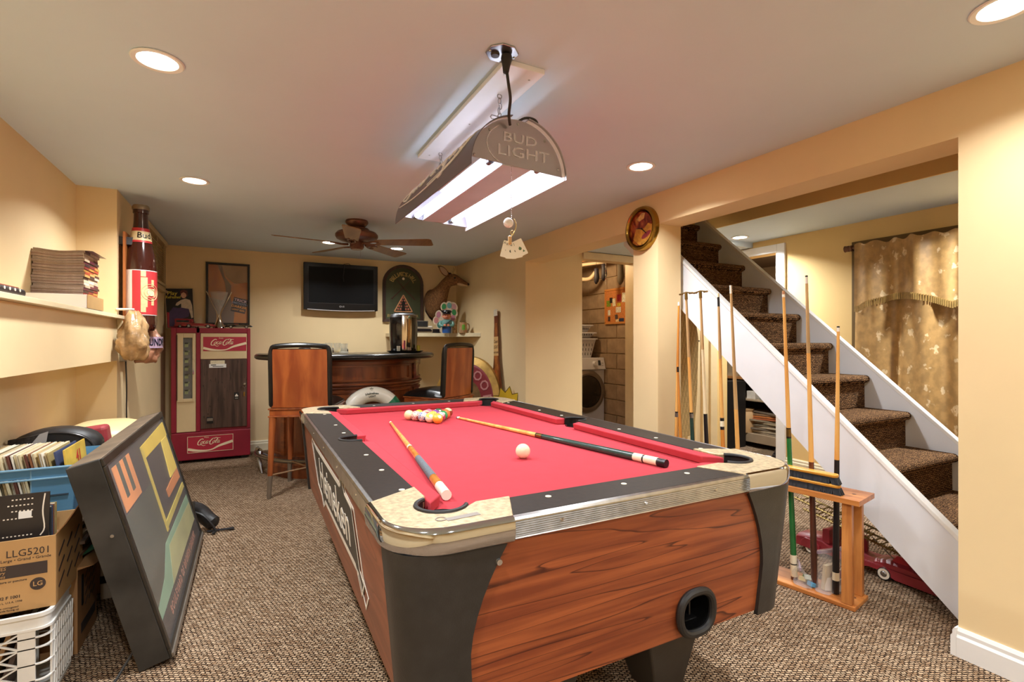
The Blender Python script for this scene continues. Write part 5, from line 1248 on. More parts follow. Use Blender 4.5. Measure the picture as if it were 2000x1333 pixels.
# ================================================================== BAR STOOLS
def make_stool(label, loc, rz):
    t = thing('bar_stool', label, 'bar stool', loc, rz, 'bar stools')
    SW = wood('stool_wood', '#8c3f1c', '#b5622e', (7, 7, 1.6), 0.3, coat=0.3)
    SWL = wood('stool_leg_wood', '#7c3a1a', '#a85b2c', (14, 14, 1.5), 0.3, coat=0.3)
    LB_ = mat('black_leather', '#1b1714', 0.3, var=0.15, scale=20, bump=0.15, bscale=50)
    bowy = lambda x: -0.235 + 0.25 * x * x
    def wx(z): return 0.205 if z > 0.78 else 0.205 + 0.03 * ((0.78 - z) / 0.1) ** 2 * (1 if z < 0.78 else 0)
    # wooden back panel, gently curved, flaring at the foot
    def ring(z):
        w_ = wx(z); lean = -0.05 * (z - 0.70); n = 8
        A = [(-w_ + 2 * w_ * i / n, bowy(-w_ + 2 * w_ * i / n) + lean, z) for i in range(n + 1)]
        return A + [(x, y + 0.02, z) for x, y, z_ in A[::-1]]
    obj('back_panel', MB().loft([ring(z) for z in (0.70, 0.72, 0.75, 0.78, 0.9, 1.0, 1.1, 1.155)]), SW, t, smooth=True, angle=40)
    # leather: roll around sides and top + front pad
    P = []
    for z in (0.705, 0.8, 0.95, 1.08): P.append((-0.222, bowy(0.22) - 0.05 * (z - 0.7) + 0.008, z))
    P += [(-0.215, bowy(0.21) - 0.01, 1.15), (-0.18, bowy(0.18) - 0.012, 1.178), (0, bowy(0) - 0.012, 1.188), (0.18, bowy(0.18) - 0.012, 1.178), (0.215, bowy(0.21) - 0.01, 1.15)]
    for z in (1.08, 0.95, 0.8, 0.705): P.append((0.222, bowy(0.22) - 0.05 * (z - 0.7) + 0.008, z))
    Q = spl(P, 4)
    obj('leather_edge', MB().tube(Q, [0.010] + [0.019] * (len(Q) - 2) + [0.010], 10), LB_, t, smooth=True)
    def ring2(z, e):
        n = 8; w_ = 0.215 - e
        A = [(-w_ + 2 * w_ * i / n, bowy(-w_ + 2 * w_ * i / n) - 0.05 * (z - 0.7) + 0.018, z) for i in range(n + 1)]
        return A + [(x, y + 0.035 + 0.02 * math.cos(x / 0.215 * PI / 2), z) for x, y, z_ in A[::-1]]
    obj('back_cushion', MB().loft([ring2(z, e) for z, e in ((0.72, 0), (0.9, 0), (1.1, 0), (1.16, 0.015))]), LB_, t, smooth=True, angle=60)
    # seat
    obj('seat_frame', MB().box(-0.232, 0.232, -0.235, 0.245, 0.635, 0.685), SW, t, bev=0.006)
    obj('frame_moulding', MB().box(-0.24, 0.24, -0.243, 0.253, 0.683, 0.695).box(-0.24, 0.24, -0.243, 0.253, 0.625, 0.637), SWL, t, bev=0.003)
    g = MB().grid(lambda u, v: (-0.23 + 0.46 * u, -0.20 + 0.475 * v, 0.705 + 0.075 * (max(0, math.sin(PI * u)) ** 0.35) * (max(0, math.sin(PI * (0.12 + 0.88 * v) )) ** 0.35)), 14, 14)
    g.box(-0.23, 0.23, -0.20, 0.255, 0.695, 0.7055)
    obj('seat_cushion', g, LB_, t, smooth=True, angle=60)
    for sx in (-1, 1):
        for sy in (-1, 1):
            x1, y1 = sx * 0.21, (-0.215 if sy < 0 else 0.225); x0, y0 = sx * 0.228, (-0.25 if sy < 0 else 0.24)
            f = 0.17 / 0.63; xm, ym = x0 + (x1 - x0) * f, y0 + (y1 - y0) * f
            lg = obj('leg', MB().tube([(x1, y1, 0.63), (xm, ym, 0.17)], [0.029, 0.019], 4 if False else 12), SWL, t, smooth=True)
            obj('ferrule', MB().tube([(xm, ym, 0.175), (x0, y0, 0.0)], [0.021, 0.0155], 12), mat('ferrule_steel', '#a09a92', 0.3, 0.9), lg, smooth=True)
    for a, b_ in (((-0.222, -0.24), (0.222, 0.235)), ((0.222, -0.24), (-0.222, 0.235))):
        obj('stretcher', MB().cyl((a[0], a[1], 0.178), (b_[0], b_[1], 0.178), 0.007, n=8), mat('stretcher_brass', '#a88a6a', 0.3, 0.8), t, smooth=True)
    return t
s1 = make_stool('wood-backed black leather bar stool seen from behind at the left end of the bar', (0.433, 4.479, 0), -math.radians(21))
dup(s1, (1.632, 4.664, 0), math.radians(33), 'wood-backed black leather bar stool turned left, right of the white ring float')

# ================================================================== CORNER SHELF
t = thing('corner_shelf', 'cream painted shelf across the back right corner under the deer head', 'shelf', (2.0, 6.1, 1.272))
obj('shelf_board', MB().prism([(1.50, 6.298), (1.50, 5.93), (2.17, 5.88), (2.438, 5.50), (2.438, 6.298)], 1.272, 1.317, 'XY'), mat('shelf_cream', '#dccda8', 0.5), t, W=True, bev=0.003)
obj('bracket', MB().box(1.72, 1.74, 5.98, 6.298, 1.24, 1.272).box(1.72, 1.74, 6.27, 6.298, 1.05, 1.24), mat('shelf_cream', '#dccda8', 0.5), t, W=True)
SZ = 1.317
t = thing('stereo_receiver', 'silver and black stereo unit lying flat on the corner shelf', 'stereo', (1.80, 6.02, SZ))
obj('case', MB().box(-0.24, 0.185, -0.11, 0.15, 0.004, 0.072), mat('stereo_silver', '#b3a892', 0.35, 0.5), t, bev=0.004)
obj('front_recess', MB().prism([(-0.235, 0.018), (0.165, 0.018), (0.172, 0.03), (0.15, 0.052), (-0.235, 0.055)], -0.114, -0.109, 'XZ'), BLK, t)
obj('foot', MB().box(-0.22, 0.17, -0.10, 0.14, 0.0, 0.004), BLK, t)
t = thing('speaker', 'black centre speaker on top of the silver stereo unit', 'speaker', (1.79, 6.0, SZ + 0.072))
obj('cabinet', MB().box(-0.145, 0.145, -0.06, 0.09, 0, 0.078), mat('speaker_case', '#6f6757', 0.4), t, bev=0.004); obj('grille', MB().box(-0.132, 0.132, -0.064, -0.06, 0.01, 0.070), mat('grille_black', '#1c1a18', 0.8, bump=0.4, bscale=600), t)
glass(1.60, 5.98, 0.035, 0.075, 'dark mug with a white rim beside the speaker on the corner shelf', m=mat('mug_dark', '#4a4550', 0.3), z=SZ + 0.072, cat='mug', name='mug', group=None)
solo('remote_box', MB().box(-0.03, 0.03, -0.02, 0.02, 0, 0.014), mat('white_plastic', '#e9e2d4', 0.4), 'small white plastic box beside the speaker on the stereo', 'box', bev=0.003).location = (1.955, 5.96, SZ + 0.072)
solo('black_box', MB().box(-0.055, 0.04, -0.04, 0.04, 0, 0.05), BLK, 'small black box between the stereo and the policeman figure', 'box', bev=0.003).location = (2.03, 5.95, SZ)
# policeman figure
t = thing('policeman_figure', 'smiling policeman figurine in a teal jacket on the corner shelf', 'figurine', (2.12, 5.80, SZ), -0.35)
SK = mat('figure_skin', '#d98a6a', 0.4); TL = mat('figure_teal', '#5f8a80', 0.4, var=0.1); BL_ = mat('figure_blue', '#1f4f8f', 0.4, var=0.1)
obj('trousers', MB().lathe([(0.001, 0), (0.052, 0), (0.055, 0.03), (0.056, 0.075), (0.05, 0.09), (0.001, 0.09)], n=20, sy=0.75), BL_, t, smooth=True)
g = MB().lathe([(0.056, 0.075), (0.062, 0.09), (0.07, 0.12), (0.06, 0.15), (0.03, 0.165), (0.001, 0.168)], n=20, sy=0.75)
obj('jacket', g, TL, t, smooth=True)
for s in (-1, 1):
    ar = obj('arm', MB().tube(spl([(s * 0.062, 0, 0.14), (s * 0.078, -0.02, 0.105), (s * 0.06, -0.045, 0.085), (s * 0.035, -0.055, 0.09)], 4), [0.02] * 5 + [0.018] * 4 + [0.014] * 4, 10), TL, t, smooth=True)
    hd_ = MB().ball((s * 0.026, -0.058, 0.092), 0.0135, 10)
    for q in range(4): hd_.tube([(s * (0.026 - 0.002), -0.066, 0.100 - q * 0.005), (s * 0.012, -0.069, 0.101 - q * 0.005), (s * 0.006, -0.066, 0.099 - q * 0.005)], [0.003, 0.0028, 0.002], 6)
    hd_.tube([(s * 0.024, -0.06, 0.102), (s * 0.016, -0.066, 0.108)], [0.0035, 0.0025], 6)
    obj('hand', hd_, SK, ar, smooth=True)
obj('sash', MB().tube(spl([(0.058, -0.025, 0.155), (0.02, -0.056, 0.13), (-0.03, -0.056, 0.10)], 4), 0.005, 6), mat('sash_dark', '#243a4a', 0.4), t, smooth=True)
hd = obj('head', MB().ball((0, -0.006, 0.205), 0.048, 20, sc=(1, 0.9, 0.95)).ball((-0.048, -0.004, 0.2), 0.012, 8).ball((0.048, -0.004, 0.2), 0.012, 8).ball((0, -0.052, 0.2), 0.008, 8), SK, t, smooth=True)
obj('eye', MB().ball((-0.016, -0.046, 0.215), 0.0045, 8, sc=(0.7, 0.6, 1.3)), BLK, hd); obj('eye', MB().ball((0.016, -0.046, 0.215), 0.0045, 8, sc=(0.7, 0.6, 1.3)), BLK, hd)
obj('mouth', MB().tube([(0.02 * math.sin(q), -0.047 - 0.001 * math.cos(q), 0.192 - 0.010 * math.cos(q)) for q in [-1 + 0.25 * k for k in range(9)]], 0.0018, 6), mat('mouth_red', '#8c2a22', 0.4), hd)
obj('hair', MB().lathe([(0.049, 0.205), (0.051, 0.22), (0.045, 0.238)], n=20, sy=0.9, a0=math.radians(-20), a1=math.radians(200)), mat('figure_hair', '#3a2016', 0.6), hd, smooth=True)
ct = obj('cap', MB().lathe([(0.001, 0.235), (0.046, 0.232), (0.048, 0.24), (0.064, 0.258), (0.06, 0.272), (0.03, 0.28), (0.001, 0.281)], n=24, sy=0.95), BLK, t, smooth=True)
obj('peak', MB().lathe([(0.045, 0.233), (0.066, 0.227), (0.066, 0.230), (0.045, 0.237)], n=12, a0=math.radians(-150), a1=math.radians(-30), sy=1.1), BLK, ct, smooth=True); obj('cap_badge', MB().ball((0, -0.056, 0.253), 0.008, 8, sc=(1, 0.4, 1.2)), mat('badge_silver', '#d8d8d8', 0.2, 0.8), ct)
# candy-balloon cardboard cut-out behind it
t = thing('balloon_cutout', 'cardboard cut-out of coloured balloons standing behind the policeman figure', 'cardboard display', (2.17, 5.93, SZ), -0.3)
bl = [(-0.13, 0.16, '#b0706a', 0.3), (-0.10, 0.23, '#a86a7a', 0.2), (-0.09, 0.10, '#2f6a5c', 0), (-0.035, 0.33, '#1f7a40', 0.2), (0.03, 0.345, '#5a8f8a', -0.2), (0.09, 0.33, '#b08080', -0.5), (0.09, 0.26, '#1f7a40', -0.5), (0.075, 0.19, '#a86a7a', -0.2), (-0.02, 0.27, '#c08a7c', 0)]
g = MB()
for x, z, c_, r_ in bl: g.prism([(x + 0.042 * math.cos(q) * math.cos(r_) - 0.055 * math.sin(q) * math.sin(-r_), z + 0.042 * math.cos(q) * math.sin(-r_) + 0.055 * math.sin(q)) for q in [2 * PI * k / 16 for k in range(16)]][::-1], 0.0, 0.003, 'XZ')
g.prism([(-0.11, 0.0), (0.11, 0.0), (0.11, 0.26), (0.04, 0.32), (-0.04, 0.31), (-0.11, 0.2)][::-1], 0.0005, 0.003, 'XZ')
obj('card', g, mat('cutout_card', '#cdb79a', 0.6, var=0.12, scale=50), t)
for i, (x, z, c_, r_) in enumerate(bl): obj('balloon', MB().prism([(x + 0.028 * math.cos(q) + 0.0, z + 0.038 * math.sin(q) + 0.3 * r_ * 0.028 * math.cos(q)) for q in [2 * PI * k / 16 for k in range(16)]][::-1], -0.0012, 0.0, 'XZ'), mat('balloon_%d' % i, c_, 0.4, var=0.1, scale=60), t)
# mug with green print
t = thing('printed_beer_mug', 'painted beer mug with a green patch at the right end of the corner shelf', 'mug', (2.30, 5.72, SZ))
obj('cup', MB().lathe([(0.001, 0), (0.05, 0), (0.052, 0.01), (0.046, 0.13), (0.040, 0.13), (0.042, 0.01), (0.001, 0.01)], n=20), swirl('mug_paint', '#8a6a48', '#b3946a', '#a56a4a', 30), t, smooth=True)
obj('print', MB().lathe([(0.0505, 0.035), (0.0485, 0.10)], n=5, a0=math.radians(-125), a1=math.radians(-80)), mat('mug_green', '#5f9a30', 0.4, var=0.2, scale=90), t)
obj('handle', MB().tube(spl([(0.046, 0, 0.11), (0.075, 0, 0.11), (0.085, 0, 0.07), (0.072, 0, 0.03), (0.048, 0, 0.03)], 4), 0.006, 8), mat('mug_handle', '#a0845c', 0.4), t, smooth=True)
t = thing('painted_tin', 'small patterned tin between the policeman figure and the mug', 'tin', (2.225, 5.80, SZ))
obj('can', MB().lathe([(0.001, 0), (0.03, 0), (0.03, 0.10), (0.001, 0.10)], n=16), swirl('tin_paint', '#b9874a', '#cfa86a', '#7c4a30', 40), t, smooth=True)
solo('wall_switch', MB().box(-0.035, 0.035, -0.008, 0, -0.055, 0.055), mat('switch_cream', '#d9c9a4', 0.4), 'cream switch plate on the back wall under the corner shelf', 'switch', bev=0.003).location = (1.70, YB - 0.001, 1.20)

# ================================================================== RIGHT OF THE BAR
t = thing('barrel_sign', 'round red beer sign with a gold rim leaning behind the right stool', 'sign', (2.04, 5.16, 0))
Fb = FR((0, 0, 0.0), (0.55, -0.83, 0), (0.16, 0.05, 1))
GR = mat('barrel_gold', '#b08a44', 0.4, 0.5, var=0.25, scale=14); MR = mat('barrel_maroon', '#8c2f33', 0.5, var=0.15)
obj('rim', MB(Fb).lathe([(0.44, 0.0), (0.52, -0.02), (0.53, -0.06), (0.50, -0.10), (0.001, -0.10), (0.001, -0.09), (0.44, -0.09), (0.44, 0)], (0, 0.54, 0), 48, sx=0.85), GR, t, smooth=True, angle=30)
obj('face', MB(Fb).lathe([(0.001, 0.0), (0.42, 0.0), (0.445, -0.005), (0.445, -0.02), (0.001, -0.02)], (0, 0.54, 0), 48, sx=0.85), MR, t)
g = MB(Fb)
for ch, a in zip('COORS', (86, 61, 36, 11, -14)):
    g.text(ch, 0.15, M=Matrix.Translation((0.345 * 0.85 * math.cos(math.radians(a)), 0.54 + 0.345 * math.sin(math.radians(a)), 0.0)) @ Matrix.Rotation(math.radians(a - 90), 4, 'Z'), th=0.004, bold=0.012)
obj('lettering', g, mat('barrel_pink', '#c98a86', 0.5), t)
obj('inner_print', MB(Fb).lathe([(0.001, 0.001), (0.26, 0.001), (0.26, 0.003), (0.001, 0.004)], (0, 0.54, 0), 32, sx=0.85), mat('barrel_brown', '#7a5a34', 0.5, var=0.3, scale=20), t)
# giant cardboard bottle
t = thing('bottle_standee', 'tall cardboard beer-bottle standee leaning on the right wall', 'cardboard display', (2.385, 4.93, 0))
Fs_ = FR((0.0, 0.0, 0.0), (0.03, -1, 0), (0.02, 0.0, 1)) @ Matrix.Rotation(0.06, 4, 'Z') @ Matrix.Diagonal((0.66, 1, 1, 1))
half = [(0.185, 0.0), (0.19, 0.50), (0.185, 0.62), (0.16, 0.76), (0.115, 0.92), (0.085, 1.04), (0.078, 1.15), (0.072, 1.32), (0.06, 1.40), (0.062, 1.42), (0.062, 1.50), (0.058, 1.55)]
P_ = half + [(-x, y) for x, y in half[::-1]]
obj('card', MB(Fs_).prism(P_, -0.004, 0.004), mat('bottle_amber_print', '#6e3315', 0.4, var=0.45, scale=9), t)
inner = [(x * 0.45 + 0.02, y) for x, y in half[:-2]] + [(-x * 0.55, y) for x, y in half[:-2][::-1]]
obj('amber_print', MB(Fs_).prism(inner, 0.004, 0.0046), mat('bottle_amber_light', '#a05a24', 0.4, var=0.4, scale=18), t)
obj('neck_label', MB(Fs_).prism([(0.083, 1.06), (0.076, 1.27), (-0.076, 1.27), (-0.083, 1.06)], 0.0046, 0.0054), mat('neck_label_tan', '#cfa368', 0.5, var=0.1), t)
obj('lettering', MB(Fs_).text('Coors', 0.055, M=Matrix.Translation((0, 1.215, 0.0054)), th=0.0008, bold=0.01).text('LIGHT', 0.055, M=Matrix.Translation((0, 1.155, 0.0054)), th=0.0008).text('BOTTLE BEER', 0.026, M=Matrix.Translation((0, 1.095, 0.0054)), th=0.0008, bold=0.01), mat('ink_brown', '#4a2c18', 0.5), t)
obj('cap', MB(Fs_).prism([(0.066, 1.50), (0.066, 1.56), (0.05, 1.572), (-0.05, 1.572), (-0.066, 1.56), (-0.066, 1.50)], 0.0046, 0.009), mat('cap_cream', '#d9cdb8', 0.4, var=0.15, scale=60), t)
obj('red_print', MB(Fs_).prism([(-0.10, 0.86), (-0.02, 0.90), (0.10, 0.50), (0.03, 0.44)], 0.0048, 0.0056), mat('print_red', '#b5392e', 0.45), t)
g = MB(Fs_).text('SILVER BULLET' if False else 'Coors LIGHT', 0.075, M=Matrix.Translation((-0.0, 0.67, 0.0058)) @ Matrix.Rotation(math.radians(-72), 4, 'Z'), th=0.0008, bold=0.03, sx=0.95)
obj('lettering', g, FER, t)
obj('blue_print', MB(Fs_).prism([(-0.18, 0.02), (0.02, 0.02), (-0.02, 0.22), (-0.17, 0.2)], 0.0048, 0.006), mat('print_navy', '#1c2a3c', 0.5), t)
t = thing('starburst_sign', 'yellow jagged starburst sign propped low by the right wall behind the table', 'sign', (2.345, 4.68, 0))
Fy = FR((0.0, 0.0, 0.0), (0.40, -0.915, 0), (0.05, 0.05, 1))
P_ = []
for k in range(22):
    a = 2 * PI * k / 22; r_ = (0.25 if k % 2 else 0.185); P_.append((r_ * 0.9 * math.cos(a), 0.50 + r_ * math.sin(a)))
obj('panel', MB(Fy).prism(P_, -0.004, 0.004), mat('starburst_yellow', '#d9b32c', 0.4, var=0.06), t)
obj('outline', MB(Fy).ribbon(P_ + [P_[0]], 0.005, 0.0012, M=Matrix.Translation((0, 0, 0.004))), mat('starburst_dark', '#5a4718', 0.5), t)
g = MB(Fy).text('BOCK', 0.10, M=Matrix.Translation((0, 0.56, 0.004)), th=0.002, bold=0.01).text('IS AD', 0.10, M=Matrix.Translation((0, 0.46, 0.004)), th=0.002, bold=0.01)
obj('lettering', g, mat('starburst_ink', '#3c2d12', 0.5), t)
obj('stand', MB(Fy).box(-0.05, 0.05, 0.0, 0.34, -0.03, -0.004), mat('starburst_dark', '#5a4718', 0.5), t)
solo('dark_box', MB().box(-0.05, 0.05, -0.05, 0.05, 0, 0.60), mat('box_navy', '#20222c', 0.5, var=0.1), 'dark narrow box standing right of the yellow starburst sign', 'box', bev=0.004).location = (2.375, 4.40, 0)

# ================================================================== LEFT WALL
t = thing('window_blind', 'beige venetian blind over the small high window on the left wall', 'window blind', (XL, 5.53, 1.75))
BL = mat('blind_beige', '#cdb78c', 0.5, var=0.03)
obj('head_rail', MB().box(0.002, 0.05, -0.55, 0.52, 0.405, 0.45), BL, t, bev=0.003)
for i in range(17):
    z = 0.04 + i * 0.0215
    o = obj('slat', MB().hexa([(0.012, -0.54, z + 0.008), (0.034, -0.54, z - 0.008), (0.034, 0.51, z - 0.008), (0.012, 0.51, z + 0.008)], [(0.012, -0.54, z + 0.0092), (0.034, -0.54, z - 0.0068), (0.034, 0.51, z - 0.0068), (0.012, 0.51, z + 0.0092)]), BL, t)
obj('bottom_rail', MB().box(0.006, 0.04, -0.54, 0.51, 0.005, 0.03), BL, t, bev=0.003)
for y in (-0.42, -0.02, 0.40): obj('ladder_cord', MB().box(0.034, 0.037, y - 0.006, y + 0.006, 0.02, 0.42), BL, t)
wm = MB(); 
for a, b_, c_, d_ in ((-0.58, 0.55, -0.03, 0.0), (-0.58, -0.55, -0.03, 0.45), (0.52, 0.55, -0.03, 0.45)): wm.box(0.0, 0.03, a, b_, c_, d_)
wo = struct('window_1', MB([None][0]), BL) if False else None
wm.v = [(x + XL, y + 5.53, z + 1.75) for x, y, z in wm.v]
struct('window_1', wm, mat('window_trim_beige', '#bfa77c', 0.5), 'beige trim of the high basement window')
obj('window_sill', MB().box(XL, XL + 0.045, 4.93, 6.10, 1.70, 1.722), mat('window_trim_beige', '#bfa77c', 0.5), bpy.data.objects['window_1'])
# light-up bottle sign
t = thing('bottle_sign', 'giant brown plastic beer-bottle wall sign with a red label on the left wall', 'sign', (-0.664, 4.25, 1.29))
AMB = mat('amber_plastic', '#3a1710', 0.12, var=0.25, scale=6, coat=0.6)
obj('bottle', MB().lathe([(0.001, 0), (0.075, 0.0), (0.086, 0.02), (0.09, 0.05), (0.09, 0.42), (0.082, 0.50), (0.062, 0.60), (0.048, 0.68), (0.042, 0.74), (0.04, 0.80), (0.046, 0.805), (0.046, 0.83), (0.001, 0.83)], n=36), AMB, t, smooth=True, angle=50)
obj('cap', MB().lathe([(0.001, 0.83), (0.05, 0.828), (0.052, 0.845), (0.044, 0.86), (0.001, 0.862)], n=24), mat('cap_silver', '#9c8a76', 0.3, 0.8), t, smooth=True, angle=40)
A0, A1 = math.radians(-175), math.radians(45)
RL = mat('label_red', '#c4363a', 0.4, var=0.06); WL = mat('label_white', '#ece6e0', 0.4); TLb = mat('label_tan', '#dcbf8c', 0.45, var=0.12, scale=60)
def wrapbox(r, a0, a1, z0, z1): return MB().lathe([(r, z0), (r, z1)], n=20, a0=math.radians(a0), a1=math.radians(a1))
lb = obj('label', wrapbox(0.0915, -160, 60, 0.105, 0.41), WL, t, smooth=True)
obj('label_red_field', wrapbox(0.0925, -112, 60, 0.11, 0.405), RL, lb, smooth=True)
obj('label_banner', wrapbox(0.0935, -82, -58, 0.16, 0.36), TLb, lb, smooth=True)
for zc_, a in ((0.145, -80), (0.385, -80)): obj('label_patch', wrapbox(0.0935, a - 2, a + 16, zc_ - 0.02, zc_ + 0.02), TLb, lb, smooth=True)
g = MB()
for k in range(3):
    rr = 0.055 - k * 0.016
    pts = [(0.0945 * math.cos(math.radians(-45) + rr * math.cos(q) / 0.09), 0.0945 * math.sin(math.radians(-45) + rr * math.cos(q) / 0.09), 0.26 + rr * math.sin(q)) for q in [2 * PI * i / 24 for i in range(25)]]
    g.tube(pts, 0.002, 5)
obj('label_seal', g, TLb, lb, smooth=True)
obj('label_seal_disc', wrapbox(0.0934, -62, -28, 0.235, 0.285), mat('label_cream_disc', '#e8d3a4', 0.45, var=0.3, scale=120), lb, smooth=True)
for dz, da in ((0.065, 18), (-0.065, 18)): obj('label_banner', wrapbox(0.0933, -45 - 10 + (12 if dz > 0 else 12), -45 + 14, 0.26 + dz - 0.022, 0.26 + dz + 0.022), TLb, lb, smooth=True)
obj('neck_label', MB().lathe([(0.0655, 0.60), (0.0605, 0.625), (0.0525, 0.68), (0.050, 0.70)], n=20, a0=A0, a1=math.radians(80)), RL, t, smooth=True)
obj('neck_label_band', MB().lathe([(0.0635, 0.614), (0.0545, 0.677)], n=20, a0=A0, a1=math.radians(80)), mat('label_band', '#e4cf9f', 0.45), t, smooth=True)
v_, f_ = text_geo('Bud', 'CENTER', 0, 0.01, 'CENTER', 1.0); g = MB()
sz = 0.055
g.add([((0.0598) * math.cos(math.radians(-62) + p[0] * sz / 0.06) * (1 + 0.01 * p[2]) * (1 - (p[1] * sz) * 2.2), (0.0598) * math.sin(math.radians(-62) + p[0] * sz / 0.06) * (1 + 0.01 * p[2]) * (1 - (p[1] * sz) * 2.2), 0.647 + p[1] * sz) for p in v_], f_)
obj('lettering', g, mat('ink_black', '#141210', 0.4), t)
obj('backing_board', MB().box(-0.085, -0.072, -0.085, 0.085, 0.0, 0.66), mat('backing_orange', '#a8622f', 0.5), t)
obj('standoff', MB().cyl((-0.117, -0.1, 0.14), (-0.02, -0.1, 0.14), 0.008, n=8).cyl((-0.117, 0.1, 0.14), (-0.02, 0.1, 0.14), 0.008, n=8), FER, t, smooth=True)
obj('transformer', MB().box(-0.116, -0.03, -0.05, 0.06, 0.58, 0.63), mat('dark_grey', '#4a4c50', 0.5), t)
# crumpled plastic sacks hanging below it
def bag(name, label, loc, rx, ry, h, m, seed, prints=None, tie=False):
    rnd = random.Random(seed); t = thing(name, label, 'plastic bag', loc)
    rings = []; n = 40
    ph = [rnd.uniform(0, 6.28) for _ in range(8)]
    for k in range(25):
        f = k / 24; s = math.sin(PI * min(1, 0.10 + f * 0.85)) ** 0.5 * (1.0 - 0.35 * f)
        rings.append([(rx * s * (1 + 0.12 * math.sin(3 * a + ph[0] + 7 * f) + 0.10 * math.sin(6 * a + ph[1] - 13 * f) + 0.06 * math.sin(11 * a + ph[2] + 24 * f)) * math.cos(a),
                       ry * s * (1 + 0.10 * math.sin(4 * a + ph[3] + 6 * f) + 0.06 * math.sin(9 * a + ph[4])) * math.sin(a), h * f + 0.008 * math.sin(5 * a + ph[5])) for a in [2 * PI * i / n for i in range(n)]])
    obj('sack', MB().loft(rings), m, t, smooth=True, angle=70)
    return t
b = bag('plastic_sack', 'crumpled tan plastic sack hanging at the end of the shelf below the bottle sign', (-0.665, 4.02, 1.10), 0.095, 0.11, 0.31, mat('sack_tan', '#a8865c', 0.22, var=0.4, scale=22, bump=1.0, bscale=34), 3)
b = bag('printed_bag', 'printed plastic bag with pink and white lettering behind the tan sack', (-0.655, 4.40, 1.07), 0.10, 0.12, 0.28, mat('sack_print', '#a8775c', 0.3, var=0.45, scale=12, bump=0.7, bscale=24), 5)
obj('printed_band', MB().loft([[(0.098 * math.cos(a), 0.118 * math.sin(a), 0.10) for a in [math.radians(-110 + 12 * i) for i in range(12)]], [(0.098 * math.cos(a), 0.118 * math.sin(a), 0.18) for a in [math.radians(-110 + 12 * i) for i in range(12)]]], closed=False, caps=False), mat('print_lilac', '#b59ab0', 0.4, var=0.25, scale=30), b, smooth=True)
v_, f_ = text_geo('LAUNDRY', 'CENTER', 0, 0.02, 'CENTER', 1.0)
g = MB().add([(0.101 * math.cos(math.radians(-45) + p[0] * 0.045 / 0.11), 0.121 * math.sin(math.radians(-45) + p[0] * 0.045 / 0.11), 0.14 + p[1] * 0.07) for p in v_], f_)
obj('lettering', g, mat('print_navy2', '#2c3048', 0.5), b)
t = thing('wall_outlet', 'small outlet box on the left wall behind the tan sack', 'outlet', (XL, 4.25, 1.14))
obj('cover', MB().box(0.0, 0.03, -0.04, 0.04, -0.06, 0.06), mat('outlet_brown', '#7a6a50', 0.5), t, bev=0.004)
solo('power_cable', MB().tube(spl([(XL + 0.02, 4.30, 1.08), (XL + 0.018, 4.34, 0.9), (XL + 0.012, 4.37, 0.7), (XL + 0.012, 4.42, 0.5), (XL + 0.012, 4.47, 0.3), (XL + 0.02, 4.47, 0.05)], 5), 0.0045, 8), CORD, 'thin black cord hanging down the left wall below the sack', 'cable', smooth=True)

ORD = 'first second third fourth fifth sixth seventh eighth ninth tenth eleventh twelfth thirteenth fourteenth fifteenth sixteenth seventeenth eighteenth nineteenth twentieth'.split(); ORD += ['twenty-' + o for o in ORD[:9]] + ['thirtieth'] + ['thirty-' + o for o in ORD[:9]] + ['fortieth'] + ['forty-' + o for o in ORD[:9]]
# shelf board along the left niche
t = thing('ledge_shelf', 'long cream shelf board along the left wall ledge', 'shelf', (XL, 1.0, 1.364))
obj('shelf_board', MB().box(-0.205, 0.037, -3.19, 3.2, 0.001, 0.023), mat('shelf_cream2', '#e8d7ae', 0.4, var=0.03), t, bev=0.002)
obj('bracket', MB().prism([(3.13, 0.0), (3.19, 0.0), (3.16, -0.09)], 0.002, 0.03, 'YZ'), mat('shelf_cream2', '#e8d7ae', 0.4), t)
SH = 1.387
t = thing('flat_white_box', 'flat white cardboard box with a brown end lying under the magazines', 'box', (-0.862, 3.30, SH))
obj('lid', MB().box(-0.123, 0.12, 0, 0.32, 0.002, 0.072), mat('box_white', '#efe9e2', 0.45, var=0.03), t, bev=0.003)
obj('end', MB().box(0.1205, 0.123, 0.002, 0.318, 0.003, 0.070), mat('card_brown', '#b8925c', 0.6, var=0.08), t)
solo('loose_paper', MB().box(-0.075, 0.035, -0.06, 0.20, 0, 0.0018), mat('paper_grey', '#b8aa98', 0.6), 'loose sheet of paper sticking out under the white box', 'paper').location = (-0.775, 3.34, SH + 0.0002)
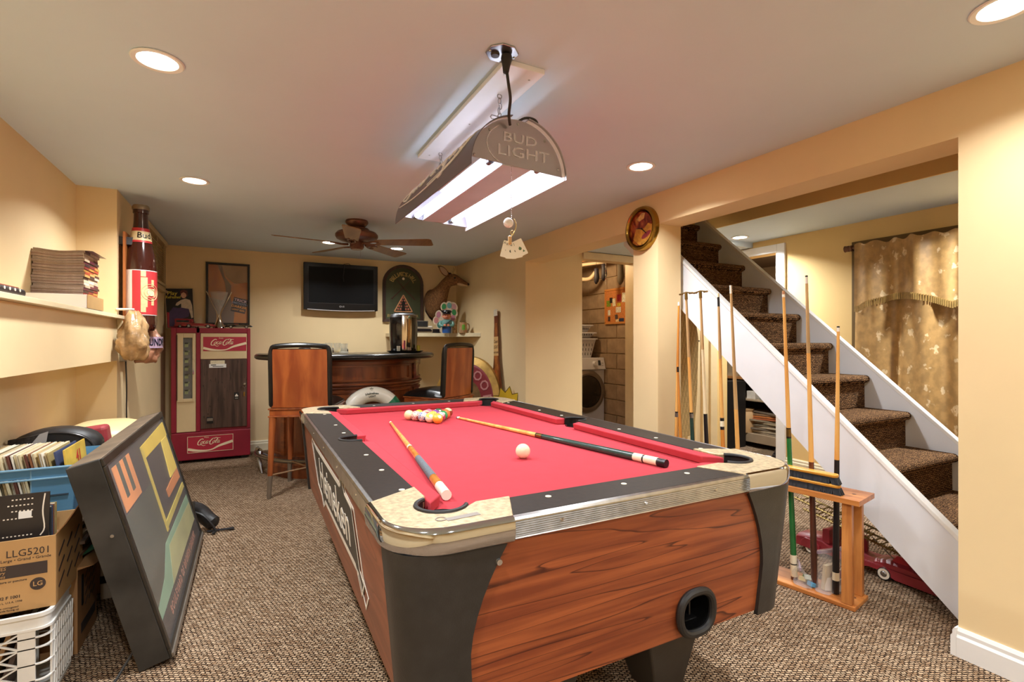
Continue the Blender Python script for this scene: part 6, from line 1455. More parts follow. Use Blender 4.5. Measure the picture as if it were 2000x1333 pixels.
# magazines, each one its own thing
rm = random.Random(4)
MZ = SH + 0.075; mh = 0.0
cols_m = ['#7c2a24', '#c9a05a', '#e8dcc4', '#3a2d2a', '#a8452c', '#d8c9a8', '#5a2030', '#b8863c', '#40302a', '#c8b090']
PAGE = mat('magazine_pages', '#9c8676', 0.7, var=0.12, scale=50, bump=0.5, bscale=300)
first = None
for i in range(17):
    th_ = 0.0128; z = MZ + mh; mh += th_ + 0.0006
    dy = rm.uniform(-0.008, 0.008); dx = rm.uniform(-0.004, 0.004)
    lbl = {0: 'bottom magazine of the stack, lying on the white box', 16: 'top magazine of the stack with its cover curling to the right'}.get(i, '%s magazine up from the bottom of the stack on the left shelf' % ORD[i])
    t = thing('magazine', lbl, 'magazine', (-0.880, 3.40, z), 0, 'stacked magazines on the left shelf')
    sag = 0.009 * (i / 16)
    def pr(x, zz): return zz - sag * math.cos(x / 0.22 * PI) ** 2 + sag
    xx = [-0.104 + dx + 0.208 * k / 8 for k in range(9)]
    def sl(y0, y1, z0, z1, X): return MB().loft([[(x, y0, pr(x, z0)), (x, y1, pr(x, z0)), (x, y1, pr(x, z1)), (x, y0, pr(x, z1))] for x in X])
    obj('pages', sl(dy, dy + 0.28, 0.0008, th_, xx), PAGE, t)
    obj('cover', sl(dy - 0.001, dy + 0.281, th_, th_ + 0.0006, xx + ([0.125, 0.14] if i == 16 else [])), mat('cover_%d' % (i % 10), cols_m[i % 10], 0.35), t)
    for k in range(3): obj('spine', MB().box(xx[-1], xx[-1] + 0.0015, dy + 0.093 * k, dy + 0.093 * (k + 1), pr(xx[-1], 0.0), pr(xx[-1], th_)), mat('cover_%d' % ((i * 3 + k * 7) % 10), cols_m[(i * 3 + k * 7) % 10], 0.35, var=0.1), t)
t = thing('patterned_glasses_case', 'dark spotted object at the left edge of the shelf', 'case', (-0.80, 2.52, SH))
obj('case', MB().box(-0.05, 0.035, -0.22, 0.075, 0.0, 0.032), mat('case_dark', '#2b2628', 0.3, var=0.2), t, bev=0.012, seg=3)
for k in range(5): obj('spot', MB().cyl((0.0348, -0.17 + k * 0.045, 0.022), (0.0362, -0.17 + k * 0.045, 0.022), 0.006, n=8), FER, t)
obj('red_trim', MB().box(-0.03, 0.02, -0.21, 0.05, 0.032, 0.037), mat('trim_red', '#a04a30', 0.4), t, bev=0.002)

# ================================================================== LEFT FOREGROUND CLUTTER
KRAFT = mat('kraft_card', '#c39a66', 0.7, var=0.05, scale=6); KRAFTD = mat('kraft_card_dark', '#a2764a', 0.7, var=0.08, scale=6); INKB = mat('carton_ink', '#3f3432', 0.6)
# framed light box leaning back
t = thing('framed_light_box', 'large black boxed picture frame leaning back to the left in the aisle', 'framed picture', (-0.361, 2.275, 0))
DEP, LN_, HT = 0.098, 1.36, 0.80
T0 = Matrix.Rotation(math.radians(-15.2), 4, 'Y')
FB = mat('dusty_black_frame', '#2b2a27', 0.5, var=0.35, scale=7, bump=0.05)
g = MB(T0).box(0, 0.012, 0.01, LN_ - 0.01, 0.01, HT - 0.01)
obj('back_board', g, FB, t)
DST = mat('dusty_black_end', '#34322f', 0.6, var=0.8, scale=4)
obj('frame_end', MB(T0).box(0, DEP, 0, 0.02, 0, HT), DST, t, bev=0.003, label='near end of the frame, smeared with pale dust')
obj('frame_end', MB(T0).box(0, DEP, LN_ - 0.02, LN_, 0, HT), FB, t, bev=0.003)
obj('frame_top', MB(T0).box(0, DEP, 0.02, LN_ - 0.02, HT - 0.02, HT), mat('dusty_frame_top', '#6a5a48', 0.6, var=0.25, scale=9), t, bev=0.003, label='dusty brown top of the frame')
obj('frame_bottom', MB(T0).box(0, DEP, 0.02, LN_ - 0.02, 0, 0.02), FB, t, bev=0.003)
g = MB(T0)
FF = mat('frame_face', '#2b2722', 0.35, var=0.3, scale=12)
for a, b_, c_, d_ in ((0.0, LN_, 0, 0.035), (0, LN_, HT - 0.03, HT), (0, 0.03, 0.035, HT - 0.03), (LN_ - 0.03, LN_, 0.035, HT - 0.03)): g.box(DEP, DEP + 0.010, a, b_, c_, d_)
obj('face_rim', g, FF, t, bev=0.003)
obj('ledge_strip', MB(T0).box(DEP + 0.008, DEP + 0.016, 0.0, LN_, 0.0, 0.018), mat('ledge_metal', '#7d7468', 0.35, 0.4, var=0.2), t, bev=0.002)
PM = T0 @ FR((DEP - 0.004, 0, 0), (0, 1, 0))
pc = obj('picture', MB(PM).prism([(0.03, 0.035), (LN_ - 0.03, 0.035), (LN_ - 0.03, HT - 0.03), (0.03, HT - 0.03)], 0, 0.002), mat('print_dark_brown', '#3a2f27', 0.35, var=0.12, scale=4), t)
def blk(nm, c_, P, k, var=0.12): obj(nm, MB(PM).prism(P, 0.002, 0.002 + 0.0004 * k), mat('print_' + nm + str(k), c_, 0.35, var=var, scale=6), pc)
blk('print_block', '#45432f', [(0.03, 0.12), (0.62, 0.12), (0.62, 0.55), (0.03, 0.55)], 1)
blk('print_block', '#86a888', [(0.03, 0.12), (0.55, 0.12), (LN_ - 0.03, 0.12), (LN_ - 0.03, 0.28), (0.50, 0.28), (0.30, 0.20), (0.03, 0.16)], 2)
blk('print_block', '#b3b27c', [(0.40, 0.12), (LN_ - 0.03, 0.12), (LN_ - 0.03, 0.23), (0.55, 0.25)], 3)
blk('print_block', '#d98a4c', [(0.10, 0.56), (0.40, 0.56), (0.40, 0.74), (0.10, 0.74)], 4)
blk('print_block', '#3f4434', [(0.17, 0.60), (0.22, 0.60), (0.22, 0.74), (0.17, 0.74)], 5)
blk('print_block', '#4a4a38', [(0.28, 0.60), (0.33, 0.60), (0.33, 0.74), (0.28, 0.74)], 6)
blk('print_block', '#d8b83a', [(0.62, 0.66), (LN_ - 0.03, 0.66), (LN_ - 0.03, 0.74), (0.62, 0.72)], 7)
blk('print_block', '#cdb24a', [(0.60, 0.30), (0.64, 0.30), (0.66, 0.70), (0.62, 0.72)], 8)
blk('print_block', '#b9a546', [(0.62, 0.31), (LN_ - 0.03, 0.33), (LN_ - 0.03, 0.36), (0.62, 0.34)], 9)
blk('print_block', '#c7793c', [(0.86, 0.40), (LN_ - 0.06, 0.40), (LN_ - 0.06, 0.46), (0.86, 0.44)], 10)
blk('print_block', '#e0c24e', [(1.05, 0.46), (1.30, 0.46), (1.30, 0.66), (1.12, 0.66)], 11)
obj('caption_strip', MB(PM).prism([(0.03, 0.035), (LN_ - 0.03, 0.035), (LN_ - 0.03, 0.12), (0.03, 0.12)], 0.002, 0.0045), mat('caption_dark', '#2f241d', 0.35), pc)
obj('lettering', MB(PM).text('BOULEVARD OF BROKEN DREAMS', 0.052, M=Matrix.Translation((0.70, 0.078, 0.0045)), th=0.0008, sx=0.98, space=1.25), mat('caption_rose', '#b8806a', 0.5), pc)
obj('glazing', MB(PM).prism([(0.03, 0.035), (LN_ - 0.03, 0.035), (LN_ - 0.03, HT - 0.03), (0.03, HT - 0.03)], 0.0085, 0.0092), clear('lightbox_glass', '#ffffff', 0.06, 0.06), t)
obj('fixing', MB(T0).cyl((0.06, 0.0, 0.52), (0.06, -0.004, 0.52), 0.006, n=10), STEEL, t)
obj('power_lead', MB().tube(spl([(-0.005, 0.03, 0.10), (-0.05, -0.02, 0.03), (-0.07, -0.09, 0.006), (-0.06, -0.18, 0.005), (-0.02, -0.30, 0.005)], 6), 0.0045, 8), CORD, t, smooth=True)

# white milk crate
def crate():
    t = thing('milk_crate', 'white plastic lattice milk crate at the lower left, under the carton of records', 'crate', (-0.79, 2.37, 0))
    WP = mat('crate_white', '#e6e4de', 0.35, var=0.05, scale=12)
    x0, x1, y0, y1, h = -0.19, 0.19, -0.13, 0.125, 0.302
    for z0, z1, th_ in ((h - 0.012, h, 0.012), (h - 0.055, h - 0.047, 0.012), (0.0, 0.012, 0.010)):
        g = MB(); o_ = rrect(x0, x1, y0, y1, 0.035); i_ = rrect(x0 + th_, x1 - th_, y0 + th_, y1 - th_, 0.028); n = len(o_)
        g.add([(a, b, z0) for a, b in o_] + [(a, b, z0) for a, b in i_] + [(a, b, z1) for a, b in o_] + [(a, b, z1) for a, b in i_],
              [f for i in range(n) for j in [(i + 1) % n] for f in ((i, j, 2 * n + j, 2 * n + i), (n + j, n + i, 3 * n + i, 3 * n + j), (2 * n + i, 2 * n + j, 3 * n + j, 3 * n + i), (j, i, n + i, n + j))])
        obj('rim', g, WP, t, smooth=True, angle=30)
    ip = rrect(x0 + 0.006, x1 - 0.006, y0 + 0.006, y1 - 0.006, 0.03)
    g = MB(); g.loft([[(a, b, h - 0.052) for a, b in ip], [(a, b, h - 0.006) for a, b in ip]], caps=False); obj('top_band', g, WP, t, smooth=True, angle=30)
    # posts and ribs per side
    for z in (0.075, 0.13, 0.185, 0.24 - 0.02):
        g = MB(); P = rrect(x0 + 0.002, x1 - 0.002, y0 + 0.002, y1 - 0.002, 0.033); P2 = rrect(x0 + 0.010, x1 - 0.010, y0 + 0.010, y1 - 0.010, 0.028); n = len(P)
        g.add([(a, b, z) for a, b in P] + [(a, b, z) for a, b in P2] + [(a, b, z + 0.004) for a, b in P] + [(a, b, z + 0.004) for a, b in P2],
              [f for i in range(n) for j in [(i + 1) % n] for f in ((i, j, 2 * n + j, 2 * n + i), (n + j, n + i, 3 * n + i, 3 * n + j), (2 * n + i, 2 * n + j, 3 * n + j, 3 * n + i), (j, i, n + i, n + j))])
        obj('rib', g, WP, t)
    for k in range(9):     # right side: narrow solid posts with gaps and small diagonals
        y = y0 + 0.03 + k * 0.0245
        obj('post', MB().box(x1 - 0.009, x1 - 0.003, y, y + 0.014, 0.0, h - 0.05), WP, t)
        g = MB()
        for z in (0.02, 0.075, 0.13, 0.185): g.hexa([(x1 - 0.008, y + 0.012, z), (x1, y + 0.012, z), (x1, y + 0.015, z), (x1 - 0.008, y + 0.015, z)], [(x1 - 0.008, y + 0.021, z + 0.05), (x1, y + 0.021, z + 0.05), (x1, y + 0.025, z + 0.05), (x1 - 0.008, y + 0.025, z + 0.05)])
        obj('diagonal', g, WP, t, kind='stuff')
    for xa in (x0 + 0.03, -0.055, 0.0, x1 - 0.085):
        obj('post', MB().box(xa, xa + (0.045 if xa > 0.05 else 0.010), y0 + 0.002, y0 + 0.009, 0.0, h - 0.05), WP, t)
    for xa, xb in ((x0 + 0.045, -0.055), (-0.045, 0.0), (0.01, x1 - 0.085)):
        for z in (0.01, 0.08, 0.135, 0.19):
            for s in (0, 1):
                p, q = ((xa, z), (xb, z + 0.05)) if s else ((xa, z + 0.05), (xb, z))
                if xb - xa > 0.03: obj('diagonal', MB().ribbon([p, q], 0.0022, 0.006, M=FR((0, y0 + 0.009, 0), (1, 0, 0))), WP, t)
    for xa in (x0 + 0.05, x0 + 0.15, x0 + 0.25): obj('post', MB().box(xa, xa + 0.03, y1 - 0.009, y1 - 0.003, 0, h - 0.05), WP, t)
    obj('floor_grid', MB().box(x0 + 0.01, x1 - 0.01, y0 + 0.01, y1 - 0.01, 0.004, 0.010), WP, t)
crate()
for i, (c_, x, w_) in enumerate((('#3a3038', -0.93, 0.012), ('#8c6f4a', -0.90, 0.01), ('#2b2c44', -0.87, 0.012), ('#6a5236', -0.84, 0.014), ('#3c3430', -0.80, 0.012), ('#a07a4c', -0.765, 0.012), ('#54423a', -0.73, 0.014))):
    o = solo('record_sleeve', MB(TR(0, 0, 0, 0, 0, 0.32)).box(0, w_, 0, 0.2, 0, 0.24), mat('crate_sleeve_%d' % i, c_, 0.5, var=0.15, scale=20), '%s leaning record sleeve from the left inside the milk crate' % ORD[i], 'record', 'sleeves inside the white milk crate', loc=None)
    o.location = (x - 0.03, 2.27, 0.012)

# carton of records on the crate
def carton(name, label, x0, x1, y0, y1, z0, z1, m, flap=True, tilt=0.0):
    t = thing(name, label, 'cardboard box', (x0, y0, z0))
    w_, d_, h_ = x1 - x0, y1 - y0, z1 - z0
    for nm, (a, b_, c_, e_) in (('front', (0, w_, 0, 0.005)), ('back', (0, w_, d_ - 0.005, d_)), ('side', (0, 0.005, 0.005, d_ - 0.005)), ('side', (w_ - 0.005, w_, 0.005, d_ - 0.005))):
        obj(nm, MB().box(a, b_, c_, e_, 0, h_), m, t)
    obj('bottom', MB().box(0.005, w_ - 0.005, 0.005, d_ - 0.005, 0, 0.005), m, t)
    return t, w_, d_, h_
t, w_, d_, h_ = carton('record_carton', 'brown appliance carton full of records sitting on the white crate', -0.985, -0.598, 2.285, 2.60, 0.303, 0.546, KRAFT)
obj('flap', MB().hexa([(w_ - 0.004, 0.005, h_), (w_, 0.005, h_), (w_, d_, h_), (w_ - 0.004, d_, h_)], [(w_ + 0.012, 0.05, h_ + 0.022), (w_ + 0.016, 0.05, h_ + 0.022), (w_ + 0.028, d_ - 0.02, h_ + 0.075), (w_ + 0.024, d_ - 0.02, h_ + 0.075)]), KRAFTD, t)
Fk = FR((0, -0.0005, 0), (1, 0, 0))
g = MB(Fk).text('LLG5201', 0.034, M=Matrix.Translation((0.316, 0.197, 0)), th=0.0006, sx=0.92)
g.text('Large • Grand • Grande', 0.0135, M=Matrix.Translation((0.310, 0.176, 0)), th=0.0006)
obj('print', g, INKB, t)
obj('print_bar', MB(Fk).box(0.0, 0.365, 0.118, 0.160, 0, 0.0006), INKB, t)
g = MB(Fk)
for i, s_ in enumerate(('GLOVES', 'Laundry', 'Guantes')): g.text(s_, 0.015, M=Matrix.Translation((0.232, 0.151 - i * 0.013, 0.0006)), th=0.0005, shear=0.1)
obj('print_pale', g, KRAFT, t)
g = MB(Fk).lathe([(0.0004, 0.0006), (0.021, 0.0006), (0.021, 0)], (0.340, 0.085, 0), 24); obj('print_badge', g, INKB, t)
obj('print_badge_text', MB(Fk).text('LG', 0.022, M=Matrix.Translation((0.340, 0.085, 0.0006)), th=0.0005, bold=0.01), KRAFT, t)
for s_, z_, x_, y_ in (('a', 0.010, 0.26, 0.106),): pass
g = MB(Fk)
g.text('No moisture or puncture', 0.010, M=Matrix.Translation((0.26, 0.106, 0)), th=0.0005, bold=0.01); g.text('P 30 102 F 1001', 0.014, M=Matrix.Translation((0.25, 0.052, 0)), th=0.0005, bold=0.02)
g.text('Printed in L. U.S.A. 1998', 0.009, M=Matrix.Translation((0.255, 0.036, 0)), th=0.0005); g.text('Recyclable corrugated', 0.009, M=Matrix.Translation((0.25, 0.019, 0)), th=0.0005); g.text('keep this side facing up', 0.009, M=Matrix.Translation((0.25, 0.010, 0)), th=0.0005)
obj('print_small', g, INKB, t, kind='stuff')
Fk2 = FR((w_ + 0.0004, 0, 0), (0, 1, 0)); g = MB(Fk2)
for i in range(9): g.ribbon([(0.03 + (i % 3) * 0.09, 0.05 + (i // 3) * 0.055), (0.09 + (i % 3) * 0.09, 0.085 + (i // 3) * 0.055)], 0.005, 0.0005)
obj('print_side', g, INKB, t, kind='stuff')
# black record in front
t = thing('front_record_sleeve', 'black record sleeve with white track list, front of the brown carton', 'record', (-0.79, 2.36, 0.312))
Fk3 = FR((0, 0, 0), (1, 0.0, 0), (0, 0.10, 1))
obj('sleeve', MB(Fk3).box(-0.17, 0.148, 0.0, 0.365, 0, 0.005), mat('sleeve_black', '#2c2726', 0.35, var=0.15), t)
g = MB(Fk3)
for j, (n_, y) in enumerate(((6, 0.345), (7, 0.325), (6, 0.305), (8, 0.28), (10, 0.22), (11, 0.205), (14, 0.19))):
    for k in range(n_): g.box(0.098 - k * 0.0105, 0.103 - k * 0.0105, y, y + 0.004, 0.005, 0.0055)
obj('track_list', g, FER, t, kind='stuff')
obj('white_sticker', MB(Fk3).box(0.065, 0.10, 0.28, 0.305, 0.005, 0.0058), mat('sticker_white', '#f1efe8', 0.5, var=0.03), t)
obj('photo_print', MB(Fk3).box(-0.06, -0.015, 0.20, 0.35, 0.005, 0.0056), mat('photo_grey', '#8a7f78', 0.4, var=0.6, scale=30), t)
obj('worn_edge', MB(Fk3).ribbon(spl([(0.135, 0.36), (0.13, 0.30), (0.136, 0.24), (0.125, 0.215)], 4), 0.002, 0.0056), FER, t)
rnd = random.Random(11)
SL = ['#e9e2d0', '#cdb68a', '#3f4a6a', '#d8c8a0', '#8a5a3a', '#b8b0a4', '#e6ddc4', '#5c3428', '#c8aa6c', '#2f3438', '#a8925e', '#e0d4b8', '#74684c', '#cf9a6a']
SLM = [mat('sleeve_%d' % i, c, 0.5, var=0.08, scale=14) for i, c in enumerate(SL)]
_rec = {}
def record(x, y, z, mi, rz=0.0, ry=0.0, rx=0.0, th_=0.0045, s=0.30, label='', group='', h=None):
    key = (mi, th_, s)
    if key not in _rec:
        me = bpy.data.meshes.new('record_sleeve'); q = MB().box(0, th_, 0, s, 0, s); me.from_pydata(q.v, [], q.f); me.materials.append(SLM[mi]); _rec[key] = me
    o = bpy.data.objects.new('record_sleeve', _rec[key]); COL.objects.link(o)
    o.location = (x, y, z); o.rotation_euler = (rx, ry, rz)
    tag(o, label, 'record', group); return o
for k in range(8):
    y = 2.385 + k * 0.014
    record(-0.648 + rnd.uniform(-0.004, 0.004), y, 0.312, (0, 6, 9, 3, 2, 4, 0, 10)[k], rz=PI / 2, ry=0.0, th_=0.0045, label='%s record sleeve behind the black one in the brown carton' % ORD[k], group='records behind the black sleeve')
# second carton on the floor
t, w_, d_, h_ = carton('floor_carton', 'brown carton on the floor behind the white crate, flaps open', -0.96, -0.596, 2.525, 2.80, 0.0, 0.325, KRAFTD)
obj('flap', MB().hexa([(w_ - 0.20, -0.0, h_), (w_ + 0.0, -0.0, h_), (w_ + 0.0, d_, h_), (w_ - 0.2, d_, h_)], [(w_ - 0.20, 0.0, h_ + 0.004), (w_ + 0.05, 0.0, h_ + 0.012), (w_ + 0.12, d_, h_ + 0.018), (w_ - 0.2, d_, h_ + 0.004)]), KRAFTD, t)
Fk4 = FR((w_ + 0.0004, 0, 0), (0, 1, 0))
obj('hand_hole', MB(Fk4).prism(rrect(0.05, 0.078, 0.16, 0.285, 0.012), 0, 0.0008), mat('hole_dark', '#1d1511', 0.8), t)
g = MB(Fk4)
for i in range(12): g.ribbon([(0.10 + (i % 3) * 0.05, 0.15 + (i // 3) * 0.036), (0.14 + (i % 3) * 0.05, 0.17 + (i // 3) * 0.036)], 0.003, 0.0006)
g.box(0.045, 0.25, 0.055, 0.095, 0, 0.0006)
obj('print', g, INKB, t, kind='stuff')
obj('print_front', MB(FR((0, -0.0005, 0), (1, 0, 0))).ribbon([(w_ - 0.05, 0.12), (w_ - 0.02, 0.12), (w_ - 0.02, 0.165), (w_ - 0.05, 0.165)], 0.002, 0.0005), INKB, t)
obj('packing_tape', MB(FR((0, -0.0005, 0), (1, 0, 0))).box(w_ - 0.06, w_ - 0.012, h_ - 0.10, h_, 0, 0.0006), mat('tape_tan', '#b98f5e', 0.25), t)
# papers stack on it
for i in range(9):
    c_ = ('#8a6a50', '#c8b49a', '#4a3c36', '#b09072', '#6c5646', '#d0c2ac', '#57443a', '#a88a6a', '#8c7058')[i]
    solo('paper_folder', MB(TR(0, 0, 0, rnd.uniform(-0.18, 0.05))).box(-0.14, 0.13 + rnd.uniform(-0.01, 0.03), -0.105, 0.11, 0, 0.011), mat('folder_%d' % i, c_, 0.6, var=0.2, scale=30),
         '%s folder up in the pile between floor carton and blue bin' % ORD[i], 'folder', 'folders under the blue bin').location = (-0.745, 2.66, 0.337 + 0.026 + i * 0.0125)
solo('green_folder', MB(TR(0, 0, 0, -0.35)).box(-0.13, 0.15, -0.09, 0.10, 0, 0.012), mat('folder_green', '#5fae8a', 0.4, var=0.1), 'mint green plastic folder at the bottom of the pile on the floor carton', 'folder', bev=0.002).location = (-0.745, 2.655, 0.3495)
# blue bin
def bin_():
    t = thing('blue_bin', 'blue plastic bin packed with records, above the brown cartons', 'bin', (-0.79, 2.65, 0.50))
    BP = mat('bin_blue', '#5f93b8', 0.4, var=0.05, scale=5); RIM = mat('bin_rim', '#7fa6bd', 0.35)
    w0, w1, d0, d1, h = 0.160, 0.176, 0.20, 0.212, 0.225
    def pt(u, v, z): 
        f = z / h; return (u * (w0 + (w1 - w0) * f), v * (d0 + (d1 - d0) * f) + 0.16, z)
    yf = lambda z: 0.16 - (d0 + (d1 - d0) * z / h)
    # front wall as pieces around the slot
    for (ua, ub, za, zb) in ((-1, 1, 0.0, 0.115), (-1, 1, 0.185, h), (0.20, 1, 0.115, 0.185)):
        A = [(ua, za), (ub, za), (ub, zb), (ua, zb)]
        g = MB(); g.add([pt(u, -1, z) for u, z in A] + [(pt(u, -1, z)[0], pt(u, -1, z)[1] + 0.004, z) for u, z in A], [(0, 1, 2, 3), (7, 6, 5, 4), (0, 4, 5, 1), (1, 5, 6, 2), (2, 6, 7, 3), (3, 7, 4, 0)])
        obj('front_wall', g, BP, t)
    for s in (-1, 1):
        A = [(-1, 0), (1, 0), (1, h), (-1, h)]
        g = MB(); g.add([pt(s, v, z) for v, z in A] + [(pt(s, v, z)[0] - s * 0.004, pt(s, v, z)[1], z) for v, z in A], [(0, 1, 2, 3), (7, 6, 5, 4), (0, 4, 5, 1), (1, 5, 6, 2), (2, 6, 7, 3), (3, 7, 4, 0)])
        obj('side_wall', g, BP, t)
    A = [(-1, 0), (1, 0), (1, h), (-1, h)]
    g = MB(); g.add([pt(u, 1, z) for u, z in A] + [(pt(u, 1, z)[0], pt(u, 1, z)[1] - 0.004, z) for u, z in A], [(0, 1, 2, 3), (7, 6, 5, 4), (0, 4, 5, 1), (1, 5, 6, 2), (2, 6, 7, 3), (3, 7, 4, 0)]); obj('back_wall', g, BP, t)
    obj('base', MB().box(-w0, w0, 0.16 - d0, 0.16 + d0, 0, 0.004), BP, t)
    for z in (h - 0.004, 0.180):
        o_ = [pt(-1.02, -1.02, z), pt(1.02, -1.02, z), pt(1.02, 1.02, z), pt(-1.02, 1.02, z)]
        g = MB(); g.tube([o_[3], o_[0], o_[1], o_[2]], 0.004, 6); obj('rim', g, RIM, t)
    g = MB(); g.box(-0.172, 0.148, yf(0.112) - 0.004, yf(0.112) + 0.002, 0.108, 0.114); obj('slot_edge', g, mat('slot_edge_dark', '#3a4a58', 0.4), t)
    obj('vertical_rib', MB().hexa([(0.032, yf(0) - 0.002, 0.0), (0.036, yf(0) - 0.002, 0.0), (0.036, yf(0), 0), (0.032, yf(0), 0)], [(0.034, yf(h) - 0.002, h), (0.038, yf(h) - 0.002, h), (0.038, yf(h), h), (0.034, yf(h), h)]), RIM, t)
bin_()
x = -0.925; k = 0
while x < -0.655:
    th_ = rnd.choice((0.0035, 0.0045, 0.006, 0.0075)); mi = rnd.choice([0, 1, 3, 4, 5, 6, 7, 8, 9, 10, 11, 12, 0, 6, 3])
    record(x, 2.63 + rnd.uniform(0, 0.02), 0.506, mi, ry=-0.2 + rnd.uniform(-0.015, 0.015), rx=0.0, th_=th_, s=0.272, label='%s record sleeve from the left in the blue bin' % ORD[k], group='records in the blue bin')
    x += th_ + 0.0022; k += 1
record(-0.650, 2.63, 0.506, 2, ry=-0.17, th_=0.006, s=0.272, label='navy blue record sleeve near the right end of the blue bin', group='records in the blue bin')
t = thing('yellow_record_sleeve', 'yellow record sleeve with red lettering, rightmost in the blue bin', 'record', (-0.640, 2.63, 0.506))
obj('sleeve', MB(Matrix.Rotation(-0.10, 4, 'Y')).box(0, 0.005, 0, 0.28, 0, 0.275), mat('sleeve_yellow', '#d9b44a', 0.45, var=0.2, scale=14), t)
obj('lettering', MB(Matrix.Rotation(-0.10, 4, 'Y') @ FR((0.0055, 0, 0), (0, 1, 0))).text('41', 0.07, M=Matrix.Translation((0.17, 0.22, 0)), th=0.0006, bold=0.02), mat('sleeve_red_ink', '#c23a24', 0.5), t)
# black case and cream cushion behind
t = thing('black_vinyl_case', 'black rounded vinyl case with a checked strap behind the records in the blue bin', 'case', (-0.80, 3.09, 0.70))
CV = mat('case_vinyl', '#1f1d1c', 0.5, var=0.2, bump=0.3, bscale=20)
g = MB(); rings = []
for y, s in ((0.0, 0.9), (0.02, 1.0), (0.12, 1.0), (0.14, 0.9)):
    rings.append([(-0.02 + 0.17 * s * math.cos(q), y, 0.105 * s * math.sin(q) ** 0.8 - (0 if s == 1 else 0.0)) for q in [PI * i / 16 for i in range(17)]])
g.loft(rings); obj('case', g, CV, t, smooth=True, angle=50)
obj('piping', MB().tube([(-0.02 + 0.155 * math.cos(q), -0.002, 0.09 * math.sin(q)) for q in [PI * i / 16 for i in range(17)]], 0.004, 6), mat('piping_black', '#3a3634', 0.3), t, smooth=True)
obj('strap', MB().hexa([(-0.17, -0.02, 0.035), (-0.07, -0.02, 0.05), (-0.07, 0.0, 0.05), (-0.17, 0.0, 0.035)], [(-0.17, -0.02, 0.07), (-0.07, -0.02, 0.085), (-0.07, 0, 0.085), (-0.17, 0, 0.07)]), mat('strap_checked', '#2a2422', 0.5, var=0.9, scale=120), t)
obj('grey_tag', MB().hexa([(-0.10, -0.025, 0.03), (-0.04, -0.025, 0.03), (-0.04, -0.02, 0.03), (-0.10, -0.02, 0.03)], [(-0.06, -0.025, 0.09), (-0.03, -0.025, 0.10), (-0.03, -0.02, 0.10), (-0.06, -0.02, 0.09)]), mat('tag_grey', '#a39d98', 0.5), t)
solo('red_bag', MB(TR(0, 0, 0, 0, 0, -0.12)).box(-0.16, 0.14, -0.03, 0.08, 0, 0.10), mat('bag_red', '#a23b40', 0.5, var=0.1), 'red strip of a bag showing behind the checked strap', 'bag', bev=0.02, seg=3).location = (-0.80, 3.36, 0.66)
solo('stack_support', MB().box(-0.97, -0.63, 3.08, 3.48, 0.0, 0.655), mat('kraft_card_dark', '#a2764a', 0.7), 'tall brown carton hidden behind the blue bin carrying the black case', 'cardboard box', loc=(-0.8, 3.27, 0))
t = thing('cream_cushion_seat', 'cream padded round-topped seat against the left wall behind the bins', 'seat', (-0.775, 3.78, 0))
CC = mat('cream_vinyl', '#e6cf98', 0.4, var=0.05, bump=0.2, bscale=8)
rings = []
for z, s in ((0.05, 0.95), (0.55, 0.98), (0.63, 1.0), (0.68, 0.97), (0.715, 0.85), (0.735, 0.6), (0.742, 0.25)):
    rings.append([(0.02 + 0.20 * s * math.copysign(abs(math.cos(q)) ** 0.7, math.cos(q)) - 0.01, 0.29 * s * math.copysign(abs(math.sin(q)) ** 0.7, math.sin(q)), z) for q in [2 * PI * i / 28 for i in range(28)]])
obj('padding', MB().loft(rings), CC, t, smooth=True, angle=60)
obj('plinth', MB().box(-0.15, 0.15, -0.22, 0.22, 0, 0.05), BLK, t)
# white carton behind light box
t = thing('white_carton', 'white printed carton with a black band on the floor behind the light box', 'cardboard box', (-0.66, 3.00, 0))
obj('case', MB().box(0.035, 0.16, 0, 0.30, 0, 0.24), mat('carton_white', '#bdb3a6', 0.5, var=0.1), t, bev=0.002)
obj('black_band', MB().box(0.034, 0.1608, -0.001, 0.302, 0.075, 0.11), BLK, t)
obj('print_oval', MB(FR((0.161, 0.10, 0.17), (0, 1, 0))).lathe([(0.012, 0), (0.02, 0.0005), (0.02, 0)], n=16), INKB, t)
# dark tripod bag beyond the light box
t = thing('tripod_bag', 'black folded tripod bag lying beyond the light box', 'bag', (-0.24, 3.78, 0))
obj('bag', MB().tube(spl([(-0.10, 0.0, 0.16), (-0.05, 0.02, 0.13), (0.0, 0.0, 0.075), (0.05, -0.04, 0.04)], 5), [0.02] + [0.045] * 13 + [0.03, 0.01], 12), CV, t, smooth=True)
obj('strap', MB().tube(spl([(-0.10, 0, 0.14), (-0.02, -0.07, 0.12), (0.045, -0.09, 0.03), (0.03, -0.1, 0.008)], 5), 0.008, 6), CV, t, smooth=True)
obj('stick_end', MB().tube([(0.0, -0.05, 0.012), (0.10, -0.06, 0.012), (0.15, -0.065, 0.012)], [0.007, 0.007, 0.010], 8), BLK, t, smooth=True)

# ================================================================== CUE RACK AND CUES
RWD = wood('rack_pine', '#a8602c', '#cf8744', (14, 1.6, 14), 0.4, coat=0.2)
RWV = wood('rack_pine_upright', '#a8602c', '#d08a48', (16, 16, 1.6), 0.4, coat=0.2)
rz_ = math.radians(11.1)
t = thing('cue_rack', 'honey-coloured wooden floor cue rack beside the pool table', 'cue rack', (2.41, 1.298, 0), rz_)
def plank_with_holes(z0, z1, xa, xb, ya, yb, holes):
    g = MB().box(xa, xb, ya, yb, z0, z1); return g
obj('base_plank', MB().box(-0.0, 0.178, 0.0, 1.10, 0.0, 0.022), RWD, t, bev=0.004)
